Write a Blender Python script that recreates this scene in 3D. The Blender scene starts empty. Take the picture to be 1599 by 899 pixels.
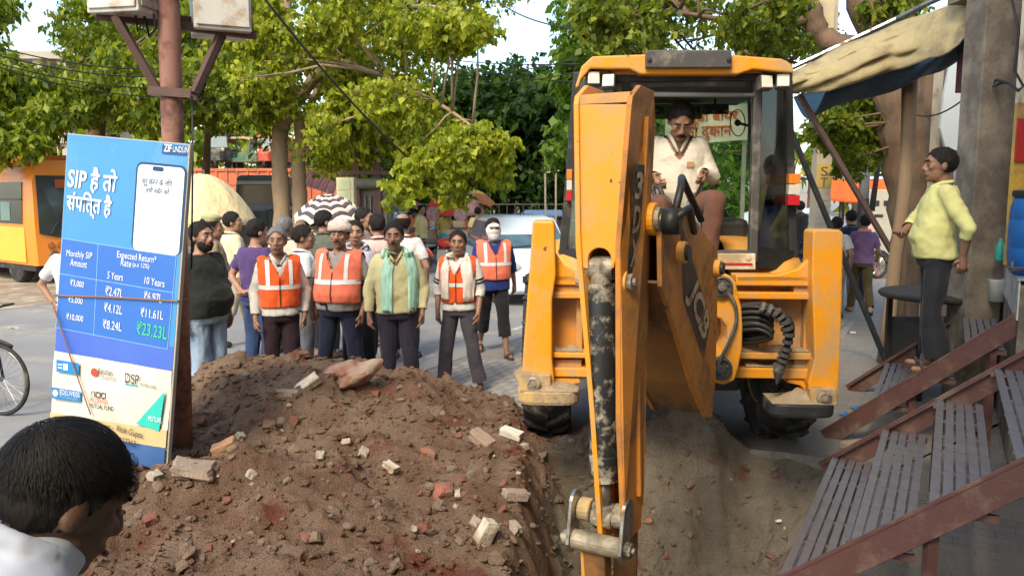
import bpy, bmesh, math, random
import numpy as np
from mathutils import Vector, Matrix
from mathutils.bvhtree import BVHTree

sc = bpy.context.scene
COL = sc.collection
R = math.radians

# ------------------------------------------------------------------ camera
CAM_H, PITCH, FPX, W0, H0 = 2.1, math.atan(152.5 / 1255.0), 1255.0, 1599.0, 899.0
cam_d = bpy.data.cameras.new("camera")
cam = bpy.data.objects.new("camera", cam_d)
COL.objects.link(cam)
cam.location = (0, 0, CAM_H)
cam.rotation_euler = (math.pi / 2 - PITCH, 0, 0)
cam_d.sensor_width = 36.0
cam_d.lens = 36.0 * FPX / W0
cam_d.clip_start = 0.05
cam_d.clip_end = 3000
sc.camera = cam

# ------------------------------------------------------------------ light
SUN_AZ = Vector((-0.36, -0.93, 0.0)).normalized()      # horizontal direction towards the hazy sun (behind, left)
SUN_EL = R(46)
world = bpy.data.worlds.new("World")
sc.world = world
world.use_nodes = True
wn = world.node_tree
bg = wn.nodes["Background"]
sky = wn.nodes.new("ShaderNodeTexSky")
sky.sky_type = 'NISHITA'
sky.sun_disc = False
sky.sun_elevation = SUN_EL
sky.sun_rotation = math.atan2(SUN_AZ.x, SUN_AZ.y)
sky.air_density = 1.0
sky.dust_density = 2.0
sky.ozone_density = 1.0
wn.links.new(sky.outputs[0], bg.inputs[0])
bg.inputs[1].default_value = 0.15
sun_d = bpy.data.lights.new("sun", 'SUN')
sun_d.energy = 1.1
sun_d.angle = R(14)
sun_d.color = (1.0, 0.90, 0.74)
sun = bpy.data.objects.new("sun", sun_d)
COL.objects.link(sun)
sdir = Vector((SUN_AZ.x * math.cos(SUN_EL), SUN_AZ.y * math.cos(SUN_EL), math.sin(SUN_EL)))
sun.rotation_euler = sdir.to_track_quat('Z', 'Y').to_euler()
sun.location = sdir * 60
sc.view_settings.view_transform = 'Standard'
sc.view_settings.look = 'None'
sc.view_settings.gamma = 1
sc.view_settings.exposure = 1.46
sc.view_settings.use_curve_mapping = False
sc.view_settings.use_white_balance = True
sc.view_settings.white_balance_temperature = 6900
sc.view_settings.white_balance_tint = 6
sc.render.engine = 'CYCLES'
sc.cycles.max_bounces = 6
sc.cycles.transparent_max_bounces = 12
sc.cycles.use_denoising = True

TSC = bpy.data.scenes.new('workshop')      # small side scene for evaluating modifiers quickly; removed at the end
def evaluated(o):
    TSC.collection.objects.link(o)
    vl = TSC.view_layers[0]; vl.update()
    me = bpy.data.meshes.new_from_object(o.evaluated_get(vl.depsgraph))
    return me
rng = random.Random(7)
nrs = np.random.RandomState(11)

# ------------------------------------------------------------------ pixel helpers (photograph pixel -> place)
CP, SP = math.cos(PITCH), math.sin(PITCH)
def ray(px, py):
    x = (px - W0 / 2) / FPX
    y = -(py - H0 / 2) / FPX
    return Vector((x, CP + y * SP, -SP + y * CP))
def P(px, py, Y):
    d = ray(px, py)
    return Vector((0, 0, CAM_H)) + d * (Y / d.y)
def G(px, py, z=0.0):
    d = ray(px, py)
    return Vector((0, 0, CAM_H)) + d * ((z - CAM_H) / d.z)
def topx(v):
    d = Vector(v) - Vector((0, 0, CAM_H))
    yc = d.z * CP + d.y * SP
    zc = d.y * CP - d.z * SP
    return (W0 / 2 + FPX * d.x / zc, H0 / 2 - FPX * yc / zc)

# ------------------------------------------------------------------ numpy noise
_perm = np.random.RandomState(3).rand(64, 64, 64).astype(np.float32)
def vnoise(p):
    p = np.asarray(p, dtype=np.float64)
    i = np.floor(p).astype(np.int64)
    f = p - i
    f = f * f * (3 - 2 * f)
    r = 0
    for dx in (0, 1):
        wx = f[:, 0] if dx else 1 - f[:, 0]
        for dy in (0, 1):
            wy = f[:, 1] if dy else 1 - f[:, 1]
            for dz in (0, 1):
                wz = f[:, 2] if dz else 1 - f[:, 2]
                r = r + wx * wy * wz * _perm[(i[:, 0] + dx) & 63, (i[:, 1] + dy) & 63, (i[:, 2] + dz) & 63]
    return r * 2 - 1
def fbm(p, oct=4, gain=0.5):
    p = np.asarray(p, dtype=np.float64)
    a, r, t = 1.0, 0, 0
    for k in range(oct):
        r = r + a * vnoise(p * (2.03 ** k) + 17.3 * k)
        t += a
        a *= gain
    return r / t

# ------------------------------------------------------------------ materials
MATS = {}
def nd(nt, t, **kw):
    n = nt.nodes.new(t)
    for k, v in kw.items():
        setattr(n, k, v)
    return n
def mat(name, col, col2=None, scale=6.0, rough=0.7, metal=0.0, bump=0.0, bscale=40.0, dirt=None, dscale=4.0, damt=0.5,
        coat=0.0, spec=0.4, stretch=None, detail=5.0, emit=None, hard=False, chips=None, sheen=0.0, dist=0.02, sss=0.0, trans=0.0, alpha=1.0):
    """procedural surface: base noise mix col..col2, patches of dirt, fine bump"""
    if name in MATS:
        return MATS[name]
    m = bpy.data.materials.new(name)
    m.use_nodes = True
    nt = m.node_tree
    b = nt.nodes["Principled BSDF"]
    c4 = lambda c: (c[0], c[1], c[2], 1.0)
    tc = nd(nt, "ShaderNodeTexCoord")
    mp = nd(nt, "ShaderNodeMapping")
    nt.links.new(tc.outputs["Object"], mp.inputs[0])
    if stretch:
        mp.inputs["Scale"].default_value = stretch
    out = None
    if col2 is None:
        col2 = tuple(c * 0.82 for c in col)
    n1 = nd(nt, "ShaderNodeTexNoise")
    n1.inputs["Scale"].default_value = scale
    n1.inputs["Detail"].default_value = detail
    n1.inputs["Roughness"].default_value = 0.62
    nt.links.new(mp.outputs[0], n1.inputs["Vector"])
    rp = nd(nt, "ShaderNodeValToRGB")
    rp.color_ramp.elements[0].position = 0.45 if hard else 0.3
    rp.color_ramp.elements[1].position = 0.55 if hard else 0.7
    rp.color_ramp.elements[0].color = c4(col)
    rp.color_ramp.elements[1].color = c4(col2)
    nt.links.new(n1.outputs["Fac"], rp.inputs[0])
    out = rp.outputs[0]
    b.inputs["Roughness"].default_value = rough
    if dirt is not None:
        n2 = nd(nt, "ShaderNodeTexNoise")
        n2.inputs["Scale"].default_value = dscale
        n2.inputs["Detail"].default_value = 9.0
        n2.inputs["Roughness"].default_value = 0.68
        nt.links.new(tc.outputs["Object"], n2.inputs["Vector"])
        r2 = nd(nt, "ShaderNodeValToRGB")
        r2.color_ramp.elements[0].position = 0.62 - damt * 0.3
        r2.color_ramp.elements[1].position = 0.72 - damt * 0.18
        nt.links.new(n2.outputs["Fac"], r2.inputs[0])
        mx = nd(nt, "ShaderNodeMix", data_type='RGBA')
        nt.links.new(r2.outputs[0], mx.inputs["Factor"])
        nt.links.new(out, mx.inputs["A"])
        mx.inputs["B"].default_value = c4(dirt)
        out = mx.outputs["Result"]
        mr = nd(nt, "ShaderNodeMapRange")
        nt.links.new(r2.outputs[0], mr.inputs[0])
        mr.inputs[3].default_value = rough
        mr.inputs[4].default_value = min(1.0, rough + 0.35)
        nt.links.new(mr.outputs[0], b.inputs["Roughness"])
    if chips:                      # small worn spots: (colour, scale, threshold)
        for k, (sc2, th) in enumerate(((chips[1], chips[2]), (chips[1] * 3.1, chips[2] + .02))):
            n4 = nd(nt, "ShaderNodeTexNoise"); n4.inputs["Scale"].default_value = sc2; n4.inputs["Detail"].default_value = 3.0; n4.inputs["Roughness"].default_value = .75
            nt.links.new(tc.outputs["Object"], n4.inputs["Vector"])
            r4 = nd(nt, "ShaderNodeValToRGB"); r4.color_ramp.elements[0].position = th; r4.color_ramp.elements[1].position = th + .025
            nt.links.new(n4.outputs["Fac"], r4.inputs[0])
            m4 = nd(nt, "ShaderNodeMix", data_type='RGBA'); nt.links.new(r4.outputs[0], m4.inputs["Factor"]); nt.links.new(out, m4.inputs["A"]); m4.inputs["B"].default_value = c4(chips[0]); out = m4.outputs["Result"]
    nt.links.new(out, b.inputs["Base Color"])
    b.inputs["Metallic"].default_value = metal
    b.inputs["Specular IOR Level"].default_value = spec
    if coat:
        b.inputs["Coat Weight"].default_value = coat
        b.inputs["Coat Roughness"].default_value = 0.15
    if sheen:
        b.inputs["Sheen Weight"].default_value = sheen
    if sss:
        b.inputs["Subsurface Weight"].default_value = sss
        b.inputs["Subsurface Radius"].default_value = (0.012, 0.005, 0.003)
    if trans:
        b.inputs["Transmission Weight"].default_value = trans
    if alpha < 1:
        b.inputs["Alpha"].default_value = alpha
    if emit:
        b.inputs["Emission Color"].default_value = c4(emit[0])
        b.inputs["Emission Strength"].default_value = emit[1]
    if bump:
        n3 = nd(nt, "ShaderNodeTexNoise")
        n3.inputs["Scale"].default_value = bscale
        n3.inputs["Detail"].default_value = 6.0 if detail > 4 else 1.6
        n3.inputs["Roughness"].default_value = 0.6
        nt.links.new(mp.outputs[0], n3.inputs["Vector"])
        bp = nd(nt, "ShaderNodeBump")
        bp.inputs["Strength"].default_value = bump
        bp.inputs["Distance"].default_value = dist
        nt.links.new(n3.outputs["Fac"], bp.inputs["Height"])
        nt.links.new(bp.outputs[0], b.inputs["Normal"])
    MATS[name] = m
    return m
def flat(name, col, rough=0.6, spec=0.3):
    return mat(name, col, tuple(c * 0.9 for c in col), scale=30, rough=rough, spec=spec)
def cloth(name, col, col2=None):
    return mat("cloth_" + name, col, col2 or tuple(c * 0.78 for c in col), scale=5, rough=0.9, bump=0.7, bscale=7, detail=3.0, spec=0.15, sheen=0.1, dist=0.05, stretch=(1, 1, .7))
def glass_mat(name, tint=(0.75, 0.85, 0.85), a=0.25, rough=0.03):
    """thin pane: mostly see-through, glossy with fresnel"""
    if name in MATS:
        return MATS[name]
    m = bpy.data.materials.new(name)
    m.use_nodes = True
    nt = m.node_tree
    nt.nodes.clear()
    o = nd(nt, "ShaderNodeOutputMaterial")
    tr = nd(nt, "ShaderNodeBsdfTransparent")
    tr.inputs[0].default_value = (*tint, 1)
    gl = nd(nt, "ShaderNodeBsdfGlossy")
    gl.inputs["Roughness"].default_value = rough
    df = nd(nt, "ShaderNodeBsdfDiffuse")
    df.inputs[0].default_value = (0.30, 0.29, 0.26, 1)
    fr = nd(nt, "ShaderNodeFresnel")
    fr.inputs[0].default_value = 1.5
    ns = nd(nt, "ShaderNodeTexNoise")
    ns.inputs["Scale"].default_value = 5
    ns.inputs["Detail"].default_value = 8
    tc = nd(nt, "ShaderNodeTexCoord")
    nt.links.new(tc.outputs["Object"], ns.inputs["Vector"])
    mr = nd(nt, "ShaderNodeMapRange")
    mr.inputs[1].default_value = 0.35
    mr.inputs[2].default_value = 0.8
    mr.inputs[3].default_value = 0.0
    mr.inputs[4].default_value = a
    nt.links.new(ns.outputs["Fac"], mr.inputs[0])
    m1 = nd(nt, "ShaderNodeMixShader")
    nt.links.new(mr.outputs[0], m1.inputs[0])
    nt.links.new(tr.outputs[0], m1.inputs[1])
    nt.links.new(df.outputs[0], m1.inputs[2])
    m2 = nd(nt, "ShaderNodeMixShader")
    nt.links.new(fr.outputs[0], m2.inputs[0])
    nt.links.new(m1.outputs[0], m2.inputs[1])
    nt.links.new(gl.outputs[0], m2.inputs[2])
    nt.links.new(m2.outputs[0], o.inputs[0])
    MATS[name] = m
    return m

# ------------------------------------------------------------------ mesh builder
class MB:
    def __init__(s):
        s.v, s.f = [], []
    def add(s, vs, fs, M=None):
        n = len(s.v)
        for q in vs:
            q = Vector(q)
            s.v.append(M @ q if M else q)
        s.f += [tuple(i + n for i in f) for f in fs]
        return s
    def box(s, c, d, M=None, rot=None):
        x, y, z = d[0] / 2, d[1] / 2, d[2] / 2
        vs = [Vector(q) for q in ((-x, -y, -z), (x, -y, -z), (x, y, -z), (-x, y, -z), (-x, -y, z), (x, -y, z), (x, y, z), (-x, y, z))]
        if rot is not None:
            rm = rot if isinstance(rot, Matrix) else Matrix.Rotation(rot, 3, 'Z')
            vs = [rm @ q for q in vs]
        vs = [q + Vector(c) for q in vs]
        return s.add(vs, [(0, 3, 2, 1), (4, 5, 6, 7), (0, 1, 5, 4), (1, 2, 6, 5), (2, 3, 7, 6), (3, 0, 4, 7)], M)
    def span(s, a, b, M=None):
        return s.box([(a[i] + b[i]) / 2 for i in range(3)], [abs(b[i] - a[i]) for i in range(3)], M)
    def beam(s, a, b, w, h, up=(0, 0, 1), M=None):
        a, b = Vector(a), Vector(b)
        d = (b - a)
        L = d.length
        d.normalize()
        u = Vector(up)
        if abs(d.dot(u)) > 0.98:
            u = Vector((0, 1, 0))
        r = d.cross(u).normalized()
        u = r.cross(d)
        vs = []
        for p in (a, b):
            for sx, sz in ((-1, -1), (1, -1), (1, 1), (-1, 1)):
                vs.append(p + r * sx * w / 2 + u * sz * h / 2)
        return s.add(vs, [(0, 1, 2, 3), (7, 6, 5, 4), (0, 4, 5, 1), (1, 5, 6, 2), (2, 6, 7, 3), (3, 7, 4, 0)], M)
    def prism(s, poly, t0, t1, fn):
        """poly: list of 2D points (ccw), fn(u,v,t)->3D"""
        n = len(poly)
        vs = [fn(u, v, t0) for u, v in poly] + [fn(u, v, t1) for u, v in poly]
        fs = [tuple(range(n))[::-1], tuple(range(n, 2 * n))]
        for i in range(n):
            j = (i + 1) % n
            fs.append((i, j, n + j, n + i))
        return s.add(vs, fs)
    def tube(s, pts, r, n=8, cap=True, M=None, sq=1.0):
        pts = [Vector(p) for p in pts]
        k = len(pts)
        rs = r if isinstance(r, (list, tuple)) else [r] * k
        vs, fs = [], []
        ref = None
        for i, p in enumerate(pts):
            d = (pts[min(i + 1, k - 1)] - pts[max(i - 1, 0)])
            if d.length < 1e-9:
                d = Vector((0, 0, 1))
            d.normalize()
            if ref is None:
                ref = Vector((0, 0, 1)) if abs(d.z) < 0.9 else Vector((1, 0, 0))
                ref = (ref - d * ref.dot(d)).normalized()
            else:
                ref = (ref - d * ref.dot(d))
                if ref.length < 1e-6:
                    ref = Vector((1, 0, 0))
                ref.normalize()
            e = d.cross(ref)
            for j in range(n):
                a = 2 * math.pi * j / n
                vs.append(p + ref * math.cos(a) * rs[i] + e * math.sin(a) * rs[i] * sq)
        for i in range(k - 1):
            for j in range(n):
                j2 = (j + 1) % n
                fs.append((i * n + j, i * n + j2, (i + 1) * n + j2, (i + 1) * n + j))
        if cap:
            fs.append(tuple(range(n))[::-1])
            fs.append(tuple((k - 1) * n + j for j in range(n)))
        return s.add(vs, fs, M)
    def cyl(s, a, b, r, n=16, r2=None, M=None):
        return s.tube([a, b], [r, r if r2 is None else r2], n, True, M)
    def lathe(s, prof, n=20, M=None, axis='Z'):
        vs, fs = [], []
        k = len(prof)
        for (r, h) in prof:
            for j in range(n):
                a = 2 * math.pi * j / n
                q = (r * math.cos(a), r * math.sin(a), h)
                if axis == 'X':
                    q = (q[2], q[0], q[1])
                elif axis == 'Y':
                    q = (q[0], -q[2], q[1])
                vs.append(q)
        for i in range(k - 1):
            for j in range(n):
                j2 = (j + 1) % n
                fs.append((i * n + j, i * n + j2, (i + 1) * n + j2, (i + 1) * n + j))
        if prof[0][0] > 1e-5:
            fs.append(tuple(range(n))[::-1])
        if prof[-1][0] > 1e-5:
            fs.append(tuple((k - 1) * n + j for j in range(n)))
        return s.add(vs, fs, M)
    def loft(s, rings, cap=True, M=None, closed=True):
        n = len(rings[0])
        vs = [p for r in rings for p in r]
        fs = []
        for i in range(len(rings) - 1):
            for j in range(n if closed else n - 1):
                j2 = (j + 1) % n
                fs.append((i * n + j, i * n + j2, (i + 1) * n + j2, (i + 1) * n + j))
        if cap and closed:
            fs.append(tuple(range(n))[::-1])
            fs.append(tuple((len(rings) - 1) * n + j for j in range(n)))
        return s.add(vs, fs, M)
    def ell(s, c, r, n=12, m=8, rot=None):
        rings = []
        c = Vector(c)
        rm = rot or Matrix.Identity(3)
        for i in range(m + 1):
            t = -math.pi / 2 + math.pi * i / m
            cr = max(math.cos(t), 1e-3)
            rings.append([c + rm @ Vector((r[0] * cr * math.cos(2 * math.pi * j / n), r[1] * cr * math.sin(2 * math.pi * j / n), r[2] * math.sin(t))) for j in range(n)])
        return s.loft(rings)
    def cap(s, a, b, ra, rb, n=10):
        """round cone"""
        a, b = Vector(a), Vector(b)
        d = (b - a)
        if d.length < 1e-6:
            return s.ell(a, (ra, ra, ra), n)
        d.normalize()
        pts, rs = [], []
        for t in (-1.0, -0.87, -0.5):
            pts.append(a + d * ra * t); rs.append(max(ra * math.sqrt(1 - t * t), 1e-3))
        pts.append(a); rs.append(ra)
        pts.append(b); rs.append(rb)
        for t in (0.5, 0.87, 1.0):
            pts.append(b + d * rb * t); rs.append(max(rb * math.sqrt(1 - t * t), 1e-3))
        return s.tube(pts, rs, n)
    def grid(s, fn, nu, nv):
        vs = [fn(i / nu, j / nv) for j in range(nv + 1) for i in range(nu + 1)]
        fs = [(j * (nu + 1) + i, j * (nu + 1) + i + 1, (j + 1) * (nu + 1) + i + 1, (j + 1) * (nu + 1) + i) for j in range(nv) for i in range(nu)]
        return s.add(vs, fs)
    def mesh(s, name="mesh", smooth=False):
        me = bpy.data.meshes.new(name)
        me.from_pydata([tuple(v) for v in s.v], [], s.f)
        me.update()
        if smooth:
            me.polygons.foreach_set("use_smooth", [True] * len(me.polygons))
        return me
    def obj(s, name, m, parent=None, smooth=False, bevel=0, seg=2, solid=0, world=False, autos=False):
        return link(name, s.mesh(name, smooth), m, parent, bevel=bevel, seg=seg, solid=solid, world=world, autos=autos)

def link(name, me, m, parent=None, bevel=0, seg=2, solid=0, world=False, autos=False):
    o = bpy.data.objects.new(name, me)
    COL.objects.link(o)
    if m is not None:
        me.materials.clear()
        me.materials.append(m)
    if parent is not None:
        if world:            # vertices are given in world space: bring them into the parent's frame
            me.transform(wmat(parent).inverted())
        o.parent = parent
    if solid:
        md = o.modifiers.new("solid", 'SOLIDIFY'); md.thickness = solid; md.offset = 0
    if bevel:
        md = o.modifiers.new("bevel", 'BEVEL'); md.width = bevel; md.segments = seg; md.limit_method = 'ANGLE'; md.angle_limit = R(35)
    if autos:
        try:
            me.polygons.foreach_set("use_smooth", [True] * len(me.polygons))
            me.set_sharp_from_angle(angle=R(38))
        except Exception:
            pass
    return o
def wmat(o):
    M = Matrix.LocRotScale(o.location, o.rotation_euler, o.scale)
    return wmat(o.parent) @ M if o.parent else M
def thing(name, label, cat, loc=(0, 0, 0), rotz=0.0, group=None):
    o = bpy.data.objects.new(name, None)
    COL.objects.link(o)
    o.empty_display_size = 0.1
    o.location = loc
    o.rotation_euler = (0, 0, rotz)
    return tag(o, label, cat, group)
def tag(o, label, cat=None, group=None, kind=None):
    if label: o["label"] = label
    if cat: o["category"] = cat
    if group: o["group"] = group
    if kind: o["kind"] = kind
    return o
def struct(o):
    o["kind"] = "structure"
    return o
def mesh_np(name, v, f):
    """v (n,3), f (m,k) with constant k"""
    me = bpy.data.meshes.new(name)
    v = np.asarray(v, dtype=np.float32); f = np.asarray(f, dtype=np.int32)
    k = f.shape[1]
    me.vertices.add(len(v)); me.vertices.foreach_set("co", v.ravel())
    me.loops.add(f.size); me.loops.foreach_set("vertex_index", f.ravel())
    me.polygons.add(len(f))
    me.polygons.foreach_set("loop_start", np.arange(0, f.size, k, dtype=np.int32))
    me.update(calc_edges=True)
    me.validate()
    return me
def get_vf(me):
    v = np.empty(len(me.vertices) * 3, dtype=np.float32); me.vertices.foreach_get("co", v)
    return v.reshape(-1, 3)
def keep_faces(me, keepv):
    bm = bmesh.new(); bm.from_mesh(me)
    bm.verts.ensure_lookup_table()
    dv = [bm.verts[i] for i in np.nonzero(~keepv)[0]]
    bmesh.ops.delete(bm, geom=dv, context='VERTS')
    bm.to_mesh(me); bm.free(); me.update()
    return me
def remesh(mb, voxel, smooth=4, factor=0.5):
    me = mb.mesh("tmp")
    o = bpy.data.objects.new("tmp", me)
    md = o.modifiers.new("r", 'REMESH'); md.mode = 'VOXEL'; md.voxel_size = voxel; md.use_smooth_shade = True
    if smooth:
        ms = o.modifiers.new("s", 'SMOOTH'); ms.iterations = smooth; ms.factor = factor
    me2 = evaluated(o)
    bpy.data.objects.remove(o); bpy.data.meshes.remove(me)
    me2.polygons.foreach_set("use_smooth", [True] * len(me2.polygons))
    return me2
def displace(me, amp, freq, aniso=(1, 1, 1), oct=3, seed=0.0, bias=0.3):
    v = get_vf(me)
    n = np.empty(len(me.vertices) * 3, dtype=np.float32); me.vertices.foreach_get("normal", n); n = n.reshape(-1, 3)
    d = fbm(v * np.array(aniso) * freq + seed, oct)
    v2 = v + n * (d * amp + abs(amp) * bias)[:, None]
    me.vertices.foreach_set("co", v2.astype(np.float32).ravel()); me.update()
def text_me(s, w=None, h=None, size=1.0, align='C', shear=0.0, bold=0.0):
    """flat lettering as a mesh in the local XY plane, fitted to width w (and height h); origin centre (or left)"""
    cu = bpy.data.curves.new("t", 'FONT')
    cu.body = s; cu.size = size; cu.shear = shear; cu.offset = bold; cu.resolution_u = 3
    o = bpy.data.objects.new("t", cu)
    me = evaluated(o)
    bpy.data.objects.remove(o); bpy.data.curves.remove(cu)
    v = get_vf(me).copy()
    if len(v) == 0:
        return me
    lo, hi = v.min(0), v.max(0)
    sx = (w / max(hi[0] - lo[0], 1e-6)) if w else 1.0
    sy = (h / max(hi[1] - lo[1], 1e-6)) if h else sx
    c = (lo + hi) / 2
    v[:, 0] = (v[:, 0] - (c[0] if align == 'C' else lo[0])) * sx
    v[:, 1] = (v[:, 1] - c[1]) * sy
    v[:, 2] = 0
    me.vertices.foreach_set("co", v.ravel()); me.update()
    return me
def sag(a, b, drop, n=14):
    a, b = Vector(a), Vector(b)
    return [a.lerp(b, i / n) - Vector((0, 0, drop * 4 * (i / n) * (1 - i / n))) for i in range(n + 1)]
# ================================================================== SETTING
V2 = Vector((0.479, 0.878, 0)).normalized()      # along the shop row and the road
U2 = Vector((V2.y, -V2.x, 0))                    # towards the shops
F0 = Vector((0.66, 0, 0))
def S(s, p, z=0.0):
    """shop frame: s along the row, p out from the shop front towards the road"""
    return F0 + V2 * s - U2 * p + Vector((0, 0, z))
SROT = -math.atan2(V2.x, V2.y)

# ---- ground materials
def paving_mat():
    m = bpy.data.materials.new("dusty_paving"); m.use_nodes = True
    nt = m.node_tree; b = nt.nodes["Principled BSDF"]
    tc = nd(nt, "ShaderNodeTexCoord"); mp = nd(nt, "ShaderNodeMapping")
    mp.inputs["Rotation"].default_value = (0, 0, -SROT)
    nt.links.new(tc.outputs["Object"], mp.inputs[0])
    br = nd(nt, "ShaderNodeTexBrick")
    br.inputs["Scale"].default_value = 1.0
    br.inputs["Brick Width"].default_value = 0.23; br.inputs["Row Height"].default_value = 0.115
    br.inputs["Mortar Size"].default_value = 0.006; br.inputs["Mortar Smooth"].default_value = 0.6
    br.inputs["Color1"].default_value = (0.25, 0.235, 0.215, 1); br.inputs["Color2"].default_value = (0.31, 0.29, 0.265, 1)
    br.inputs["Mortar"].default_value = (0.17, 0.155, 0.14, 1)
    nt.links.new(mp.outputs[0], br.inputs["Vector"])
    n1 = nd(nt, "ShaderNodeTexNoise"); n1.inputs["Scale"].default_value = 1.1; n1.inputs["Detail"].default_value = 9; n1.inputs["Roughness"].default_value = 0.65
    nt.links.new(tc.outputs["Object"], n1.inputs["Vector"])
    rp = nd(nt, "ShaderNodeValToRGB"); rp.color_ramp.elements[0].position = 0.42; rp.color_ramp.elements[1].position = 0.62
    nt.links.new(n1.outputs["Fac"], rp.inputs[0])
    mx = nd(nt, "ShaderNodeMix", data_type='RGBA')
    nt.links.new(rp.outputs[0], mx.inputs["Factor"]); nt.links.new(br.outputs[0], mx.inputs["A"])
    mx.inputs["B"].default_value = (0.33, 0.28, 0.225, 1)
    n2 = nd(nt, "ShaderNodeTexNoise"); n2.inputs["Scale"].default_value = 60; n2.inputs["Detail"].default_value = 5
    nt.links.new(tc.outputs["Object"], n2.inputs["Vector"])
    m2 = nd(nt, "ShaderNodeMix", data_type='RGBA', blend_type='MULTIPLY'); m2.inputs["Factor"].default_value = 0.5
    nt.links.new(mx.outputs["Result"], m2.inputs["A"]); nt.links.new(n2.outputs["Fac"], m2.inputs["B"])
    nt.links.new(m2.outputs["Result"], b.inputs["Base Color"])
    b.inputs["Roughness"].default_value = 0.9
    bp = nd(nt, "ShaderNodeBump"); bp.inputs["Strength"].default_value = 0.5; bp.inputs["Distance"].default_value = 0.02
    nt.links.new(n2.outputs["Fac"], bp.inputs["Height"]); nt.links.new(bp.outputs[0], b.inputs["Normal"])
    return m
M_pave = paving_mat()
M_road = mat("asphalt", (0.20, 0.198, 0.195), (0.27, 0.262, 0.25), scale=0.7, rough=0.85, bump=0.3, bscale=120, dirt=(0.35, 0.31, 0.26), dscale=0.8, damt=0.35)
M_dirt = mat("dry_dirt", (0.30, 0.225, 0.15), (0.22, 0.165, 0.11), scale=0.9, rough=0.95, bump=0.6, bscale=22, dirt=(0.46, 0.39, 0.29), dscale=2.2, damt=0.5)
M_white_paint = mat("worn_road_paint", (0.60, 0.60, 0.57), (0.40, 0.39, 0.37), scale=9, rough=0.8, dirt=(0.28, 0.27, 0.25), dscale=6, damt=0.9)

# pit outline (world x, y): the ground sheet is cut along it
PIT = [(0.30, 6.33), (0.9, 6.42), (1.6, 6.40), (2.2, 6.30), (2.62, 6.12), (2.2, 5.45), (1.75, 4.6), (1.32, 3.8), (0.95, 2.9), (0.5, 2.2), (0.0, 2.1),
       (-0.12, 2.9), (-0.02, 3.8), (0.05, 4.7), (0.10, 5.5)]
def resample(poly, step=0.18):
    out = []
    for i in range(len(poly)):
        a, b = Vector(poly[i]), Vector(poly[(i + 1) % len(poly)])
        k = max(1, int((b - a).length / step))
        for j in range(k):
            out.append(a.lerp(b, j / k))
    return out
pit_fine = [p + Vector((rng.uniform(-.035, .035), rng.uniform(-.035, .035))) for p in resample(PIT, .12)]
cxy = Vector((1.0, 4.4))
mb = MB()
inner = [Vector((p.x, p.y, 0)) for p in pit_fine]
rings = []
for fac in (0, 3.0, 12, 60, 900):
    ring = []
    for p in inner:
        d = Vector((p.x - cxy.x, p.y - cxy.y, 0)); d.normalize()
        ring.append(p + d * fac)
    rings.append(ring)
rings.insert(0, [p + Vector((0, 0, -0.10)) for p in inner])
mb.loft(rings[::-1], cap=False)
ground = struct(mb.obj("ground", M_pave))
ground["label"] = "dusty paved ground around the machine and the pit"

def strip(name, s0, s1, p0, p1, z, m, n=1):
    mb = MB()
    mb.grid(lambda u, v: S(s0 + (s1 - s0) * u, p1 + (p0 - p1) * v, z), n, 1)
    return struct(mb.obj(name, m))
strip("road", -120, 400, 5.9, 15.6, 0.006, M_road, 20)
mb = MB()
vv = []
for i in range(61):
    s = -120 + 520 * i / 60
    vv.append(s)
verge = MB()
verge.grid(lambda u, v: S(-150 + 600 * u, 15.35 + 0.25 * math.sin(u * 140) + 500 * (v ** 3), 0.011 + 0.0 * v), 120, 4)
struct(verge.obj("verge", M_dirt))
# worn lane lines
mk = MB()
for k in range(-3, 14):
    for (p, w) in ((6.25, 0.12),):
        s0 = 1.0 + k * 4.5
        mk.grid(lambda u, v: S(s0 + 2.6 * u, p + w * (1 - v), 0.0105), 6, 1)
struct(mk.obj("road_edge_line", M_white_paint))
mk = MB()
for k in range(-4, 12):
    s0 = 0.4 + k * 3.4
    mk.grid(lambda u, v: S(s0 + 1.2 * u, 10.6 + 0.1 * (1 - v), 0.0105), 4, 1)
struct(mk.obj("road_centre_line", M_white_paint))

# ---- paving blocks that can be told apart beside the machine: parts of the ground
pv_mats = [mat("paving_block_%d" % i, c, None, scale=14, rough=0.9, bump=0.4, bscale=70, dirt=(0.34, 0.30, 0.25), dscale=5, damt=0.7)
           for i, c in enumerate([(0.26, 0.245, 0.225), (0.30, 0.28, 0.255), (0.23, 0.22, 0.205)])]
pv_me = []
for i in range(3):
    q = MB(); q.box((0, 0, 0), (0.1105, 0.221, 0.04)); me = q.mesh("paver"); me.materials.append(pv_mats[i])
    bm = bmesh.new(); bm.from_mesh(me); bmesh.ops.bevel(bm, geom=[e for e in bm.edges if all(v.co.z > 0 for v in e.verts)], offset=0.008, segments=1, affect='EDGES'); bm.to_mesh(me); bm.free()
    pv_me.append(me)
npv = 0
for i in range(-60, 60):
    for j in range(-80, 80):
        p = 0.115 * i + 4.2
        s = 0.226 * j + 6 + (0.113 if i % 2 else 0)
        c = S(s, p)
        px, py = topx(c)
        if not (690 < px < 830 and 560 < py < 690): 
            if not (1312 < px < 1385 and 500 < py < 660): continue
        if p > 5.75 or p < 1.9: continue
        if any((Vector((c.x, c.y)) - q).length < 0.16 for q in pit_fine): continue
        o = bpy.data.objects.new("paver", pv_me[rng.randrange(3)]); COL.objects.link(o)
        o.location = (c.x, c.y, -0.016 + rng.uniform(0, 0.004)); o.rotation_euler = (rng.uniform(-.015, .015), rng.uniform(-.015, .015), SROT + rng.uniform(-.02, .02))
        o.parent = ground
        npv += 1
        if npv >= 300: break
    if npv >= 300: break

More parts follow.
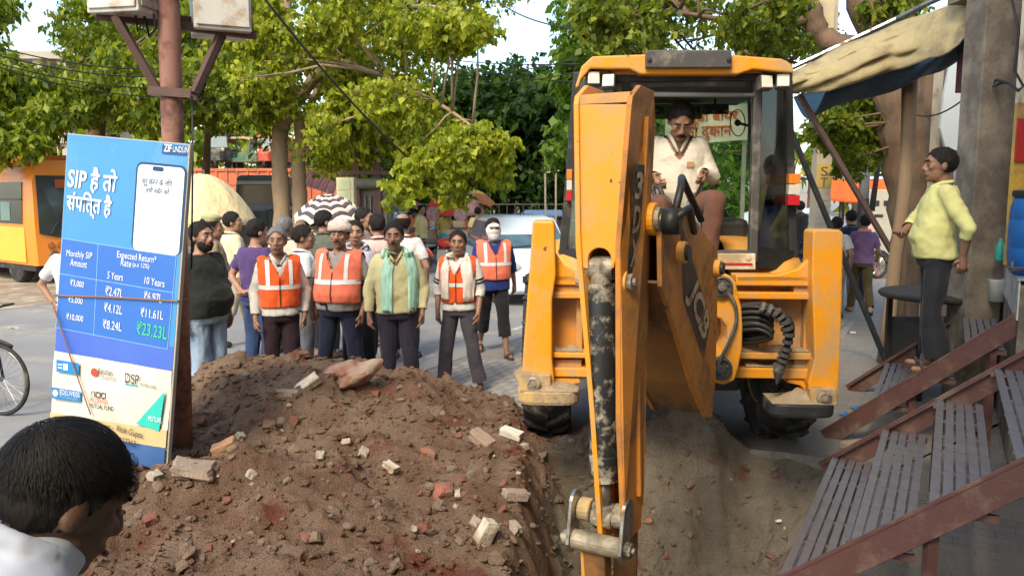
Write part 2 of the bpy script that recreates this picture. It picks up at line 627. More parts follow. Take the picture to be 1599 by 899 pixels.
# ------------------------------------------------------------------ soil heap and pit: one terrain patch
def smooth(a, b, x):
    t = np.clip((x - a) / (b - a), 0, 1)
    return t * t * (3 - 2 * t)
_pp = np.array([(p.x, p.y) for p in pit_fine])
def pit_sd(X, Y):
    """signed distance, positive inside the pit"""
    P0 = _pp; P1 = np.roll(_pp, -1, 0)
    best = np.full(X.shape, 1e9); ins = np.zeros(X.shape, bool)
    for (a, b) in zip(P0, P1):
        e = b - a
        t = np.clip(((X - a[0]) * e[0] + (Y - a[1]) * e[1]) / (e @ e), 0, 1)
        d = np.hypot(X - a[0] - e[0] * t, Y - a[1] - e[1] * t)
        best = np.minimum(best, d)
        c = (a[1] > Y) != (b[1] > Y)
        xi = a[0] + (Y - a[1]) / (b[1] - a[1] + 1e-12) * e[0]
        ins ^= c & (X < xi)
    return np.where(ins, best, -best)
def soil_h(X, Y, fine=True):
    X = np.asarray(X, float); Y = np.asarray(Y, float)
    z3 = np.zeros_like(X)
    q = np.stack([X, Y, z3 + 3.1], -1).reshape(-1, 3)
    lo = fbm(q * 1.1, 3).reshape(X.shape)
    A = np.interp(Y, [1.75, 2.5, 3.3, 4.2, 5.0, 5.7, 6.4, 6.95, 7.35, 7.75, 8.15], [0, .22, .34, .37, .40, .44, .55, .63, .52, .22, -0.08])
    fx = np.interp(X + 0.12 * lo, [-3.45, -3.1, -2.7, -2.3, -1.7, -1.1, -.7, -.42, -.15, .12, .35], [-.12, .25, .85, 1.0, 1.0, .86, .70, .48, .30, .06, -.2])
    fx2 = np.interp(X + 0.08 * lo, [-3.35, -2.9, -2.4, -1.6, -.8, -.3, .05, .3, .55], [-.12, .3, .9, 1.0, .84, .68, .55, .3, -.2])
    wv = smooth(5.3, 6.6, Y)
    h = A * (fx * wv + fx2 * (1 - wv))
    # ridges and hollows
    h = h + 0.16 * np.exp(-((X + 1.35) / .45) ** 2 - ((Y - 4.55) / .35) ** 2) - 0.13 * np.exp(-((X + .75) / .35) ** 2 - ((Y - 4.9) / .4) ** 2)
    h = h + 0.10 * np.exp(-((X + 1.75) / .3) ** 2 - ((Y - 6.1) / .35) ** 2) + 0.12 * np.exp(-((X + 2.15) / .3) ** 2 - ((Y - 4.3) / .4) ** 2)
    h = h - 0.10 * np.exp(-((X + 1.2) / .5) ** 2 - ((Y - 5.6) / .25) ** 2)
    # lip of the pit by the machine
    lip = 0.35 * np.exp(-((X - 1.30) / .52) ** 4) * np.exp(-((Y - 6.42) / .26) ** 2) + 0.24 * np.exp(-((X - .55) / .4) ** 2) * np.exp(-((Y - 6.45) / .22) ** 2)
    lip = lip + 0.11 * np.exp(-((X - 2.15) / .5) ** 4) * np.exp(-((Y - 6.36) / .16) ** 2)
    h = np.maximum(h, -0.09) + lip * (1 + .35 * lo)
    on = smooth(0.0, 0.12, h)
    sd = pit_sd(X + 0.05 * lo, Y + 0.07 * lo)
    far = smooth(5.0, 6.0, Y)
    slope = 1.15 * far + 1.9 * (1 - far)
    pit = np.where(sd > -0.02, -slope * np.maximum(sd + .02, 0), 0)
    pit = np.maximum(pit, -1.35 + 0.15 * lo)
    inside = smooth(-0.05, 0.35, sd)
    h = h * (1 - inside * (1 - 0.8 * far)) + pit
    act = np.clip(on + inside, 0, 1)
    if fine:
        m1 = fbm(q * np.array([2.6, 2.6, 1]), 4, .55).reshape(X.shape)
        m2 = fbm(q * np.array([11, 11, 1]) + 5, 4, .65).reshape(X.shape)
        m5 = (.25 - np.abs(fbm(q * np.array([6.5, 6.5, 1]) + 31, 3, .6)).reshape(X.shape))
        m3 = np.abs(fbm(q * np.array([5, 5, 1]) + 9, 3)).reshape(X.shape)
        m4 = np.maximum(fbm(q * np.array([3.7, 3.7, 1]) + 21, 2).reshape(X.shape), 0)
        h = h + act * (0.125 * m1 + 0.045 * m2 + 0.05 * m3 + .06 * m5 + .17 * m4 ** 1.4 - .03)
        st = fbm(q * np.array([8.0, 2.2, 1]) + 41, 3, .6).reshape(X.shape)
        h = h + inside * far * (.10 * st + .06 * m5)
    return h - 0.035 * (1 - act)
def soil_mat():
    m = bpy.data.materials.new("dug_soil"); m.use_nodes = True
    nt = m.node_tree; b = nt.nodes["Principled BSDF"]
    tc = nd(nt, "ShaderNodeTexCoord")
    def noise(sc_, det=8, ro=.6, off=0):
        n = nd(nt, "ShaderNodeTexNoise"); n.inputs["Scale"].default_value = sc_; n.inputs["Detail"].default_value = det; n.inputs["Roughness"].default_value = ro
        mp = nd(nt, "ShaderNodeMapping"); mp.inputs["Location"].default_value = (off, off * .7, off * .3)
        nt.links.new(tc.outputs["Object"], mp.inputs[0]); nt.links.new(mp.outputs[0], n.inputs["Vector"]); return n.outputs["Fac"]
    def ramp(src, a, bb, ca=(0, 0, 0, 1), cb=(1, 1, 1, 1)):
        r = nd(nt, "ShaderNodeValToRGB"); r.color_ramp.elements[0].position = a; r.color_ramp.elements[1].position = bb
        r.color_ramp.elements[0].color = ca; r.color_ramp.elements[1].color = cb
        nt.links.new(src, r.inputs[0]); return r.outputs[0]
    def mix(f, a, bcol, mode='MIX'):
        x = nd(nt, "ShaderNodeMix", data_type='RGBA', blend_type=mode)
        if isinstance(f, float): x.inputs["Factor"].default_value = f
        else: nt.links.new(f, x.inputs["Factor"])
        for k, c in (("A", a), ("B", bcol)):
            if isinstance(c, tuple): x.inputs[k].default_value = c
            else: nt.links.new(c, x.inputs[k])
        return x.outputs["Result"]
    base = ramp(noise(3.0), .35, .68, (0.285, 0.165, 0.105, 1), (0.480, 0.325, 0.220, 1))
    # greyer clay east of the pit edge
    sx = nd(nt, "ShaderNodeSeparateXYZ"); nt.links.new(tc.outputs["Object"], sx.inputs[0])
    ad = nd(nt, "ShaderNodeMath", operation='MULTIPLY_ADD'); nt.links.new(noise(1.6, 5, .6, 2), ad.inputs[0]); ad.inputs[1].default_value = 1.2; nt.links.new(sx.outputs[0], ad.inputs[2])
    clay = ramp(noise(4.0, 8, .65, 4), .3, .7, (0.33, 0.265, 0.19, 1), (0.50, 0.425, 0.325, 1))
    base = mix(ramp(ad.outputs[0], .85, 1.25), base, clay)
    base = mix(ramp(noise(1.9, 7, .6, 9), .58, .66), base, (0.30, 0.115, 0.080, 1))
    base = mix(ramp(noise(26, 4, .7, 1), .66, .72), base, (0.36, 0.15, 0.10, 1))
    base = mix(ramp(noise(45, 3, .7, 6), .70, .75), base, (0.48, 0.42, 0.34, 1))
    base = mix(.4, base, ramp(noise(70, 6, .7, 3), .15, .65), 'MULTIPLY')
    nt.links.new(base, b.inputs["Base Color"]); b.inputs["Roughness"].default_value = 0.97; b.inputs["Specular IOR Level"].default_value = 0.15
    h1 = nd(nt, "ShaderNodeMath", operation='ADD'); nt.links.new(noise(38, 9, .72, 5), h1.inputs[0]); nt.links.new(noise(120, 4, .6, 8), h1.inputs[1])
    bp = nd(nt, "ShaderNodeBump"); bp.inputs["Strength"].default_value = 1.0; bp.inputs["Distance"].default_value = 0.05
    nt.links.new(h1.outputs[0], bp.inputs["Height"]); nt.links.new(bp.outputs[0], b.inputs["Normal"])
    return m
M_soil = soil_mat()
gx = np.arange(-3.9, 3.0, 0.021); gy = np.arange(1.6, 8.4, 0.021)
GX, GY = np.meshgrid(gx, gy)
GZ = soil_h(GX, GY)
n_x, n_y = len(gx), len(gy)
idx = np.arange(n_x * n_y).reshape(n_y, n_x)
sf = np.stack([idx[:-1, :-1].ravel(), idx[:-1, 1:].ravel(), idx[1:, 1:].ravel(), idx[1:, :-1].ravel()], -1)
# drop cells that lie under the paving everywhere
low = (GZ.ravel()[sf].max(1) < -0.03) & (pit_sd(GX, GY).ravel()[sf].max(1) < -0.1)
sf = sf[~low]
# sideways jitter: crumbly, undercut outline
jit = np.stack([fbm(np.stack([GX.ravel() * 14, GY.ravel() * 14, GZ.ravel() * 14 + k], -1), 3) for k in (3, 30)], -1) * .018
sv = np.stack([GX.ravel() + jit[:, 0], GY.ravel() + jit[:, 1], GZ.ravel()], -1)
me = mesh_np("soil_heap", sv, sf)
me.polygons.foreach_set("use_smooth", [True] * len(me.polygons))
soil = link("soil_heap", me, M_soil)
tag(soil, "heap of dug brown soil and rubble beside the pit", "soil heap", kind="thing")
def soil_z(x, y):
    return float(soil_h(np.array([x]), np.array([y]))[0])
_sh = {}
def soil_hit(px, py):
    """where the sight line meets the soil"""
    d = ray(px, py); o = Vector((0, 0, CAM_H))
    ts = np.linspace(2.2, 9, 420)
    X = ts / d.y * d.x; Y = ts; Z = CAM_H + ts / d.y * d.z
    hh = np.maximum(soil_h(X, Y), -2)
    k = np.nonzero(Z < hh)[0]
    if len(k) == 0: return G(px, py)
    i = k[0]
    return Vector((X[i], Y[i], hh[i]))

# ---- stones and brick fragments lying in the soil (parts of the heap)
def rock_me(seed, sc_=(1, 1, 1), sub=2, rough=.35, box=False):
    bm = bmesh.new()
    if box:
        bmesh.ops.create_cube(bm, size=1.0)
        bmesh.ops.subdivide_edges(bm, edges=bm.edges[:], cuts=2, use_grid_fill=True)
    else:
        bmesh.ops.create_icosphere(bm, subdivisions=sub, radius=.5)
    v = np.array([x.co[:] for x in bm.verts])
    n = v / np.linalg.norm(v, axis=1)[:, None]
    d = fbm(v * 1.9 + seed * 7.1, 2) * rough
    for i, x in enumerate(bm.verts):
        q = Vector(v[i] + n[i] * d[i])
        x.co = Vector((q.x * sc_[0], q.y * sc_[1], q.z * sc_[2]))
    me = bpy.data.meshes.new("stone"); bm.to_mesh(me); bm.free()
    return me
M_rub = [mat("rubble_brown", (0.30, 0.20, 0.14), (0.38, 0.27, 0.19), scale=16, rough=.95, bump=.8, bscale=60),
         mat("rubble_red", (0.42, 0.13, 0.075), (0.30, 0.11, 0.08), scale=14, rough=.95, bump=.8, bscale=60, dirt=(.30, .2, .14), dscale=14, damt=.6),
         mat("rubble_grey", (0.36, 0.28, 0.21), (0.27, 0.20, 0.15), scale=14, rough=.95, bump=.8, bscale=60),
         mat("rubble_pale", (0.62, 0.55, 0.43), (0.48, 0.41, 0.31), scale=12, rough=.9, bump=.6, bscale=60, dirt=(.34, .24, .17), dscale=9, damt=.5)]
stone_mes = []
for i in range(14):
    box = i % 3 == 1
    me = rock_me(i + 1, (1, .8 + .2 * (i % 2), .62 + .1 * (i % 3)), 2, .30, box)
    me.materials.append(M_rub[[0, 1, 2, 0, 0, 0, 2, 1, 0, 0, 3, 1, 0, 0][i]])
    stone_mes.append(me)
cnt = 0; tries = 0
while cnt < 285 and tries < 9000:
    tries += 1
    px, py = rng.uniform(110, 1260), rng.uniform(575, 899)
    if px > 860 and rng.random() < .5: continue
    if px > 1300 - (py - 720) * .35 and py > 700: continue
    h = soil_hit(px, py)
    if h.z < -0.9 or (h.z < 0.03 and float(pit_sd(np.array([h.x]), np.array([h.y]))[0]) < 0): continue
    k = rng.randrange(14)
    sz = .022 + .062 * rng.random() ** 2.6
    o = bpy.data.objects.new("stone", stone_mes[k]); COL.objects.link(o)
    o.location = h + Vector((0, 0, sz * .12)); o.scale = (sz, sz * rng.uniform(.7, 1.1), sz * rng.uniform(.7, 1.0))
    o.rotation_euler = (rng.uniform(-.7, .7), rng.uniform(-.7, .7), rng.uniform(0, 6.3))
    o.parent = soil
    cnt += 1
# uncountable crumbs and clods
N = 15000
ax, ay = nrs.uniform(-3.2, 2.5, N), nrs.uniform(2.3, 7.8, N)
az = soil_h(ax, ay); ins = pit_sd(ax, ay)
ok = ((az > 0.02) | (ins > 0.03)) & (az > -1.0) & ~((ax > .8) & (ins < .25) & (ay < 6.0))
ax, ay, az = ax[ok], ay[ok], az[ok]
n = len(ax)
octv = np.array([(1, 0, 0), (-.8, .5, 0), (-.7, -.6, 0), (.1, .9, .1), (0, 0, .8), (.1, 0, -.6), (.3, -.9, .1)])
octf = np.array([(0, 3, 4), (3, 1, 4), (1, 2, 4), (2, 6, 4), (6, 0, 4), (3, 0, 5), (1, 3, 5), (2, 1, 5), (6, 2, 5), (0, 6, 5)])
size = (0.005 + 0.022 * nrs.rand(n) ** 3.5)
ang = nrs.rand(n) * 6.28
cs, sn = np.cos(ang), np.sin(ang)
vv = octv[None] * (1 + .4 * (nrs.rand(n, 7, 3) - .5)) * size[:, None, None]
vr = np.stack([vv[..., 0] * cs[:, None] - vv[..., 1] * sn[:, None], vv[..., 0] * sn[:, None] + vv[..., 1] * cs[:, None], vv[..., 2]], -1)
vr = vr + np.stack([ax, ay, az + size * .3], -1)[:, None, :]
ff = (octf[None] + (np.arange(n) * 7)[:, None, None]).reshape(-1, 3)
cl = link("clods", mesh_np("clods", vr.reshape(-1, 3), ff), M_soil, soil)
cl["kind"] = "stuff"
q = MB()
lx, ly = nrs.uniform(-3.0, 2.3, 900), nrs.uniform(2.6, 7.6, 900)
lz, lp = soil_h(lx, ly), pit_sd(lx, ly)
for x, y, z, inp in zip(lx, ly, lz, lp):
    if z < -.95 or (z < .06 and inp < .05) or (x > .8 and inp < .4 and y < 6.0): continue
    r = .012 + .036 * rng.random() ** 2
    me = stone_mes[rng.randrange(14)]
    M4 = Matrix.Translation((x, y, z + r * .15)) @ Matrix.Rotation(rng.uniform(0, 6.3), 4, 'Z') @ Matrix.Rotation(rng.uniform(-.5, .5), 4, 'X') @ Matrix.Diagonal((r * 2.2, r * rng.uniform(1.4, 2.2), r * rng.uniform(1.0, 1.7), 1))
    q.add([v.co for v in me.vertices], [tuple(p.vertices) for p in me.polygons], M4)
eb = q.obj("earth_lumps", M_soil, soil); eb["kind"] = "stuff"
# ---- larger pieces that can be singled out
def lump(name, label, cat, px, py, dims, rot, m, seed, box=True, rough=.12, lift=.2):
    if cat == 'brick': dims = tuple(d * .82 for d in dims); rough = rough + .08
    h = soil_hit(px, py)
    me = rock_me(seed, dims, 3, rough, box)
    o = link(name, me, m)
    md = o.modifiers.new("b", 'BEVEL'); md.width = min(dims) * .06; md.segments = 1
    o.location = h + Vector((0, 0, min(dims) * lift)); o.rotation_euler = [R(a) for a in rot]
    return tag(o, label, cat)
M_brick = M_rub[1]
lump("masonry_lump", "big red lump of brick masonry on top of the soil heap", "rubble", 545, 600, (.42, .27, .24), (10, -24, 20), mat("old_red_masonry", (0.26, 0.085, 0.06), (0.34, 0.17, 0.12), scale=7, rough=.95, bump=1.0, bscale=40, dirt=(.36, .27, .2), dscale=7, damt=.7), 21, False, .55, .25)
lump("brick", "yellowish whole brick leaning on the big red masonry lump", "brick", 481, 603, (.23, .11, .075), (25, -32, 25), M_rub[3], 22, True, .06)
lump("brick", "dusty flat brick below the yellowish brick on the heap crest", "brick", 445, 618, (.24, .11, .07), (0, 3, 5), M_rub[0], 23, True, .08)
lump("brick", "square tan brick half buried right of the signboard pole", "brick", 352, 708, (.19, .12, .13), (10, -20, 10), mat("tan_brick", (0.42, 0.24, 0.13), (0.34, 0.19, 0.11), scale=10, rough=.95, bump=.6, bscale=50), 24, True, .08)
lump("brick", "brown brick half buried at the right end of the heap", "brick", 752, 690, (.22, .12, .09), (10, 25, -35), M_rub[0], 25, True, .08)
lump("brick", "whitish broken brick at the heap's foot near the machine", "brick", 799, 682, (.20, .10, .07), (5, 12, -25), mat("whitish_brick", (0.70, 0.66, 0.55), (0.58, 0.52, 0.42), scale=10, rough=.9, bump=.5, bscale=50), 26, True, .06, .35)
lump("brick", "pale cream brick standing on end at the pit's left edge", "brick", 757, 846, (.10, .085, .22), (8, 26, 30), M_rub[3], 27, True, .05, .5)
lump("brick", "small white stone block in the middle of the heap", "brick", 610, 733, (.12, .07, .06), (0, 20, -30), M_rub[3], 28, True, .15)
lump("brick", "dark red brick half below the middle of the heap", "brick", 690, 776, (.13, .11, .09), (20, 10, 40), M_brick, 29, True, .2)
lump("brick", "orange brick end right of the white stone block", "brick", 668, 712, (.11, .08, .07), (10, 10, 10), M_brick, 30, True, .15)
lump("brick", "grey concrete chunk on the edge above the pale standing brick", "brick", 805, 780, (.18, .09, .07), (0, 10, 20), M_rub[2], 31, True, .12)
lump("stone", "flat grey brown stone slab at the foot of the rusty pole", "stone", 300, 735, (.20, .16, .06), (5, 12, 10), M_rub[2], 32, True, .25)
lump("paper_scrap", "small white scrap lying on the pit wall below the machine", "litter", 1214, 818, (.04, .02, .06), (60, 0, 10), flat("paper_white", (.75, .72, .65)), 33, True, .03)
lump("stone", "red stone sticking out of the pit wall beside the bucket link", "stone", 1013, 818, (.07, .06, .06), (0, 0, 0), M_brick, 34, False, .2)

# ------------------------------------------------------------------ slatted steel steps to the shops
M_slat = mat("worn_steel_slat", (0.20, 0.19, 0.205), (0.30, 0.28, 0.285), scale=7, rough=.42, metal=.55, bump=.12, bscale=60, dirt=(0.30, 0.17, 0.11), dscale=11, damt=.14)
M_oxide = mat("red_oxide_steel", (0.125, 0.055, 0.046), (0.095, 0.043, 0.037), scale=6, rough=.6, bump=.15, bscale=50, dirt=(0.19, 0.12, 0.09), dscale=5, damt=.4)
M_wood_foot = mat("weathered_block", (0.33, 0.24, 0.16), None, scale=8, rough=.9)
def staircase(label, o, width, t0, z0, nt_, run, rise, sl_z0, slope, tmin, tmax, slat_w=.043, pitch=.057, n_slats=5):
    """o: near-left ground corner of the flight (t=0); steps climb along U2, slats run along V2"""
    root = thing("steel_steps", label, "stairs", o)
    def L(t, w, z): return U2 * t + V2 * w + Vector((0, 0, z))
    for w, nm in ((-.035, 'near'), (width + .035, 'far')):
        q = MB()
        a, b = L(tmin, w, sl_z0 + slope * tmin), L(tmax, w, sl_z0 + slope * tmax)
        q.beam(a - Vector((0, 0, .075)), b - Vector((0, 0, .075)), .012, .15)
        dd = V2 * (.03 if w < 0 else -.03)
        q.beam(a + dd * .8 - Vector((0, 0, .004)), b + dd * .8 - Vector((0, 0, .004)), .06, .010)
        q.obj("stringer", M_oxide, root, bevel=.003, seg=1)
    sm = MB(); sm.box((0, 0, 0), (slat_w, width, .008)); sm = sm.mesh("slat"); sm.materials.append(M_slat)
    for k in range(nt_):
        t, z = t0 + k * run, z0 + k * rise
        tf = bpy.data.objects.new("tread", None); COL.objects.link(tf); tf.parent = root
        for w in (.02, width - .02):
            q = MB(); q.beam(L(t - .02, w, z - .03), L(t + n_slats * pitch, w, z - .03), .03, .036); q.obj("end_bar", M_oxide, tf)
        nb = 6
        for i in range(nb):
            w = .16 + (width - .32) * i / (nb - 1)
            q = MB(); q.beam(L(t, w, z - .011), L(t + n_slats * pitch - .01, w, z - .011), .022, .010); q.obj("crossbar", M_slat, tf)
        for i in range(n_slats):
            s = bpy.data.objects.new("slat", sm); COL.objects.link(s); s.parent = tf
            s.location = L(t + (i + .4) * pitch, width / 2 + rng.uniform(-.012, .012), z + rng.uniform(-.002, .003)); s.rotation_euler = (0, rng.uniform(-.03, .03), SROT + rng.uniform(-.004, .004))
    for t in (tmax * .45, tmax * .85):
        for w in (.02, width - .02):
            q = MB(); q.beam(L(t, w, .0 - o[2]), L(t, w, sl_z0 + slope * t - .14), .05, .05); q.obj("support", M_oxide, root)
    return root
oA = Vector((1.364, 3.906, 0))
stA = staircase("near flight of slatted steel steps with dark red stringers at lower right", oA, 2.10, 0.0, .14, 5, .327, .258, .135, .785, -.06, 1.5)
oB = Vector((2.72, 6.70, 0))
stB = staircase("farther flight of slatted steel steps where the yellow-shirted man stands", oB, 1.78, .309, .34, 4, .33, .27, .085, .83, -.02, 1.36, n_slats=5)
# loose planks and rubble at the foot of the steps
q = MB(); q.box((0, 0, 0), (.34, .12, .06)); o = q.obj("timber_block", mat("pale_timber", (.42, .33, .22), (.33, .25, .16), scale=5, rough=.9, stretch=(8, 1, 8)), bevel=.006)
o.location = P(1390, 650, 6.45); o.location.z = .03; o.location = G(1345, 700); o.location.z = .035; o.rotation_euler = (0, 0, .3)
tag(o, "short pale timber block on the ground between the two flights", "timber")
for (px, py, lab) in ((1340, 640, "blue plastic scrap beside the right stabiliser pad"), (1325, 650, "smaller blue plastic scrap closest to the rubber pad")):
    q = MB(); q.grid(lambda u, v: Vector(((u - .5) * .16, (v - .5) * .1, .012 + .02 * math.sin(u * 7) * math.cos(v * 5))), 8, 6)
    o = q.obj("plastic_scrap", flat("blue_plastic", (.05, .16, .42), .35), solid=.002, smooth=True); o.location = G(px, py); o.rotation_euler = (0, 0, rng.uniform(0, 3))
    tag(o, lab, "litter")

# ------------------------------------------------------------------ shop building on the right (also behind the camera: it shades the foreground)
M_plaster = mat("grimy_shaded_concrete", (0.30, 0.25, 0.19), (0.20, 0.17, 0.13), scale=3, rough=.92, bump=.4, bscale=30, dirt=(0.13, 0.105, 0.085), dscale=2.4, damt=.75)  # grime patches; base tone lowered to stand for the awning's shade
M_cream = mat("cream_wall_paint", (0.66, 0.58, 0.44), (0.56, 0.48, 0.36), scale=3, rough=.85, bump=.2, bscale=25, dirt=(.32, .26, .2), dscale=3, damt=.35)
M_yellow_wall = mat("yellow_wall_paint", (0.62, 0.37, 0.05), (0.5, 0.3, 0.06), scale=4, rough=.8, dirt=(.22, .16, .1), dscale=3, damt=.6)
M_tile = mat("white_tile", (0.62, 0.62, 0.60), (0.5, 0.5, 0.48), scale=5, rough=.35, dirt=(.3, .28, .25), dscale=5, damt=.4)
M_tiletop = mat("blue_grey_tile", (0.22, 0.26, 0.33), (0.3, 0.33, 0.38), scale=4, rough=.35)
shop = thing("shop_building", "grimy shop building with raised tiled platform at the right edge", "building", S(3, -3))
def sbox(mb, s0, s1, p0, p1, z0, z1):
    c = S((s0 + s1) / 2, (p0 + p1) / 2, (z0 + z1) / 2)
    return mb.box(c, (abs(p1 - p0), abs(s1 - s0), z1 - z0), rot=SROT)
q = MB(); sbox(q, 6.7, 9.1, -6, .10, 0.0, 1.40); sbox(q, -14, 6.7, -6, -.42, 0.0, 1.40)
q.obj("platform", M_plaster, shop, world=True)
q = MB()
for k in range(5):
    q2 = MB(); sbox(q2, 6.72 + k * .48, 6.72 + k * .48 + .474, .10, .112, 1.13, 1.43); q2.obj("tile", M_tile, shop, world=True, bevel=.003, seg=1)
q2 = MB(); sbox(q2, 6.7, 9.1, -5.8, .125, 1.432, 1.446); q2.obj("platform_top", M_tiletop, shop, world=True)
q = MB(); sbox(q, -14, 9.3, -7, -.25, 3.95, 8.6); q.obj("upper_storeys", M_cream, shop, world=True)
q = MB(); sbox(q, -14, 9.3, -7, -3.2, 1.41, 3.94); q.obj("wall", M_cream, shop, world=True)
q = MB(); c0 = P(1580, 300, 7.0); q.span((c0.x, 7.0, 2.84), (c0.x + .75, 7.05, 4.4)); q.obj("wall_upper", M_cream, shop, world=True)
q = MB(); q.span((c0.x, 7.002, 1.45), (c0.x + .75, 7.05, 2.838)); q.obj("wall_lower", M_yellow_wall, shop, world=True)
q = MB(); a = P(1591, 185, 6.97); b = P(1591, 252, 6.97); q.span((a.x, 6.975, b.z), (a.x + .3, 6.998, a.z)); q.obj("painted_panel", mat("red_panel", (.42, .03, .03), None, rough=.5), shop, world=True)
q = MB(); a = P(1521, 300, 7.6); q.span((a.x, 7.6, 0), (a.x + .33, 7.95, 4.3)); q.obj("pillar", M_plaster, shop, world=True, bevel=.012)
q = MB(); a = P(1506, 300, 8.2); b2 = P(1523, 140, 8.2); q.span((a.x, 8.2, b2.z), (a.x + .16, 8.5, 4.3)); q.obj("shutter_box", mat("maroon_paint", (.075, .02, .03), None, rough=.5), shop, world=True)
q = MB(); a = P(1503, 30, 8.1); q.span((a.x, 8.05, 3.95), (a.x + 1.2, 8.4, 4.25)); q.obj("lintel", M_plaster, shop, world=True)
# cable hanging on the pillar
q = MB(); q.tube([P(1578, -10, 7.0), P(1591, 50, 6.95), P(1584, 110, 6.9), P(1598, 135, 6.9), P(1590, 142, 6.9), P(1575, 130, 7.3), P(1555, 125, 7.56), P(1550, 135, 7.56), P(1570, 128, 7.5)], .012, 6)
o = q.obj("hanging_cable", mat("black_rubber", (.015, .015, .015), (.025, .024, .023), rough=.6), smooth=True)
tag(o, "black cable looped against the concrete pillar and cream wall", "cable")
# blue barrel
br = thing("water_barrel", "blue plastic water barrel with a tap on the platform", "barrel", P(1637, 428, 6.2))
br.location.z = 1.447
M_blue = mat("blue_barrel_plastic", (.012, .10, .34), (.015, .12, .38), rough=.38, spec=.5)
prof = [(.0, 0), (.24, 0), (.27, .03), (.285, .12), (.29, .2), (.285, .21), (.29, .22), (.29, .42), (.284, .43), (.29, .44), (.285, .52), (.27, .58), (.265, .6)]
q = MB(); q.lathe(prof, 28); q.obj("drum", M_blue, br, smooth=True)
q = MB(); q.lathe([(.0, .6), (.275, .6), (.28, .61), (.28, .645), (.27, .655), (0, .655)], 28); q.obj("lid", mat("dark_lid", (.02, .025, .03), None, rough=.5), br, smooth=False)
q = MB(); q.cyl((-.27, -.1, .06), (-.38, -.14, .06), .016, 10); q.cyl((-.37, -.135, .06), (-.37, -.135, .12), .012, 8); q.box((-.40, -.145, .075), (.05, .012, .012)); q.obj("tap", mat("brass_tap", (.35, .3, .25), None, metal=.8, rough=.4), br)
# bottle on platform
bt = P(1557, 428, 7.2); q = MB(); q.lathe([(0, 0), (.035, 0), (.037, .02), (.037, .13), (.02, .17), (.014, .19), (.014, .21), (0, .21)], 12)
o = q.obj("bottle", mat("teal_plastic", (.03, .34, .28), None, rough=.3), smooth=True); o.location = (P(1566, 428, 7.35).x, 7.42, 1.447); tag(o, "small teal bottle standing beside the blue barrel", "bottle")
q = MB(); q.lathe([(0, 0), (.07, 0), (.085, .2), (.09, .21), (.082, .205), (.067, .012), (0, .012)], 16)
o = q.obj("bucket", mat("white_bucket", (.6, .6, .57), None, rough=.5), smooth=True); o.location = P(1556, 470, 7.55); tag(o, "small whitish bucket hanging by the concrete pillar", "bucket")
# black stall table with bricks
tb = thing("stall_table", "black round-cornered stall table behind the yellow-shirted man", "table", (P(1470, 460, 8.25).x, 8.25, 0))
M_soot = mat("sooty_iron", (.02, .019, .018), (.035, .032, .03), rough=.6, bump=.3, bscale=30)
q = MB(); q.lathe([(0, 1.0), (.58, 1.0), (.6, 1.02), (.6, 1.045), (.58, 1.06), (0, 1.06)], 28); q.obj("table_top", M_soot, tb)
for sx, sy in ((-1, -1), (1, -1), (1, 1), (-1, 1)):
    q = MB(); q.beam((sx * .36, sy * .36, 0), (sx * .36, sy * .36, 1.0), .05, .05); q.obj("leg", M_soot, tb)
q = MB(); q.box((0, 0, .5), (.7, .7, .5)); q.obj("fire_box", M_soot, tb, bevel=.02)
M_fb = mat("fired_brick", (.36, .20, .13), (.28, .15, .10), scale=9, rough=.95, bump=.5, bscale=40, dirt=(.08, .06, .05), dscale=6, damt=.4)
for (dx, dy, dz, rz, lab) in ((.20, -.35, 1.10, .1, "left lower brick stacked on the black stall table"), (.42, -.30, 1.10, -.1, "right lower brick stacked on the black stall table"), (.20, -.34, 1.185, -.05, "left upper brick stacked on the black stall table"), (.43, -.28, 1.19, .3, "right upper brick stacked on the black stall table"), (.30, -.2, 1.265, .0, "topmost pale brick stacked on the black stall table")):
    q = MB(); q.box((0, 0, 0), (.2, .1, .075)); o = q.obj("brick", M_fb, bevel=.006); o.location = Vector(tb.location) + Vector((dx, dy, dz)); o.rotation_euler = (0, 0, rz); tag(o, lab, "brick")
# ================================================================== BACKHOE LOADER
JL, JA = Vector((1.18, 5.6, 0)), -0.07
jcb = thing("backhoe_loader", "dirty yellow backhoe loader digging over the pit", "excavator", JL, JA)
JM = Matrix.Translation(JL) @ Matrix.Rotation(JA, 4, 'Z'); JI = JM.inverted()
def J(px, py, yl):
    o = JI @ Vector((0, 0, CAM_H)); d = JI.to_3x3() @ ray(px, py)
    return o + d * ((yl - o.y) / d.y)
M_yel = mat("machine_yellow", (0.80, 0.312, 0.013), (0.73, 0.285, 0.014), scale=3, rough=.42, spec=.45, bump=.06, bscale=90, dirt=(0.50, 0.29, 0.11), dscale=2.8, damt=.55, coat=.1, chips=((.10, .055, .03), 9, .70))
M_yeld = mat("machine_yellow_dusty", (0.70, 0.29, 0.03), (0.60, 0.26, 0.05), scale=4, rough=.6, bump=.1, bscale=60, dirt=(0.34, 0.23, 0.14), dscale=3.0, damt=.85)
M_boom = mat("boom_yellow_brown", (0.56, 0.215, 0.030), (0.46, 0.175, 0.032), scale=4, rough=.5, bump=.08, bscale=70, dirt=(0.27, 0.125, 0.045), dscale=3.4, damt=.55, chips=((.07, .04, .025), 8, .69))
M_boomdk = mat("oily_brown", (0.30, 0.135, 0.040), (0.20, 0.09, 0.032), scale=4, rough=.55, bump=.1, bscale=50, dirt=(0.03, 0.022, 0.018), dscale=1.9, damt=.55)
M_blk = mat("black_plastic", (.018, .018, .019), (.03, .03, .03), scale=8, rough=.55, dirt=(.10, .085, .07), dscale=4, damt=.3)
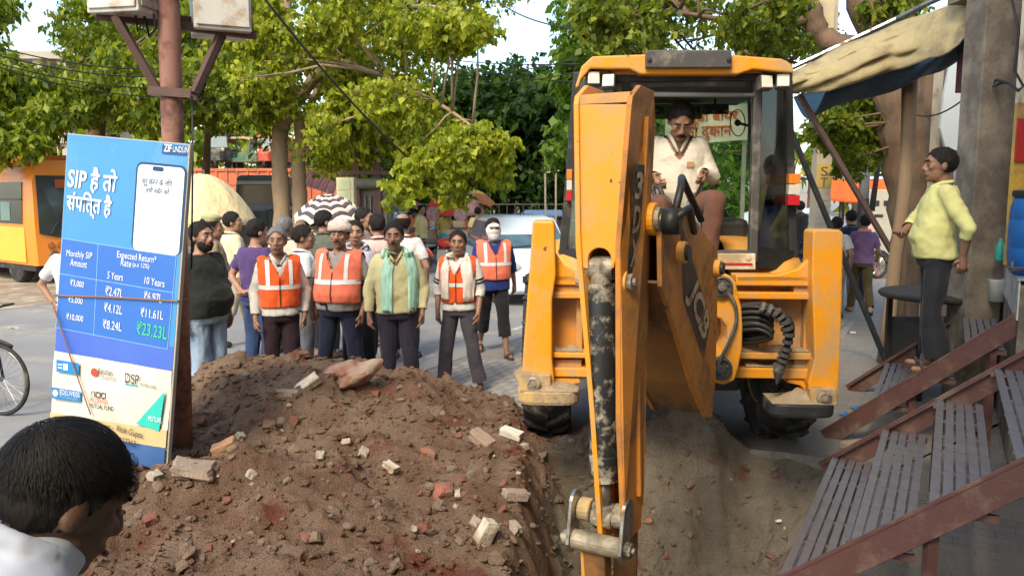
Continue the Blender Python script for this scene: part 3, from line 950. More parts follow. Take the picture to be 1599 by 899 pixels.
M_gry = mat("dark_grey_plastic", (.055, .053, .05), (.08, .075, .07), scale=6, rough=.55, dirt=(.2, .17, .14), dscale=6, damt=.3)
M_lgry = mat("console_grey", (.22, .225, .225), (.28, .28, .275), scale=5, rough=.6, dirt=(.3, .27, .22), dscale=5, damt=.3)
M_mud = mat("dried_mud", (.42, .33, .22), (.30, .23, .15), scale=12, rough=.97, bump=.9, bscale=40)
M_muddy = mat("mud_caked_steel", (.42, .32, .20), (.55, .33, .10), scale=9, rough=.9, bump=.5, bscale=40, dirt=(.30, .23, .15), dscale=6, damt=.6)
M_tyre = mat("tyre_rubber", (.016, .016, .017), (.028, .026, .025), scale=8, rough=.75, dirt=(.12, .10, .08), dscale=5, damt=.35)
M_steel = mat("bare_steel", (.42, .41, .39), (.30, .28, .26), scale=10, rough=.32, metal=.9, dirt=(.2, .15, .1), dscale=9, damt=.4)
M_ram = mat("scraped_black_ram", (.016, .016, .017), (.024, .024, .024), scale=6, rough=.4, spec=.5, dirt=(.45, .38, .28), dscale=9, damt=.34, stretch=(1, 1, .4))
M_pin = mat("greasy_pin", (.42, .36, .27), (.26, .21, .15), scale=14, rough=.55, metal=.3, dirt=(.05, .04, .03), dscale=10, damt=.5, bump=.4, bscale=40)
M_creamp = mat("cream_plate", (.72, .62, .46), (.62, .50, .34), scale=4, rough=.6, dirt=(.40, .28, .15), dscale=4, damt=.4)
M_red = mat("red_tape", (.50, .025, .02), None, rough=.4)
M_glass = glass_mat("cab_glass", (.72, .82, .80), .28)
M_hose = mat("hose_rubber", (.012, .012, .012), (.03, .028, .025), rough=.5)
xz = lambda y0: (lambda u, v, t: Vector((u, t, v)))
def pxpoly(pts, y): return [(J(a, b, y).x, J(a, b, y).z) for a, b in pts]
def plate(name, pts, y0, y1, m, parent, bevel=.008, yref=None):
    q = MB(); q.prism(pxpoly(pts, yref if yref is not None else y0)[::-1], y0, y1, xz(0))
    return q.obj(name, m, parent, bevel=bevel)
# ---- rear frame
def pbox(q, x0, y0p, x1, y1p, ya, yb, yref=None):
    a, b = J(x0, y0p, ya if yref is None else yref), J(x1, y1p, ya if yref is None else yref)
    q.span((a.x, ya, b.z), (b.x, yb, a.z)); return q
for (x0, x1) in ((860, 1105), (1150, 1275)):
    for (a_, b_, y_) in ((430, 447, 0), (456, 468, 0), (550, 562, -.02), (574, 592, -.02)): pbox(MB(), x0, a_, x1, b_, y_, .20).obj("frame_rail", M_yel, jcb, bevel=.008)
q = MB(); pbox(q, 858, 440, 1276, 590, .19, .23); q.obj("back_panel", M_yeld, jcb)
for x in (900, 935, 1188, 1258): pbox(MB(), x, 466, x + 9, 552, .10, .20).obj("web_plate", M_yeld, jcb, bevel=.005)
for (x0, x1) in ((862, 908), (1240, 1273)):
    for y_ in (446, 561): pbox(MB(), x0, y_, x1, y_ + 12, .03, .19).obj("web_plate", M_yeld, jcb, bevel=.005)
# ledge dirt
for (x0, x1, yy) in ((866, 910, 549), (1160, 1268, 549), (1165, 1262, 573)):
    a, b = J(x0, yy, .0), J(x1, yy, .0)
    q = MB(); q.grid(lambda u, v: Vector((a.x + (b.x - a.x) * u, .005 + .17 * v, a.z + .004 + (.035 * math.sin(math.pi * v) * (.55 + .45 * math.sin(u * 9 + yy))))), 18, 6)
    q.obj("settled_dirt", M_mud, jcb, smooth=True)
# ---- stabiliser legs
for nm, lt in (("left", [(832, 345), (864, 345), (866, 352), (868, 430), (862, 470), (862, 560), (866, 598), (858, 610), (813, 606), (816, 560), (826, 430)]),
               ("right", [(1270, 362), (1274, 359), (1312, 359), (1317, 364), (1315, 470), (1312, 560), (1308, 632), (1268, 632), (1262, 598), (1272, 560), (1268, 430)])):
    leg = MB(); leg.prism(pxpoly(lt, -.10)[::-1], -.10, .13, xz(0)); lo_ = leg.obj("stabiliser_leg", M_yel, jcb, bevel=.014)
    if nm == "left":
        plate("gusset", [(862, 395), (868, 395), (880, 415), (905, 428), (940, 430), (940, 440), (862, 440)], .0, .06, M_yel, jcb)
        plate("frame_foot", [(860, 590), (906, 590), (906, 598), (885, 602), (872, 612), (868, 622), (858, 622)], .0, .12, M_yel, jcb)
        br_ = plate("foot_bracket", [(812, 582), (860, 586), (860, 614), (822, 616), (810, 610)], -.16, -.10, M_muddy, lo_)
        c = J(833, 598, -.16); padx, pady = (806, 905), (612, 634); padm, padtop = M_muddy, M_mud
    else:
        plate("gusset", [(1274, 395), (1274, 440), (1150, 440), (1150, 431), (1215, 429), (1246, 420), (1262, 405), (1268, 390)], .0, .06, M_yel, jcb)
        plate("frame_foot", [(1230, 592), (1276, 592), (1276, 630), (1266, 630), (1262, 615), (1250, 602), (1228, 597)], .0, .12, M_yel, jcb)
        br_ = plate("foot_bracket", [(1264, 606), (1306, 606), (1308, 632), (1300, 634), (1268, 632)], -.16, -.10, M_muddy, lo_)
        c = J(1286, 621, -.16); padx, pady = (1203, 1309), (632, 654); padm, padtop = M_blk, M_mud
    q = MB(); q.lathe([(0, 0), (.05, 0), (.05, .025), (.035, .03), (.033, .02), (.018, .02), (.018, .035), (0, .035)], 18, Matrix.Translation(c), 'Y'); q.obj("pivot_bolt", M_pin, lo_)
    a, b = J(padx[0], pady[0], -.22), J(padx[1], pady[1], -.22)
    n = 24; rg = []
    for zz, sh_ in ((b.z, .96), (b.z + .02, 1.0), (a.z - .01, 1.0), (a.z, .97)):
        r_ = []
        for i in range(n):
            t = 2 * math.pi * i / n
            cx_, sy_ = math.cos(t), math.sin(t)
            r_.append(Vector(((a.x + b.x) / 2 + math.copysign(abs(cx_) ** .55, cx_) * (b.x - a.x) / 2 * sh_, -.05 + math.copysign(abs(sy_) ** .55, sy_) * .17 * sh_, zz)))
        rg.append(r_)
    q = MB(); q.loft(rg); pad = q.obj("foot_pad", padm, lo_, smooth=False)
    q = MB()
    q.grid(lambda u, v: Vector((a.x + .02 + (b.x - a.x - .04) * u, -.20 + .30 * v, a.z + .003 + .075 * max(0, math.sin(math.pi * u)) * math.sin(math.pi * v) * (.6 + .6 * float(vnoise(np.array([[u * 6, v * 5, a.x * 9]]))[0])))), 22, 12)
    q.obj("mud_cake", padtop, pad, smooth=True)
    q = MB(); q.beam(((a.x + b.x) / 2 + (.12 if nm == 'right' else -.12), -.05, a.z - .01), ((a.x + b.x) / 2 + (.2 if nm == 'right' else -.2), 0, a.z + .12), .10, .08); q.obj("pad_stem", M_muddy, lo_)
# ---- kingpost carriage
kp_poly = [(1108, 432), (1124, 427), (1140, 430), (1150, 442), (1152, 458), (1158, 480), (1160, 510), (1159, 545), (1153, 575), (1147, 594), (1130, 601), (1112, 596), (1106, 580), (1110, 560), (1128, 548), (1136, 530), (1136, 510), (1126, 498), (1108, 492), (1106, 470)]
kp = plate("kingpost", kp_poly, -.34, -.05, M_yel, jcb, .012)
q = MB(); a, b = J(1100, 470, -.1), J(1140, 560, -.1); q.span((a.x, -.1, b.z), (b.x, .05, a.z)); q.obj("kingpost_core", M_boomdk, kp)
for (cx_, cy_, r_) in ((1126, 447, .072), (1124, 574, .078)):
    c = J(cx_, cy_, -.345)
    q = MB(); q.lathe([(0, 0), (r_, 0), (r_, .03), (r_ * .82, .036), (r_ * .8, .02), (r_ * .4, .02), (r_ * .38, .05), (r_ * .2, .052), (0, .052)], 24, Matrix.Translation(c), 'Y'); q.obj("pin_cap", M_gry, kp)
    for k in range(4):
        t = k * 1.57 + .4; q = MB(); q.cyl(c + Vector((math.cos(t) * r_ * .6, -.018, math.sin(t) * r_ * .6)), c + Vector((math.cos(t) * r_ * .6, -.035, math.sin(t) * r_ * .6)), .009, 6); q.obj("bolt", M_steel, kp)
def hose(name, pts, r, par=jcb, m=None):
    P3 = [Vector(p) for p in pts]
    out = []
    for i in range(len(P3) - 1):
        p0, p1, p2, p3 = P3[max(i - 1, 0)], P3[i], P3[i + 1], P3[min(i + 2, len(P3) - 1)]
        for k in range(6):
            t = k / 6
            out.append(.5 * ((2 * p1) + (p2 - p0) * t + (2 * p0 - 5 * p1 + 4 * p2 - p3) * t * t + (3 * p1 - p0 - 3 * p2 + p3) * t ** 3))
    out.append(P3[-1])
    q = MB(); q.tube(out, r, 8); return q.obj(name, m or M_hose, par, smooth=True)
hose("hose", [J(1130, 452, -.37), J(1146, 470, -.38), J(1150, 500, -.38), J(1140, 530, -.38), J(1128, 555, -.38), J(1122, 572, -.37)], .012, kp, M_gry)
hose("hose", [J(1098, 443, -.36), J(1112, 440, -.38), J(1122, 448, -.37), J(1118, 470, -.3), J(1108, 488, -.2)], .009, kp)
for k, (dy, r_) in enumerate(((0, .020), (9, .018), (18, .022), (-8, .016), (26, .016))):
    hose("hose", [J(1112, 505 + dy * .4, -.02), J(1150, 490 + dy, -.04), J(1185, 488 + dy, -.10), J(1205, 500 + dy, -.12), J(1185, 515 + dy * .7, -.05), J(1150, 510 + dy, .05)], r_)
for k in range(4):
    hose("hose", [J(1150, 478 + k * 6, .02), J(1190, 476 + k * 5, -.06), J(1216 + k * 3, 488 + k * 2, -.15), J(1230 + k * 2, 512, -.17), J(1228, 545, -.16), J(1220, 575, -.13)], .022)
q = MB()
path = [J(1190, 480, -.19), J(1212, 488, -.2), J(1226, 503, -.21), J(1232, 522, -.21), J(1228, 545, -.2), J(1222, 562, -.19), J(1216, 580, -.18)]
for i in range(len(path) - 1):
    for t in (0, .5):
        c = path[i].lerp(path[i + 1], t); d = (path[i + 1] - path[i]).normalized()
        q.tube([c - d * .011, c + d * .011], .040 + .004 * math.sin(i * 3 + t * 5), 10)
q.tube([path[-1] + Vector((0, 0, .06)), path[-1], path[-1] - Vector((.01, 0, .09))], [.036, .04, .005], 8)
q.obj("hose_guard", M_gry, jcb)
# ---- wheels
def wheel(x, y, r, wd, lugs, par):
    wr_ = bpy.data.objects.new("wheel", None); COL.objects.link(wr_); wr_.parent = par; wr_.location = (x, y, r)
    q = MB(); h = wd / 2
    q.lathe([(r * .56, -h * .8), (r * .62, -h), (r * .86, -h), (r * .94, -h * .92), (r * .955, -h * .6), (r * .955, h * .6), (r * .94, h * .92), (r * .86, h), (r * .62, h), (r * .56, h * .8)], 40, None, 'X')
    t = q.obj("tyre", M_tyre, wr_, smooth=False, autos=True)
    q = MB()
    for i in range(lugs):
        for sx in (-1, 1):
            a = 2 * math.pi * (i + (.5 if sx > 0 else 0)) / lugs
            p = []
            for k in range(5):
                f = k / 4
                aa = a - f * .22
                rr = r * (.972 if f < .8 else .93)
                p.append(Vector((sx * h * (.02 + .90 * f), math.cos(aa) * rr, math.sin(aa) * rr)))
            for k in range(4):
                q.beam(p[k], p[k + 1], .045 * r / .7, .05 * r / .7, up=(0, math.cos(a), math.sin(a)))
    q.obj("tread", M_tyre, t)
    q = MB(); q.lathe([(0, -h * .3), (r * .2, -h * .32), (r * .25, -h * .1), (r * .5, -h * .1), (r * .56, -h * .85), (r * .6, -h * .85), (r * .6, h * .85), (r * .56, h * .85), (r * .5, h * .1), (r * .2, h * .3), (0, h * .3)], 28, None, 'X')
    q.obj("rim", M_yeld, wr_, autos=True)
    return wr_
wheel(-.95, 1.25, .70, .40, 18, jcb); wheel(1.00, 1.25, .70, .40, 18, jcb)
wheel(-.85, 3.35, .46, .32, 14, jcb); wheel(.9, 3.35, .46, .32, 14, jcb)
q = MB(); q.span((-.45, .25, .62), (.5, 3.9, 1.25)); q.obj("chassis", M_blk, jcb, bevel=.03)
q = MB(); q.cyl((-.8, 1.25, .7), (.85, 1.25, .7), .13, 12); q.cyl((-.7, 3.35, .46), (.75, 3.35, .46), .09, 12); q.obj("axle", M_blk, jcb)
# ---- mudguards
for sx, (xa, xb) in ((-1, (J(862, 370, .45).x, J(930, 370, .45).x)), (1, (J(1150, 370, .45).x, J(1274, 370, .45).x))):
    zt = J(1240, 378, .5).z
    q = MB(); rows = []
    for k in range(15):
        t = k / 14
        a = R(200) - R(215) * t
        y_, z_ = 1.25 + math.cos(a) * .83 * (1.0 if math.cos(a) < 0 else .9), .78 + max(math.sin(a), -.05) * (zt - .78)
        row = []
        for j in range(5):
            u = j / 4
            row.append(Vector((xa + (xb - xa) * u, y_, z_ - (.05 * u * u if sx > 0 else .05 * (1 - u) ** 2))))
        rows.append(row)
    q.loft(rows, cap=False, closed=False); q.obj("mudguard", M_yel, jcb, solid=.02, smooth=True)
# ---- cab
YR, YO, YF = .58, .92, 2.15
xro, xlo = J(1236, 260, YO).x, J(887, 260, YO).x
CX = (xro + xlo) / 2; HO = (xro - xlo) / 2; HI_ = J(1180, 260, YR).x - CX
ZF, ZS, ZT = 1.42, J(1070, 388, YR).z, J(1070, 128, YR).z
cab = bpy.data.objects.new("cab", None); COL.objects.link(cab); cab.parent = jcb
def post(name, pts, w=.07, d=.06, m=M_blk):
    q = MB()
    for a, b in zip(pts[:-1], pts[1:]): q.beam(a, b, w, d, up=(0, 1, 0))
    return q.obj(name, m, cab, bevel=.01)
zl = 1.35
for sx in (-1, 1):
    X_ = lambda h: CX + sx * h
    post("rear_post", [(X_(HI_), YR, ZS - .1), (X_(HI_ - .01), YR, ZT + .1)], .065, .08, M_gry)
    post("corner_post", [(X_(HO + .05), YO, ZS - .25), (X_(HO), YO, ZS + .35), (X_(HO - .07), YO, ZT + .12)], .07, .10)
    post("front_post", [(X_(HO + .04), YF, 1.3), (X_(HO), YF, 2.0), (X_(HO - .08), YF - .1, ZT + .1)], .08, .09)
    post("door_post", [(X_(HO + .05), 1.55, 1.3), (X_(HO + .01), 1.55, 2.0), (X_(HO - .07), 1.55, ZT + .1)], .05, .05)
    q = MB(); q.add([(X_(HI_ + .02), YR + .02, ZS - .02), (X_(HO + .03), YO - .02, ZS - .08), (X_(HO - .06), YO - .02, ZT + .05), (X_(HI_ + .01), YR + .02, ZT + .05)], [(0, 1, 2, 3)]); q.obj("corner_pane", M_glass, cab, solid=.008)
    q = MB(); q.add([(X_(HO + .05), YO + .06, 1.45), (X_(HO + .05), YF - .06, 1.45), (X_(HO - .06), YF - .12, ZT + .05), (X_(HO - .06), YO + .06, ZT + .05)], [(0, 1, 2, 3)]); q.obj("side_pane", M_glass, cab, solid=.008)
    q = MB(); q.beam((X_(HI_), YR, ZS - .06), (X_(HO + .05), YO, ZS - .12), .06, .16); q.beam((X_(HO + .05), YO, 1.38), (X_(HO + .05), YF, 1.38), .06, .14); q.obj("sill", M_blk, cab)
q = MB(); q.span((CX - HI_, YR - .02, ZS - .10), (CX + HI_, YR + .06, ZS - .012)); q.obj("rear_sill", M_gry, cab, bevel=.01)
pl = plate("rear_plate", [(905, 396), (1180, 396), (1180, 421), (905, 421)], YR - .10, YR - .05, M_creamp, cab, .006)
q = MB(); a, b = J(1088, 410, YR - .103), J(1175, 414, YR - .103); q.span((a.x, YR - .106, b.z), (b.x, YR - .1005, a.z)); q.obj("red_strip", M_red, pl)
for x in (1093, 1168): 
    c = J(x, 402, YR - .10); q = MB(); q.lathe([(0, 0), (.022, 0), (.022, .008), (0, .012)], 12, Matrix.Translation(c), 'Y'); q.obj("bolt", M_creamp, pl)
q = MB(); q.span((CX - HO, YR, ZF - .06), (CX + HO, YF, ZF)); q.obj("floor", M_blk, cab)
# roof
roof = plate("roof", [(898, 136), (908, 104), (925, 88), (1008, 85), (1145, 86), (1222, 92), (1239, 106), (1240, 114), (1176, 108), (1152, 116), (1000, 116), (984, 108), (922, 107), (908, 124), (903, 138)], .38, .52, M_yel, cab, .012, .38)
q = MB(); za, zb = J(1070, 88, .38).z, J(1070, 112, .38).z
hw = J(1238, 110, .5).x - CX
rg = []
for (y_, k_, zt_) in ((.50, 1.0, za), (.8, 1.02, za + .02), (1.6, 1.02, za + .03), (2.3, .98, za), (2.42, .92, za - .06)):
    rg.append([Vector((CX + x * hw * k_, y_, z_)) for x, z_ in ((-1, zb), (-1, zb + .05), (-.93, zt_ - .02), (-.75, zt_), (.75, zt_), (.93, zt_ - .02), (1, zb + .05), (1, zb))])
q.loft(rg); q.obj("roof_shell", M_yel, roof, autos=True)
q = MB(); q.span((CX - hw * .95, .5, zb - .05), (CX + hw * .95, 2.3, zb - .004)); q.obj("headliner", M_blk, roof)
pn = plate("rear_panel", [(1008, 82), (1013, 78), (1138, 78), (1143, 82), (1143, 106), (1008, 106)], .33, .38, M_gry, roof, .008, .33)
for x in (1014, 1138):
    c = J(x, 93, .33); q = MB(); q.lathe([(0, 0), (.018, 0), (.018, .012), (0, .015)], 10, Matrix.Translation(c), 'Y'); q.obj("knob", M_blk, pn)
M_lamp = mat("lamp_lens", (.80, .74, .62), (.65, .6, .5), scale=30, rough=.25, spec=.6)
for (x, y_, rz) in ((927, 122, .1), (950, 126, -.2), (1197, 128, .3), (1223, 126, -.1)):
    c = J(x, y_, .42)
    q = MB(); q.box((0, .03, 0), (.10, .07, .105)); q.beam((0, .04, .05), (0, .05, .13), .02, .02); l_ = q.obj("work_light", M_gry, cab, bevel=.008); l_.location = c; l_.rotation_euler = (R(-10), 0, rz)
    q = MB(); q.box((0, -.008, 0), (.084, .012, .088)); q.obj("lens", M_lamp, l_, bevel=.004)
q = MB(); a, b = J(985, 123, YR - .02), J(1165, 135, YR - .02); q.span((a.x, YR - .04, b.z), (b.x, YR + .02, a.z)); q.obj("header_bar", M_gry, cab, bevel=.006)
q = MB(); a = J(966, 147, YR - .03); b = J(1178, 149, YR - .03); q.cyl(a, b, .018, 10); q.obj("window_rail", M_lgry, cab, smooth=True)
# windscreen, visor strip and fittings
q = MB(); q.add([(CX - HO, YF, 1.5), (CX + HO, YF, 1.5), (CX + HO - .07, YF - .08, ZT + .04), (CX - HO + .07, YF - .08, ZT + .04)], [(0, 1, 2, 3)]); q.obj("windscreen", glass_mat("front_glass", (.80, .9, .84), .2), cab, solid=.008)
a, b = J(955, 164, YF - .12), J(1096, 186, YF - .12)
q = MB(); q.span((a.x - .3, YF - .125, b.z), (b.x, YF - .115, a.z)); vs = q.obj("visor_strip", mat("green_film", (.10, .16, .02), (.14, .20, .03), rough=.5), cab)
for s_, xa, xb in (("PRE", 1060, 1092), ("ICI", 1020, 1036)):
    a, b = J(xa, 167, YF - .13), J(xb, 178, YF - .13)
    me = text_me(s_, abs(b.x - a.x), abs(a.z - b.z), bold=.02)
    me.transform(Matrix.Translation(((a.x + b.x) / 2, YF - .129, (a.z + b.z) / 2)) @ Matrix.Scale(-1, 4, (1, 0, 0)) @ Matrix.Rotation(math.pi / 2, 4, 'X'))
    link("lettering", me, flat("dark_green_ink", (.012, .02, .004)), vs)
a, b = J(1097, 163, 1.7), J(1138, 178, 1.7)
q = MB(); q.span((a.x, 1.69, b.z), (b.x, 1.74, a.z)); q.beam(((a.x + b.x) / 2, 1.73, a.z), ((a.x + b.x) / 2, 1.76, a.z + .14), .02, .02); mi = q.obj("rear_mirror", M_blk, cab, bevel=.012)
q = MB(); q.span((a.x + .012, 1.684, b.z + .012), (b.x - .012, 1.689, a.z - .012)); q.obj("mirror_glass", mat("mirror", (.5, .55, .58), None, rough=.05, metal=1.0), mi)
c = J(1152, 192, 1.8); q = MB()
for r_ in (.12,):
    q.tube([c + Vector((math.cos(t / 20 * 6.283) * r_ * .55, math.sin(t / 20 * 6.283) * r_ * .3, math.sin(t / 20 * 6.283) * r_)) for t in range(21)], .005, 6)
q.ell(c, (.03, .03, .03)); q.beam(c, c + Vector((.12, .1, -.02)), .02, .02); q.obj("cab_fan", M_blk, cab)
q = MB()
st = Vector((CX + .1, 1.75, 1.98))
q.tube([st + Matrix.Rotation(R(-35), 3, 'X') @ Vector((math.cos(t / 24 * 6.283) * .2, math.sin(t / 24 * 6.283) * .2, 0)) for t in range(25)], .016, 8)
for k in range(3):
    q.tube([st, st + Matrix.Rotation(R(-35), 3, 'X') @ Vector((math.cos(k * 2.1) * .2, math.sin(k * 2.1) * .2, 0))], .014, 6)
q.tube([st, st + Vector((0, .2, -.5))], .03, 8); q.obj("steering_wheel", M_blk, cab, smooth=True)
q = MB(); q.span((CX + .18, 1.5, ZF), (CX + .7, 2.1, 1.85)); q.span((CX - .7, 1.8, ZF), (CX + .18, 2.1, 1.75)); q.obj("dashboard", M_gry, cab, bevel=.05)
# seat
SX_ = J(1055, 300, 1.05).x
q = MB(); q.box((SX_, 1.12, 1.83), (.5, .5, .14)); q.obj("seat_cushion", M_blk, cab, bevel=.05)
q = MB(); q.box((SX_, 1.40, 2.18), (.48, .13, .62)); q.obj("seat_back", M_blk, cab, bevel=.05)
q = MB(); q.box((SX_, 1.15, 1.6), (.34, .34, .36)); q.obj("seat_base", M_gry, cab)
# levers
a, b = J(1047, 337, .72), J(1097, 384, .72)
q = MB()
n = 16; rg = []
for zz, k_ in ((1.42, 1.08), (b.z, 1.0), (a.z - .03, .92), (a.z, .78), (a.z + .005, .3)):
    rg.append([Vector(((a.x + b.x) / 2 + math.copysign(abs(math.cos(2 * math.pi * i / n)) ** .7, math.cos(2 * math.pi * i / n)) * (b.x - a.x) / 2 * k_, .78 + math.copysign(abs(math.sin(2 * math.pi * i / n)) ** .7, math.sin(2 * math.pi * i / n)) * .12 * k_, zz)) for i in range(n)])
q.loft(rg); q.obj("control_console", M_lgry, cab, smooth=True)
LV = J(1097, 283, .68); LB = J(1073, 336, .76)
q = MB()
for k in range(8):
    f = k / 8; c = LB.lerp(LV, f * .52); q.tube([c, c + (LV - LB).normalized() * .012, c + (LV - LB).normalized() * .02], [.062 - .045 * f, .068 - .048 * f, .058 - .045 * f], 14)
q.obj("gaiter", M_lgry, cab, smooth=True)
q = MB(); q.tube([LB.lerp(LV, .4), LV, LV + Vector((.006, -.01, .05))], [.010, .010, .018], 8); q.obj("lever", M_gry, cab, smooth=True)
LV2 = J(1027, 285, .66)
q = MB(); q.tube([J(1048, 370, .62), J(1044, 330, .6), J(1030, 292, .62), LV2], [.02, .02, .018, .018], 8); q.tube([J(1020, 292, .62), J(1040, 292, .62)], .014, 8); q.tube([J(1030, 370, .66), J(1026, 320, .66), J(1020, 296, .64)], .016, 8); q.obj("lever", M_blk, cab, smooth=True)
# tail lights
for (x, yy) in ((1239, 297), (889, 290)):
    w_ = 8 if x > 1000 else 4
    a = J(x - w_, yy - 26, YO - .12); b = J(x + w_, yy + 24, YO - .12)
    tl = bpy.data.objects.new("tail_light", None); COL.objects.link(tl); tl.parent = jcb
    h = (a.z - b.z) / 3
    for i, (mm) in enumerate((mat("amber_lens", (.75, .22, .03), None, rough=.25), mat("clear_lens", (.65, .6, .52), None, rough=.25), mat("red_lens", (.55, .02, .03), None, rough=.25))):
        q = MB(); q.span((a.x, YO - .15, a.z - h * (i + 1) + .003), (b.x, YO - .07, a.z - h * i - .003)); q.obj("lens", mm, tl, bevel=.003)
# hood, loader arms and front bucket (beyond the cab)
q = MB(); q.span((CX - .42, 2.3, 1.1), (CX + .42, 3.95, 1.75)); q.obj("hood", M_yel, jcb, bevel=.06, seg=3)
for sx in (-1, 1):
    q = MB()
    for a, b in (((CX + sx * .62, 2.4, 1.6), (CX + sx * .62, 3.6, 1.35)), ((CX + sx * .62, 3.6, 1.35), (CX + sx * .62, 4.5, .45))): q.beam(a, b, .12, .22)
    q.obj("loader_arm", M_yel, jcb, bevel=.01)
prof = [(4.35, .95), (4.4, .25), (4.6, .08), (5.2, .05), (5.2, .08), (4.65, .12), (4.45, .28), (4.40, .95)]
q = MB(); q.prism(prof, CX - 1.1, CX + 1.1, lambda u, v, t: Vector((t, u, v))); q.obj("loader_bucket", M_boomdk, jcb)
# ---- boom and dipper, swung towards the trench
DO = Vector((.455, 3.62, 0)); FV = Vector((-.47, -.883, 0)).normalized(); RV = Vector((-FV.y, FV.x, 0))
if RV.x < 0: RV = -RV
def DW(a, b, z): return DO + RV * a + FV * b + Vector((0, 0, z))
def DP(px, py, b):
    """pixel -> (a, z) on the dipper plane at front offset b"""
    o = Vector((0, 0, CAM_H)); d = ray(px, py); pl = DO + FV * b
    h = o + d * ((pl - o).dot(FV) / d.dot(FV))
    return (h - DO).dot(RV), h.z
dip = bpy.data.objects.new("dipper_arm", None); COL.objects.link(dip); dip.parent = jcb
def dobj(q, name, m, par=dip, **kw):
    me = q.mesh(name, kw.pop('smooth', False)); me.transform(JI)
    return link(name, me, m, par, **kw)
fl = lambda pts, b: [DP(x, y, b) for x, y in pts]
# front plate of the box section, arch cut at its foot
arch = [(936 + 18 * math.cos(t), 404 - 17 * math.sin(t)) for t in [math.pi * k / 8 for k in range(9)]]
q = MB(); bF = .15
poly = fl([(901, 163), (984, 163), (966, 384), (958, 418)], bF) + fl([(954, 420)] + arch + [(918, 420)], bF) + fl([(906, 418), (903, 384)], bF)
q.prism(poly[::-1], bF - .03, bF, lambda u, v, t: DW(u, t, v)); dobj(q, "front_plate", M_yel, bevel=.004)
# side plates
for nm, fx, m_ in (("L", [(901, 150), (901, 163), (904, 384), (914, 480), (926, 640), (936, 800)], M_yel), ("R", [(984, 150), (984, 163), (966, 384), (962, 480), (966, 640), (973, 800)], M_boom)):  # right plate's browner paint carries its shade as well as dirt
    front = [(DP(x, y, bF)[0], DP(x, y, bF)[1]) for x, y in fx]
    # profile in (b, z): front edge and rear edge
    zt = front[0][1]; zb = front[-1][1]
    prof = [(bF + .012, front[1][1]), (bF + .0, zt + .0), (bF - .10, zt + .055), (bF - .28, zt + .05), (bF - .32, zt - .1), (bF - .36, 2.0), (bF - .40, 1.75), (bF - .36, 1.3), (bF - .26, .7), (bF - .22, zb - .15), (bF - .02, zb - .15), (bF + .01, zb), (bF + .012, 1.1), (bF + .012, front[2][1])]
    zs = [f[1] for f in front][::-1]; xs = [f[0] for f in front][::-1]
    aofz = lambda z: float(np.interp(z, zs, xs))
    q = MB()
    off = .012
    q.prism(prof, -off, off, lambda u, v, t: DW(aofz(v) + t, u, v)); dobj(q, "side_plate", m_, bevel=.003)
aL = lambda z: float(np.interp(z, zsL, xsL))
zsL = [DP(x, y, bF)[1] for x, y in ((936, 800), (926, 640), (914, 480), (904, 384), (901, 163))]; xsL = [DP(x, y, bF)[0] for x, y in ((936, 800), (926, 640), (914, 480), (904, 384), (901, 163))]
zsR = [DP(x, y, bF)[1] for x, y in ((973, 800), (966, 640), (962, 480), (966, 384), (984, 163))]; xsR = [DP(x, y, bF)[0] for x, y in ((973, 800), (966, 640), (962, 480), (966, 384), (984, 163))]
aR = lambda z: float(np.interp(z, zsR, xsR))
# back plate closes the box behind the ram
q = MB(); ztop = DP(940, 163, bF)[1]
rows = []
for k in range(12):
    z = ztop - (ztop - .25) * k / 11
    bb = bF - (.26 if z > 1.6 else .20)
    rows.append([DW(aL(z), bb, z), DW(aR(z), bb, z)])
q.loft(rows, cap=False, closed=False); dobj(q, "back_plate", M_boomdk, solid=.02)
q = MB(); rows = []
for k in range(8):
    z = ztop - .0 - .1 * k * .5
    break
# fold line lip at the top
q = MB(); a0, z0 = DP(903, 163, bF); a1, z1 = DP(983, 163, bF); q.add([DW(a0, bF - .01, z0 + .035), DW(a1, bF - .01, z0 + .035), DW(a1, bF - .2, z0 + .06), DW(a0, bF - .2, z0 + .06), DW(a0, bF - .005, z0 - .002), DW(a1, bF - .005, z0 - .002)], [(0, 1, 2, 3), (4, 5, 1, 0)]); dobj(q, "top_plate", M_yeld, solid=.012)
# stiffener rib on the right plate
q = MB(); ribs = [(2.42, -.03), (2.1, -.06), (1.75, -.08), (1.3, -.06), (.7, -.02)]
for (za_, ba), (zb_, bb) in zip(ribs[:-1], ribs[1:]): q.beam(DW(aR(za_) + .018, ba, za_), DW(aR(zb_) + .018, bb, zb_), .02, .02, up=tuple(RV))
dobj(q, "rib", M_boom)
# pins with bosses
def boss(px, py, b, r, L, name="pin", m=M_yel):
    a_, z_ = DP(px, py, b); q = MB()
    q.tube([DW(aR(z_) - .01, b, z_), DW(aR(z_) + L, b, z_)], r, 20); o = dobj(q, name, m, bevel=.006)
    q = MB(); q.tube([DW(aR(z_) + L, b, z_), DW(aR(z_) + L + .02, b, z_)], r * .72, 16); q.tube([DW(aR(z_) + L + .02, b, z_), DW(aR(z_) + L + .035, b, z_)], r * .35, 8); dobj(q, "pin_end", M_pin, o)
boss(985, 440, bF - .05, .050, .035); boss(1012, 342, bF - .28, .075, .07)
for x_, y_ in ((1006, 300), (1000, 470)): pass
q = MB(); z_ = DP(930, 437, bF)[1]; q.tube([DW(aL(z_) + .01, bF - .05, z_), DW(aL(z_) - .04, bF - .05, z_)], .045, 16); dobj(q, "pin", M_muddy)
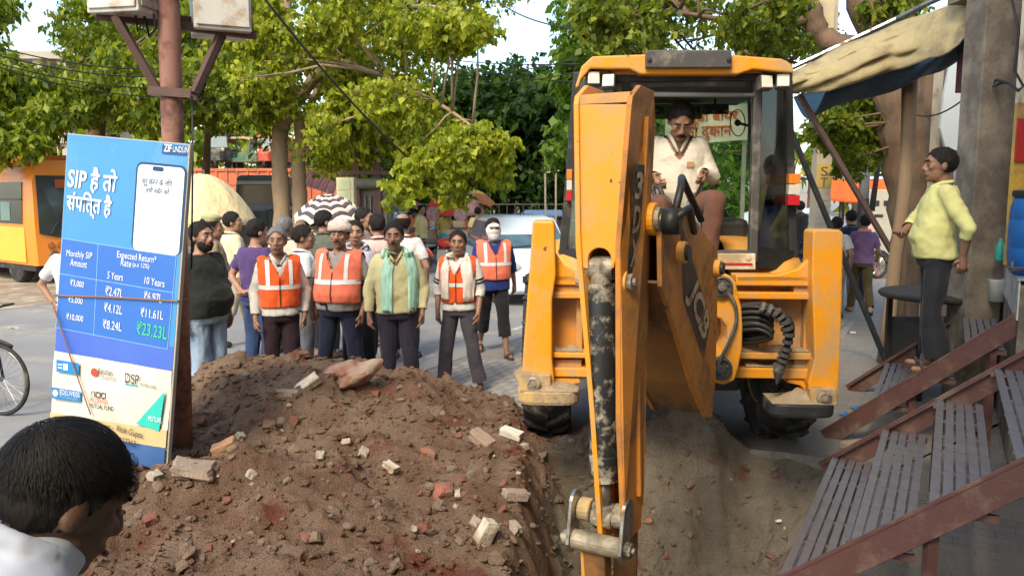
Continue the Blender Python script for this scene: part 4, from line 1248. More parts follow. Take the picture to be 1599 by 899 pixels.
# dark hoses beside the upper pin
q = MB(); q.tube([DW(aR(1.95) + .10, bF - .30, 1.96), DW(aR(1.95) + .17, bF - .30, 1.96)], .06, 16); q.tube([DW(aR(1.95) + .14, bF - .3, 1.96), DW(aR(1.9) + .16, bF - .36, 2.12), DW(aR(1.9) + .12, bF - .5, 2.16), DW(aR(1.9) + .14, bF - .8, 1.95)], .018, 8); q.tube([DW(aR(1.95) + .16, bF - .28, 1.98), DW(aR(1.9) + .20, bF - .36, 2.02), DW(aR(1.9) + .16, bF - .6, 1.9)], .018, 8); dobj(q, "hose", M_hose, smooth=True)
# bucket ram
rb = bF - .06
aa, zz1 = DP(939, 428, rb); bb_, zz2 = DP(943, 748, rb); cc_, zz3 = DP(942, 800, rb)
ax_ = lambda z: float(np.interp(z, [zz3, zz2, zz1], [cc_, bb_, aa]))
q = MB(); q.tube([DW(aa - .065, rb, zz1 + .03), DW(aa + .065, rb, zz1 + .03)], .052, 20); q.tube([DW(aa, rb, zz1 + .03), DW(aa, rb, zz1 - .06)], [.05, .045], 16); dobj(q, "ram_eye", M_pin, bevel=.006)
q = MB(); q.tube([DW(ax_(zz1 - .04), rb, zz1 - .04), DW(ax_(zz1 - .07), rb, zz1 - .07), DW(ax_(zz2 + .12), rb, zz2 + .12), DW(ax_(zz2 + .115), rb, zz2 + .115), DW(ax_(zz2), rb, zz2)], [.060, .063, .063, .068, .068], 24); ram = dobj(q, "ram_barrel", M_ram, autos=True)
q = MB(); q.tube([DW(ax_(zz2), rb, zz2 + .02), DW(ax_(zz3), rb, zz3)], .038, 20); dobj(q, "ram_rod", mat("grimy_chrome", (.22, .21, .2), (.30, .28, .25), scale=12, rough=.35, metal=.8, dirt=(.16, .11, .07), dscale=8, damt=.5), ram, smooth=True)
# tipping link
q = MB(); q.tube([DW(cc_, rb, zz3 + .045), DW(cc_, rb, zz3 - .05)], .052, 16); q.tube([DW(cc_ - .05, rb, zz3 - .02), DW(cc_ + .05, rb, zz3 - .02)], .048, 16); dobj(q, "rod_eye", M_pin, bevel=.008)
lk = bpy.data.objects.new("tipping_link", None); COL.objects.link(lk); lk.parent = dip
for sx in (-1, 1):
    q = MB(); q.tube([DW(cc_ + sx * .055, rb, zz3 + .0), DW(cc_ + sx * .115, rb, zz3 + .0)], .055, 18); dobj(q, "link_boss", M_muddy if sx < 0 else M_pin, lk, bevel=.006)
    prof = []
    for k in range(9): t = math.pi * k / 8; prof.append((rb + .03 + .06 * math.cos(t) * 1.0, zz3 + .04 + .06 * math.sin(t)))
    for k in range(9): t = math.pi + math.pi * k / 8; prof.append((rb + .07 + .055 * math.cos(t), zz3 - .13 + .055 * math.sin(t)))
    q = MB(); q.prism(prof, -.009, .009, lambda u, v, t: DW(cc_ + sx * .126 + t, u, v)); dobj(q, "link_plate", M_steel, lk, bevel=.003)
    q = MB(); q.tube([DW(cc_ + sx * .13, rb + .07, zz3 - .12), DW(cc_ + sx * .165, rb + .07, zz3 - .12)], .034, 14); q.tube([DW(cc_ + sx * .165, rb + .07, zz3 - .12), DW(cc_ + sx * .18, rb + .07, zz3 - .12)], .016, 8); dobj(q, "link_pin", M_pin, lk, bevel=.004)
q = MB(); q.tube([DW(cc_ - .115, rb + .07, zz3 - .12), DW(cc_ + .115, rb + .07, zz3 - .12)], .046, 20); dobj(q, "cross_pin", mat("worn_cross_pin", (.50, .42, .28), (.10, .08, .06), scale=9, rough=.5, metal=.3, bump=.3, bscale=30), lk)
q = MB(); q.beam(DW(cc_ - .02, rb + .03, zz3 - .12), DW(cc_ - .01, rb - .02, zz3 - .75), .11, .09, up=tuple(FV)); dobj(q, "tipping_arm", M_boomdk, lk, bevel=.01)
q = MB(); q.beam(DW(cc_ - .075, rb + .03, zz3 - .14), DW(cc_ - .06, rb - .0, zz3 - .7), .016, .08, up=tuple(FV)); dobj(q, "link_bar", M_yel, lk)
# digging bucket in the pit
q = MB(); zb = zz3 - .62
prof = [(-.25, zb + .05), (.12, zb + .12), (.22, zb - .1), (.20, zb - .45), (.02, zb - .62), (-.30, zb - .60), (-.30, zb - .57), (.0, zb - .58), (.16, zb - .43), (.18, zb - .1), (.10, zb + .08), (-.25, zb + .02)]
q.prism(prof, -.3, .3, lambda u, v, t: DW(cc_ + t, u, v)); bk = dobj(q, "bucket", M_boomdk, dip)
q = MB()
for sx in (-.29, .29):
    q.prism([(-.25, zb + .04), (.1, zb + .1), (.2, zb - .1), (.18, zb - .44), (.0, zb - .59), (-.28, zb - .58)], sx - .01, sx + .01, lambda u, v, t: DW(cc_ + t, u, v))
dobj(q, "bucket_side", M_boomdk, bk)
for k in range(4):
    q = MB(); q.beam(DW(cc_ - .24 + .16 * k, -.28, zb - .585), DW(cc_ - .24 + .16 * k, -.42, zb - .56), .05, .03); dobj(q, "bucket_tooth", M_steel, bk)
# boom
boom = bpy.data.objects.new("boom", None); COL.objects.link(boom); boom.parent = jcb
BW = .15
pb = [(-.12, 1.99), (-.16, 1.66), (-.40, 1.42), (-.75, 1.05), (-1.04, .82), (-1.18, .78), (-1.24, 1.0), (-1.23, 1.40), (-1.20, 1.76), (-1.0, 1.83), (-.75, 1.93), (-.45, 2.02)]
for sx in (-1, 1):
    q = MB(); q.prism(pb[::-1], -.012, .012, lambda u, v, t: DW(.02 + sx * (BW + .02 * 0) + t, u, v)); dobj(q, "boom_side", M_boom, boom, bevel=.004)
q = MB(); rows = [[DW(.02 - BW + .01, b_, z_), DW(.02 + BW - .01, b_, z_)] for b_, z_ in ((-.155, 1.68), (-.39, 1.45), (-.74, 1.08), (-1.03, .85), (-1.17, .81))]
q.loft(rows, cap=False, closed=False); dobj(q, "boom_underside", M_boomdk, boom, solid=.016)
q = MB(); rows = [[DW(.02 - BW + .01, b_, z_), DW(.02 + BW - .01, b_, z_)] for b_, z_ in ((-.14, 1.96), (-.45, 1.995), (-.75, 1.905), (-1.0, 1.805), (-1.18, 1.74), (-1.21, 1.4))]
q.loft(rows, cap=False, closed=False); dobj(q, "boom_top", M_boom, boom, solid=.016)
aB = .02 + BW
for (b_, z_, r_, L_) in ((-.42, 1.80, .055, .05), (-1.15, 1.66, .05, .045)):
    q = MB(); q.tube([DW(aB - .01, b_, z_), DW(aB + L_, b_, z_)], r_, 18); pb_ = dobj(q, "boom_pin", M_yel, boom, bevel=.006)
    q = MB(); q.tube([DW(aB + L_, b_, z_), DW(aB + L_ + .015, b_, z_)], r_ * .7, 14); dobj(q, "pin_end", M_blk, pb_)
# lettering: a plate of flat print on the boom side and on the dipper
def print_on(me, org, xd, yd, m, par, name="lettering"):
    zd = xd.cross(yd).normalized()
    M4 = Matrix((( xd.x, yd.x, zd.x, org.x), (xd.y, yd.y, zd.y, org.y), (xd.z, yd.z, zd.z, org.z), (0, 0, 0, 1)))
    me.transform(JI @ M4); return link(name, me, m, par)
M_letter = mat("worn_letter_cream", (.62, .50, .34), (.46, .33, .2), scale=20, rough=.6, dirt=(.2, .11, .05), dscale=12, damt=.5)
M_lblk = mat("worn_letter_black", (.035, .028, .024), (.06, .04, .03), scale=14, rough=.6, dirt=(.3, .14, .05), dscale=10, damt=.35)
# black panel behind JCB
e1 = (-FV * .74 - Vector((0, 0, .67))).normalized(); e2 = RV.cross(e1).normalized()
if e2.z < 0: e2 = -e2
ctr = DW(aB + .0135, -.74, 1.54)
q = MB(); q.add([(-.52, .10, 0), (.36, .10, 0), (.40, -.14, 0), (-.18, -.14, 0)], [(0, 3, 2, 1)]); print_on(q.mesh("p"), ctr, e1, e2, M_lblk, boom, "letter_panel")
print_on(text_me("JCB", .50, .225, shear=.3, bold=.035), ctr + e1 * .09 + RV * .003 - e2 * .02, e1, e2, M_letter, boom)
zc = 1.86
dn = (DW(aR(1.6), 0, 1.6) - DW(aR(2.1), 0, 2.1)).normalized()
org = DW(aR(1.95) + .040, .065, 1.965)
q = MB(); q.add([(-.245, -.072, 0), (.225, -.072, 0), (.225, .062, 0), (-.245, .072, 0)], [(0, 1, 2, 3)])
e_y = RV.cross(dn).normalized()
print_on(q.mesh("p"), org, dn, e_y, M_lblk, dip, "letter_panel")
for k_, ch_ in enumerate("3DX"): print_on(text_me(ch_, .098, .118, bold=.03, shear=.1), org + RV * .004 + dn * (-.155 + .145 * k_), -FV, -dn, M_letter, dip)

# ---- driver (sits on the machine: a thing of his own)
def stripes(name, c1, c2):
    m = mat("cloth_" + name, c1, c1, scale=4, rough=.9, bump=.5, bscale=14, spec=.15)
    nt = m.node_tree; b_ = nt.nodes["Principled BSDF"]
    w = nd(nt, "ShaderNodeTexWave"); w.inputs["Scale"].default_value = 34; w.inputs["Distortion"].default_value = .6; w.bands_direction = 'X'
    tc = nd(nt, "ShaderNodeTexCoord"); nt.links.new(tc.outputs["Object"], w.inputs["Vector"])
    rp = nd(nt, "ShaderNodeValToRGB"); rp.color_ramp.elements[0].position = .80; rp.color_ramp.elements[1].position = .95
    rp.color_ramp.elements[0].color = (*c1, 1); rp.color_ramp.elements[1].color = (*c2, 1)
    nt.links.new(w.outputs["Fac"], rp.inputs[0]); nt.links.new(rp.outputs[0], b_.inputs["Base Color"])
    return m
# ================================================================== PEOPLE
SKINS = {}
def skin(i):
    c = [(0.30, 0.155, 0.095), (0.37, 0.20, 0.125), (0.115, 0.056, 0.036), (0.42, 0.24, 0.16)][i]  # third tone darkened to stand for shade on the foreground face
    return mat("skin_%d" % i, c, tuple(x * .8 for x in c), scale=18, rough=.5, spec=.45, bump=.12, bscale=120, sss=.06)
M_hair = mat("black_hair", (.012, .010, .009), (.022, .018, .015), scale=60, rough=.7, spec=.15, bump=.9, bscale=90, stretch=(1, 1, .25), dist=.01)
M_hair_grey = mat("grey_hair", (.20, .19, .18), (.10, .095, .09), scale=50, rough=.6, bump=.9, bscale=90, stretch=(1, 1, .3), dist=.01)
M_eyew = flat("eye_white", (.34, .30, .26), .5, .1)
M_iris = flat("eye_iris", (.02, .013, .01), .15)
M_lip = mat("lip", (.22, .085, .065), None, rough=.5)
M_sole = mat("sandal_sole", (.05, .035, .03), (.09, .065, .05), rough=.8)
M_refl = mat("reflective_strip", (.72, .70, .66), (.60, .58, .55), scale=20, rough=.35, spec=.5)
M_dkpipe = flat("dark_piping", (.05, .02, .02))

def ellring(z, rx, ry, yc, n=20, M=None, pw=2.3):
    out = []
    for j in range(n):
        a = 2 * math.pi * j / n
        c, s = math.cos(a), math.sin(a)
        q = Vector((math.copysign(abs(c) ** (2 / pw), c) * rx, yc + math.copysign(abs(s) ** (2 / pw), s) * ry, z))
        out.append(M @ q if M else q)
    return out
def ribbon(bvh, pts, width, off=.006, mode='front', n=None, thick=.004, pleat=0.0, cols=3, falloff=None):
    """strip of cloth laid on a body: pts (x,z) seen from the front/back, or (angle,z) all round"""
    rows = []
    for i, (a, z) in enumerate(pts):
        a0, z0 = pts[max(i - 1, 0)]; a1, z1 = pts[min(i + 1, len(pts) - 1)]
        da, dz = a1 - a0, z1 - z0
        if mode == 'round':
            da *= .17
        l = math.hypot(da, dz) or 1
        nx, nz = -dz / l, da / l
        row = []
        for k in range(cols + 1):
            t = (k / cols - .5) * width
            if mode == 'round':
                an, zz = a + nx * t / .17, z + nz * t
                o = Vector((math.sin(an) * 1.5, -math.cos(an) * 1.5, zz)); d = Vector((-math.sin(an), math.cos(an), 0))
            else:
                sg = -1 if mode == 'front' else 1
                o = Vector((a + nx * t, sg * 1.5, z + nz * t)); d = Vector((0, -sg, 0))
            h = bvh.ray_cast(o, d, 3.0)[0]
            if h is None:
                h = (rows[-1][k] + d * off) if rows else None
                if h is None:
                    h = Vector((o.x, o.y - math.copysign(1.4, o.y), o.z))
            pl = pleat * math.sin(k * 2.4 + i * .5)
            row.append(h - d * (off + pl))
        rows.append(row)
    mb = MB()
    mb.loft(rows, cap=False, closed=False)
    me = mb.mesh("ribbon", True)
    return me

def person(label, X, D, H=1.7, yaw=0.0, z=0.0, group=None, skin_i=0, hair='short', hair_grey=False, head_yaw=0.0, head_pitch=0.0,
           w=1.0, belly=0.0, lean=0.0, arms=None, legs='stand', shirt=None, sleeve='short', collar=True, vneck=.06, tuck=False,
           pants=None, hem=.055, pants_len=1.0, shoes='sandal', vest=None, strips=True, face=True, moustache=False, beard=False,
           vox=.0125, neckz=1.462, hands=True, extra=None, hipz=None, sit=None, hand_curl=.5, hs=1.13, shirt_z=.86, look=None, rollup=False, fold=1.0, bald=False):
    yaw = R(yaw)
    jr = random.Random(int(abs(X) * 1000 + D * 77)); J_ = lambda a: jr.uniform(-a, a)
    sway, roll = J_(.03), J_(2.2)
    s = H / 1.7
    root = thing("person", label, "person", (X, D, z), yaw, group)
    hz = hipz if hipz is not None else .0
    U = Matrix.Translation((sway if not sit else 0, 0, hz)) @ Matrix.Translation((0, 0, .92)) @ Matrix.Rotation(R(roll), 4, 'Y') @ Matrix.Rotation(R(lean), 4, 'X') @ Matrix.Translation((0, 0, -.92))
    UT = lambda p: U @ Vector(p)
    # joints
    sh, el, wr, hd = {}, {}, {}, {}
    A = {'R': 'down', 'L': 'down'}
    if arms: A.update(arms)
    for k, sx in (('R', -1), ('L', 1)):     # image-left is the figure's right when it faces the camera
        sh[k] = UT((sx * .175 * w, .01, 1.395))
        a = A[k]
        if a == 'down':
            f_, g_ = J_(.03), J_(.05); el[k] = UT((sx * (.228 * w + .012 + abs(f_)), .035 + f_, 1.115)); wr[k] = UT((sx * (.225 * w + .02 + J_(.02)), -.05 + g_, .885)); hd[k] = Vector((sx * -.12, -.15 + g_, -1))
        elif a == 'behind':
            el[k] = UT((sx * .25 * w, .11, 1.13)); wr[k] = UT((sx * .05, .17, 1.0)); hd[k] = Vector((-sx, .1, -.2))
        elif a == 'swingf':
            el[k] = UT((sx * .235 * w, -.03, 1.12)); wr[k] = UT((sx * .245 * w, -.19, .93)); hd[k] = Vector((0, -.45, -.9))
        elif a == 'swingb':
            el[k] = UT((sx * .25 * w, .12, 1.13)); wr[k] = UT((sx * .28 * w, .13, .89)); hd[k] = Vector((0, .1, -1))
        elif a == 'hip':
            el[k] = UT((sx * .30 * w, .14, 1.14)); wr[k] = UT((sx * .20 * w, .02, .95)); hd[k] = Vector((-sx * .2, -.5, -.8))
        elif a == 'fold':
            el[k] = UT((sx * .22 * w, -.04, 1.12)); wr[k] = UT((sx * .07, -.24, 1.16)); hd[k] = Vector((-sx * .8, -.5, .1))
        elif a == 'reach':
            el[k] = UT((sx * .22 * w, -.18, 1.17)); wr[k] = UT((sx * .20, -.40, 1.25)); hd[k] = Vector((-sx * .1, -.9, .1))
        else:
            el[k], wr[k], hd[k] = UT(a[0]), UT(a[1]), Vector(a[2])
        hd[k].normalize()
    hip, kn, an, to = {}, {}, {}, {}
    for k, sx in (('R', -1), ('L', 1)):
        hip[k] = Vector((sx * .088 * w + (sway if not sit else 0), 0, .905 + hz))
        if sit:
            kn[k], an[k], to[k] = [Vector(q) for q in sit[k]]
        else:
            f = {'stand': (0, 0, 0), 'walk': (.30 * sx, 0, 0), 'walk2': (-.30 * sx, 0, 0), 'apart': (0, .05, 0)}[legs]
            kn[k] = Vector((sx * (.10 + f[1]) * 1.0 + sway * .5, -.02 + J_(.025) - f[0] * .45 - (.05 if f[0] < 0 else 0), .49))
            an[k] = Vector((sx * (.115 + f[1] * 1.8), .03 - f[0], .085 + (.06 if f[0] < 0 else 0)))
            to[k] = an[k] + Vector((sx * .03, -.17, -.045 - (.06 if f[0] < 0 else 0)))
    # torso rings
    def torso(g, z0=.84, z1=1.47, flare=0.0):
        prof = [(.84, .160, .112, .0), (.90, .168, .120, .0), (.98, .160, .112, -.004), (1.06, .155, .110, -.008), (1.15, .160, .114, -.008),
                (1.25, .172, .118, -.004), (1.33, .178, .112, .0), (1.40, .165, .095, .008), (1.44, .115, .078, .014), (1.475, .068, .062, .016)]
        out = []
        for (zz, rx, ry, yc) in prof:
            if zz < z0 - .02 or zz > z1 + .02: continue
            bb = belly * math.exp(-((zz - 1.06) / .13) ** 2)
            fl = flare * max(0, 1.0 - zz) 
            out.append(ellring(zz, rx * w + g + bb * .35 + fl, ry * (w * .6 + .4) + g + bb * .55 + fl, yc - bb * .5, 20, U))
        return out
    hc = Vector((0, -.018, 1.600))
    Hm = U @ Matrix.Translation((0, .015, 1.50)) @ Matrix.Rotation(R(head_yaw), 4, 'Z') @ Matrix.Rotation(R(head_pitch), 4, 'X') @ Matrix.Scale(hs, 4) @ Matrix.Translation((0, -.015, -1.50))
    HT = lambda p: Hm @ (hc + Vector(p))
    Hr = Hm.to_3x3()
    # ---- body: one continuous surface
    b = MB()
    b.loft(torso(-.016 if shirt is not None else 0))
    b.cap(UT((0, .02, 1.42)), UT((0, .005, 1.53)), .062, .055)
    b.ell(HT((0, .012, .022)), (.074, .094, .096), 16, 12, Hr)
    b.ell(HT((0, -.022, -.048)), (.057, .066, .066), 14, 10, Hr)
    b.ell(HT((0, -.060, -.088)), (.028, .024, .022), 10, 8, Hr)            # chin
    b.cap(HT((0, -.080, .022)), HT((0, -.100, -.020)), .010, .0145, 8)      # nose
    b.ell(HT((.014, -.092, -.026)), (.011, .012, .009), 8, 6, Hr); b.ell(HT((-.014, -.092, -.026)), (.011, .012, .009), 8, 6, Hr)
    b.cap(HT((-.035, -.072, .036)), HT((.035, -.072, .036)), .013, .013, 8)  # brow
    b.cap(HT((-.017, -.082, -.055)), HT((.017, -.082, -.055)), .011, .011, 8)  # mouth
    for sx in (-1, 1):
        b.ell(HT((sx * .045, -.062, -.012)), (.02, .02, .02), 8, 6, Hr)      # cheek
        b.ell(HT((sx * .077, .012, -.004)), (.010, .020, .032), 8, 8, Hr)    # ear
    for k in 'RL':
        b.cap(sh[k] + (UT((0, 0, 1.39)) - sh[k]) * .12, el[k], .046 * (w * .5 + .5), .040); b.cap(el[k], wr[k], .041, .027)
        palm = wr[k] + hd[k] * .055
        b.cap(wr[k] + hd[k] * .015, palm + hd[k] * .03, .028, .032)
        b.cap(hip[k], kn[k], .080 * (w * .5 + .5), .052); b.cap(kn[k], an[k], .056, .036)
        heel = an[k] + Vector((0, .035, -.045))
        if sit: heel = an[k] + Vector((0, .035, -.03))
        b.cap(heel, to[k], .034, .026)
        b.cap(an[k], heel, .036, .03)
    body = remesh(b, vox, 3, .4)
    # fingers rooted inside the palm
    fb = MB()
    if hands:
        for k, sx in (('R', -1), ('L', 1)):
            d = hd[k]
            side = d.cross(Vector((0, 1, 0)))
            if side.length < .1: side = Vector((1, 0, 0))
            # across the knuckles
            ax = Vector((0, 1, 0)) - d * d.y
            if ax.length < .15: ax = Vector((1, 0, 0)) - d * d.x
            ax.normalize()
            inn = d.cross(ax) * (1 if (d.cross(ax)).x * -sx > 0 else -1)
            root_p = wr[k] + d * .075
            for i, (o_, L_) in enumerate(((-.030, .078), (-.010, .088), (.011, .084), (.030, .066))):
                p0 = root_p + ax * o_ - d * .015
                c = hand_curl
                p1 = p0 + (d + inn * .25 * c).normalized() * L_ * .5
                p2 = p1 + (d + inn * 1.1 * c).normalized() * L_ * .32
                p3 = p2 + (d * (1 - c * .6) + inn * 1.4 * c).normalized() * L_ * .25
                fb.tube([p0, p1, p2, p3, p3 + (p3 - p2) * .25], [.0105, .0098, .0088, .0078, .003], 6)
            t0 = wr[k] + d * .03 - ax * .022
            t1 = t0 + (d * .6 - ax * .9 + inn * .3).normalized() * .035
            t2 = t1 + (d * 1 - ax * .35 + inn * .5).normalized() * .032
            fb.tube([t0, t1, t2, t2 + (t2 - t1) * .35], [.0135, .0118, .0098, .004], 6)
    bm = bmesh.new(); bm.from_mesh(body)
    if fb.v:
        fm = fb.mesh("f", True); bm.from_mesh(fm); bpy.data.meshes.remove(fm)
    for v in bm.verts: v.co *= s
    bm.to_mesh(body); bm.free()
    body.polygons.foreach_set("use_smooth", [True] * len(body.polygons))
    bo = link("body", body, skin(skin_i), root)
    def put(name, me, m, par=None, **kw):
        v = get_vf(me) * s
        me.vertices.foreach_set("co", v.astype(np.float32).ravel()); me.update()
        return link(name, me, m, par or root, **kw)
    Ui = U.inverted()
    def uloc(me):
        v = get_vf(me); M3 = np.array(Ui.to_3x3()); t = np.array(Ui.translation)
        return v @ M3.T + t
    cv = max(vox, .0125)
    # ---- trousers
    if pants is not None:
        q = MB()
        q.loft(torso(.012, .84, .99) if not sit else torso(.012, .84, .99))
        for k in 'RL':
            q.cap(hip[k], kn[k], .096 * (w * .5 + .5), .074)
            e = kn[k].lerp(an[k], pants_len - .08)
            q.cap(kn[k], e, .074, hem + .012)
        me = remesh(q, cv, 3)
        # hems: cut the round ends
        v = get_vf(me); kp = np.ones(len(v), bool)
        for k in 'RL':
            d = np.array((an[k] - kn[k]).normalized()); e = np.array(kn[k].lerp(an[k], pants_len - .06))
            kp &= ~(((v - e) @ d > 0) & (np.linalg.norm(v - e, axis=1) < .2))
        keep_faces(me, kp)
        displace(me, .015 * fold, 9, (1, 1, .55), 3, X)
        put("trousers", me, pants)
    # ---- shirt
    shb = None
    if shirt is not None:
        g = .019
        q = MB()
        q.loft(torso(g, shirt_z + .03 if not tuck else .95, 1.47, .12 if not tuck else 0))
        for k in 'RL':
            q.cap(sh[k] + (UT((0, 0, 1.39)) - sh[k]) * .15, el[k] if sleeve == 'long' else sh[k].lerp(el[k], .62), .068 * (w * .5 + .5), .056 if sleeve == 'long' else .062)
            if sleeve == 'threeq': q.cap(sh[k], el[k], .064, .058)
            if sleeve in ('long', 'threeq'):
                f = .86 if sleeve == 'long' else .30
                q.cap(el[k], el[k].lerp(wr[k], f), .055, .043 if sleeve == 'long' else .052)
        me = remesh(q, cv, 3)
        v = get_vf(me); u = uloc(me); kp = np.ones(len(v), bool)
        kp &= ~((u[:, 2] > neckz) & (np.hypot(u[:, 0], u[:, 1]) < .12))
        if vneck:
            kp &= ~((u[:, 1] < -.01) & (u[:, 2] > 1.455 - vneck) & (np.abs(u[:, 0]) < .010 + .60 * (u[:, 2] - 1.455 + vneck)))
        lowc = (shirt_z if not tuck else .945)
        kp &= ~((u[:, 2] < lowc) & (np.abs(u[:, 0]) < .2 * w) & (np.hypot(u[:, 0], u[:, 1]) < .32) & (np.abs(u[:, 0]) < .205 * w))
        for k in 'RL':
            if sleeve == 'short': a_, b_, f = sh[k], el[k], .70
            else: a_, b_, f = el[k], wr[k], (.88 if sleeve == 'long' else .36)
            d = np.array((b_ - a_).normalized()); e = np.array(a_.lerp(b_, f))
            kp &= ~(((v - e) @ d > 0) & (np.linalg.norm(v - e, axis=1) < .07))
        keep_faces(me, kp)
        displace(me, .013 * fold, 9, (1, 1, 1.3), 3, D * 3.1, .25)
        shb = BVHTree.FromPolygons([x.co.copy() for x in me.vertices], [p.vertices[:] for p in me.polygons])
        so = put("shirt", me, shirt)
        if collar:
            c = MB()
            for sx in (-1, 1):
                pts = [UT((sx * .012, -.085 - .25 * vneck, 1.435 - vneck * .5)), UT((sx * .055, -.072, 1.452)), UT((sx * .078, .0, 1.482)), UT((sx * .05, .075, 1.492)), UT((0, .09, 1.492))]
                c.tube(pts, [.014, .017, .017, .017, .017], 6, sq=.5)
            put("collar", c.mesh("collar", True), shirt, so)
    # ---- safety vest
    if vest is not None:
        q = MB()
        q.loft(torso(.041, .93, 1.47, .1))
        for k in 'RL': q.cap(sh[k] + (UT((0, 0, 1.39)) - sh[k]) * .55, sh[k] + (UT((0, 0, 1.40)) - sh[k]) * .10, .084, .086)
        me = remesh(q, cv, 3)
        u = uloc(me); kp = np.ones(len(u), bool)
        kp &= ~((u[:, 2] > 1.470) & (np.hypot(u[:, 0], u[:, 1]) < .125)) & ~(u[:, 2] < .915)
        kp &= ~((u[:, 1] < .0) & (u[:, 2] > 1.30) & (np.abs(u[:, 0]) < .004 + .50 * (u[:, 2] - 1.30)))
        kp &= ~((u[:, 1] < -.02) & (u[:, 2] < 1.0) & (np.abs(u[:, 0]) < .30 * (1.0 - u[:, 2])))
        kp &= ~(np.abs(u[:, 0]) > .215 * (w * .7 + .3))
        keep_faces(me, kp)
        displace(me, .010, 9, (1, 1, .8), 3, D * 1.7 + X)
        bv = BVHTree.FromPolygons([x.co.copy() for x in me.vertices], [p.vertices[:] for p in me.polygons])
        vo = put("safety_vest", me, vest)
        if strips:
            put("reflective_strip", ribbon(bv, [(a_ / 20 * 6.28, 1.18) for a_ in range(-10, 11)], .042, .006, 'round'), M_refl, vo)
            for sx in (-1, 1):
                put("reflective_strip", ribbon(bv, [(sx * .115 * w, 1.20 + i * .03) for i in range(9)], .036, .008, 'front'), M_refl, vo)
                put("reflective_strip", ribbon(bv, [(sx * .115 * w, 1.20 + i * .03) for i in range(9)], .036, .008, 'back'), M_refl, vo)
        put("piping", ribbon(bv, [(0.0, 1.0 + .03 * i) for i in range(11)], .010, .009, 'front', cols=1), M_dkpipe, vo)
        for sx in (-1, 1):
            put("piping", ribbon(bv, [(sx * (.010 + .50 * .022 * i), 1.305 + .022 * i) for i in range(8)], .012, .008, 'front', cols=1), M_dkpipe, vo)
        shb = bv
    # ---- hair
    hm = M_hair_grey if hair_grey else M_hair
    if hair and hair != 'none':
        q = MB()
        q.ell(HT((0, .020, .031)), (.0835, .1015, .0955), 20, 14, Hr)
        me = remesh(q, max(vox * .75, .007), 2)
        Hi = Hm.inverted(); v = get_vf(me)
        hh = v @ np.array(Hi.to_3x3()).T + np.array(Hi.translation) - np.array(hc)
        line = .062 + .02 * np.cos(hh[:, 0] * 40)
        kp = (hh[:, 2] > np.where(hh[:, 1] < -.045, line, np.where(hh[:, 1] < .012, line + (hh[:, 1] + .045) * -1.35, -.045)))
        if bald:
            kp &= ~((hh[:, 2] > .075))
        if hair == 'long': kp |= (hh[:, 1] > .03)
        keep_faces(me, kp)
        displace(me, .010, 42, (1, 1, .6), 3, X * 7, .3)
        put("hair", me, hm)
    if face:
        for sx in (-1, 1):
            e = MB(); e.ell(HT((sx * .031, -.079, .012)), (.0115, .0065, .0042), 10, 8, Hr); put("eye", e.mesh("eye", True), M_eyew)
            e = MB(); e.ell(HT((sx * .031, -.0845, .012)), (.0060, .0040, .0044), 8, 6, Hr); put("iris", e.mesh("iris", True), M_iris)
            e = MB(); e.cap(HT((sx * .014, -.0885, .034)), HT((sx * .047, -.078, .037)), .0055, .004, 6); put("eyebrow", e.mesh("eyebrow", True), hm)
        e = MB(); e.cap(HT((-.020, -.0925, -.060)), HT((.020, -.0925, -.060)), .0058, .0058, 6); put("mouth", e.mesh("mouth", True), M_lip)
        if moustache:
            e = MB()
            for sx in (-1, 1): e.cap(HT((sx * .002, -.099, -.045)), HT((sx * .031, -.084, -.056)), .0095, .0055, 7)
            put("moustache", e.mesh("moustache", True), hm)
        if beard:
            e = MB(); e.ell(HT((0, -.024, -.058)), (.0605, .0685, .064), 14, 10, Hr); e.ell(HT((0, -.062, -.090)), (.030, .026, .024), 10, 8, Hr)
            me = remesh(e, .008, 1); Hi = Hm.inverted(); v = get_vf(me); hh = v @ np.array(Hi.to_3x3()).T + np.array(Hi.translation) - np.array(hc)
            keep_faces(me, (hh[:, 2] < -.062) | ((np.abs(hh[:, 0]) > .036) & (hh[:, 2] < -.02)) ); displace(me, .004, 60)
            put("beard", me, hm)
    # ---- feet
    if shoes:
        for k in 'RL':
            q = MB()
            heel = an[k] + Vector((0, .035, -.045))
            if shoes == 'shoe':
                q.cap(heel + Vector((0, 0, .008)), to[k] + Vector((0, -.01, .01)), .046, .042); q.cap(an[k] + Vector((0, 0, -.01)), heel, .048, .045)
                me = remesh(q, .014, 2); put("shoe", me, flat("shoe_dark", (.03, .026, .024)))
            else:
                d = to[k] - heel
                n_ = 10; ring = []
                for zz in (-.038, -.018):
                    rg = []
                    for j in range(16):
                        a_ = 2 * math.pi * j / 16
                        y_ = math.sin(a_); wd = .044 + .006 * y_
                        rg.append(heel + d * (.5 + .72 * y_) + Vector((math.cos(a_) * wd, 0, zz + (.045 if False else 0) - d.z * (.5 + .72 * y_) * .0)))
                    ring.append(rg)
                q.loft(ring); so_ = put("sandal", q.mesh("sandal"), M_sole)
                q = MB(); c0 = heel + d * .72
                q.tube([c0 + Vector((-.046, .02, -.02)), c0 + Vector((-.034, 0, .028)), c0 + Vector((0, -.01, .042)), c0 + Vector((.034, 0, .028)), c0 + Vector((.046, .02, -.02))], .014, 6, sq=.5)
                put("strap", q.mesh("strap", True), M_sole, so_)
    ctx = dict(root=root, HT=HT, Hr=Hr, UT=UT, put=put, bvh=shb, wr=wr, hd=hd, sh=sh, el=el, s=s, w=w, Hm=Hm, hc=hc, hip=hip, kn=kn, an=an)
    if extra: extra(ctx)
    return root, ctx

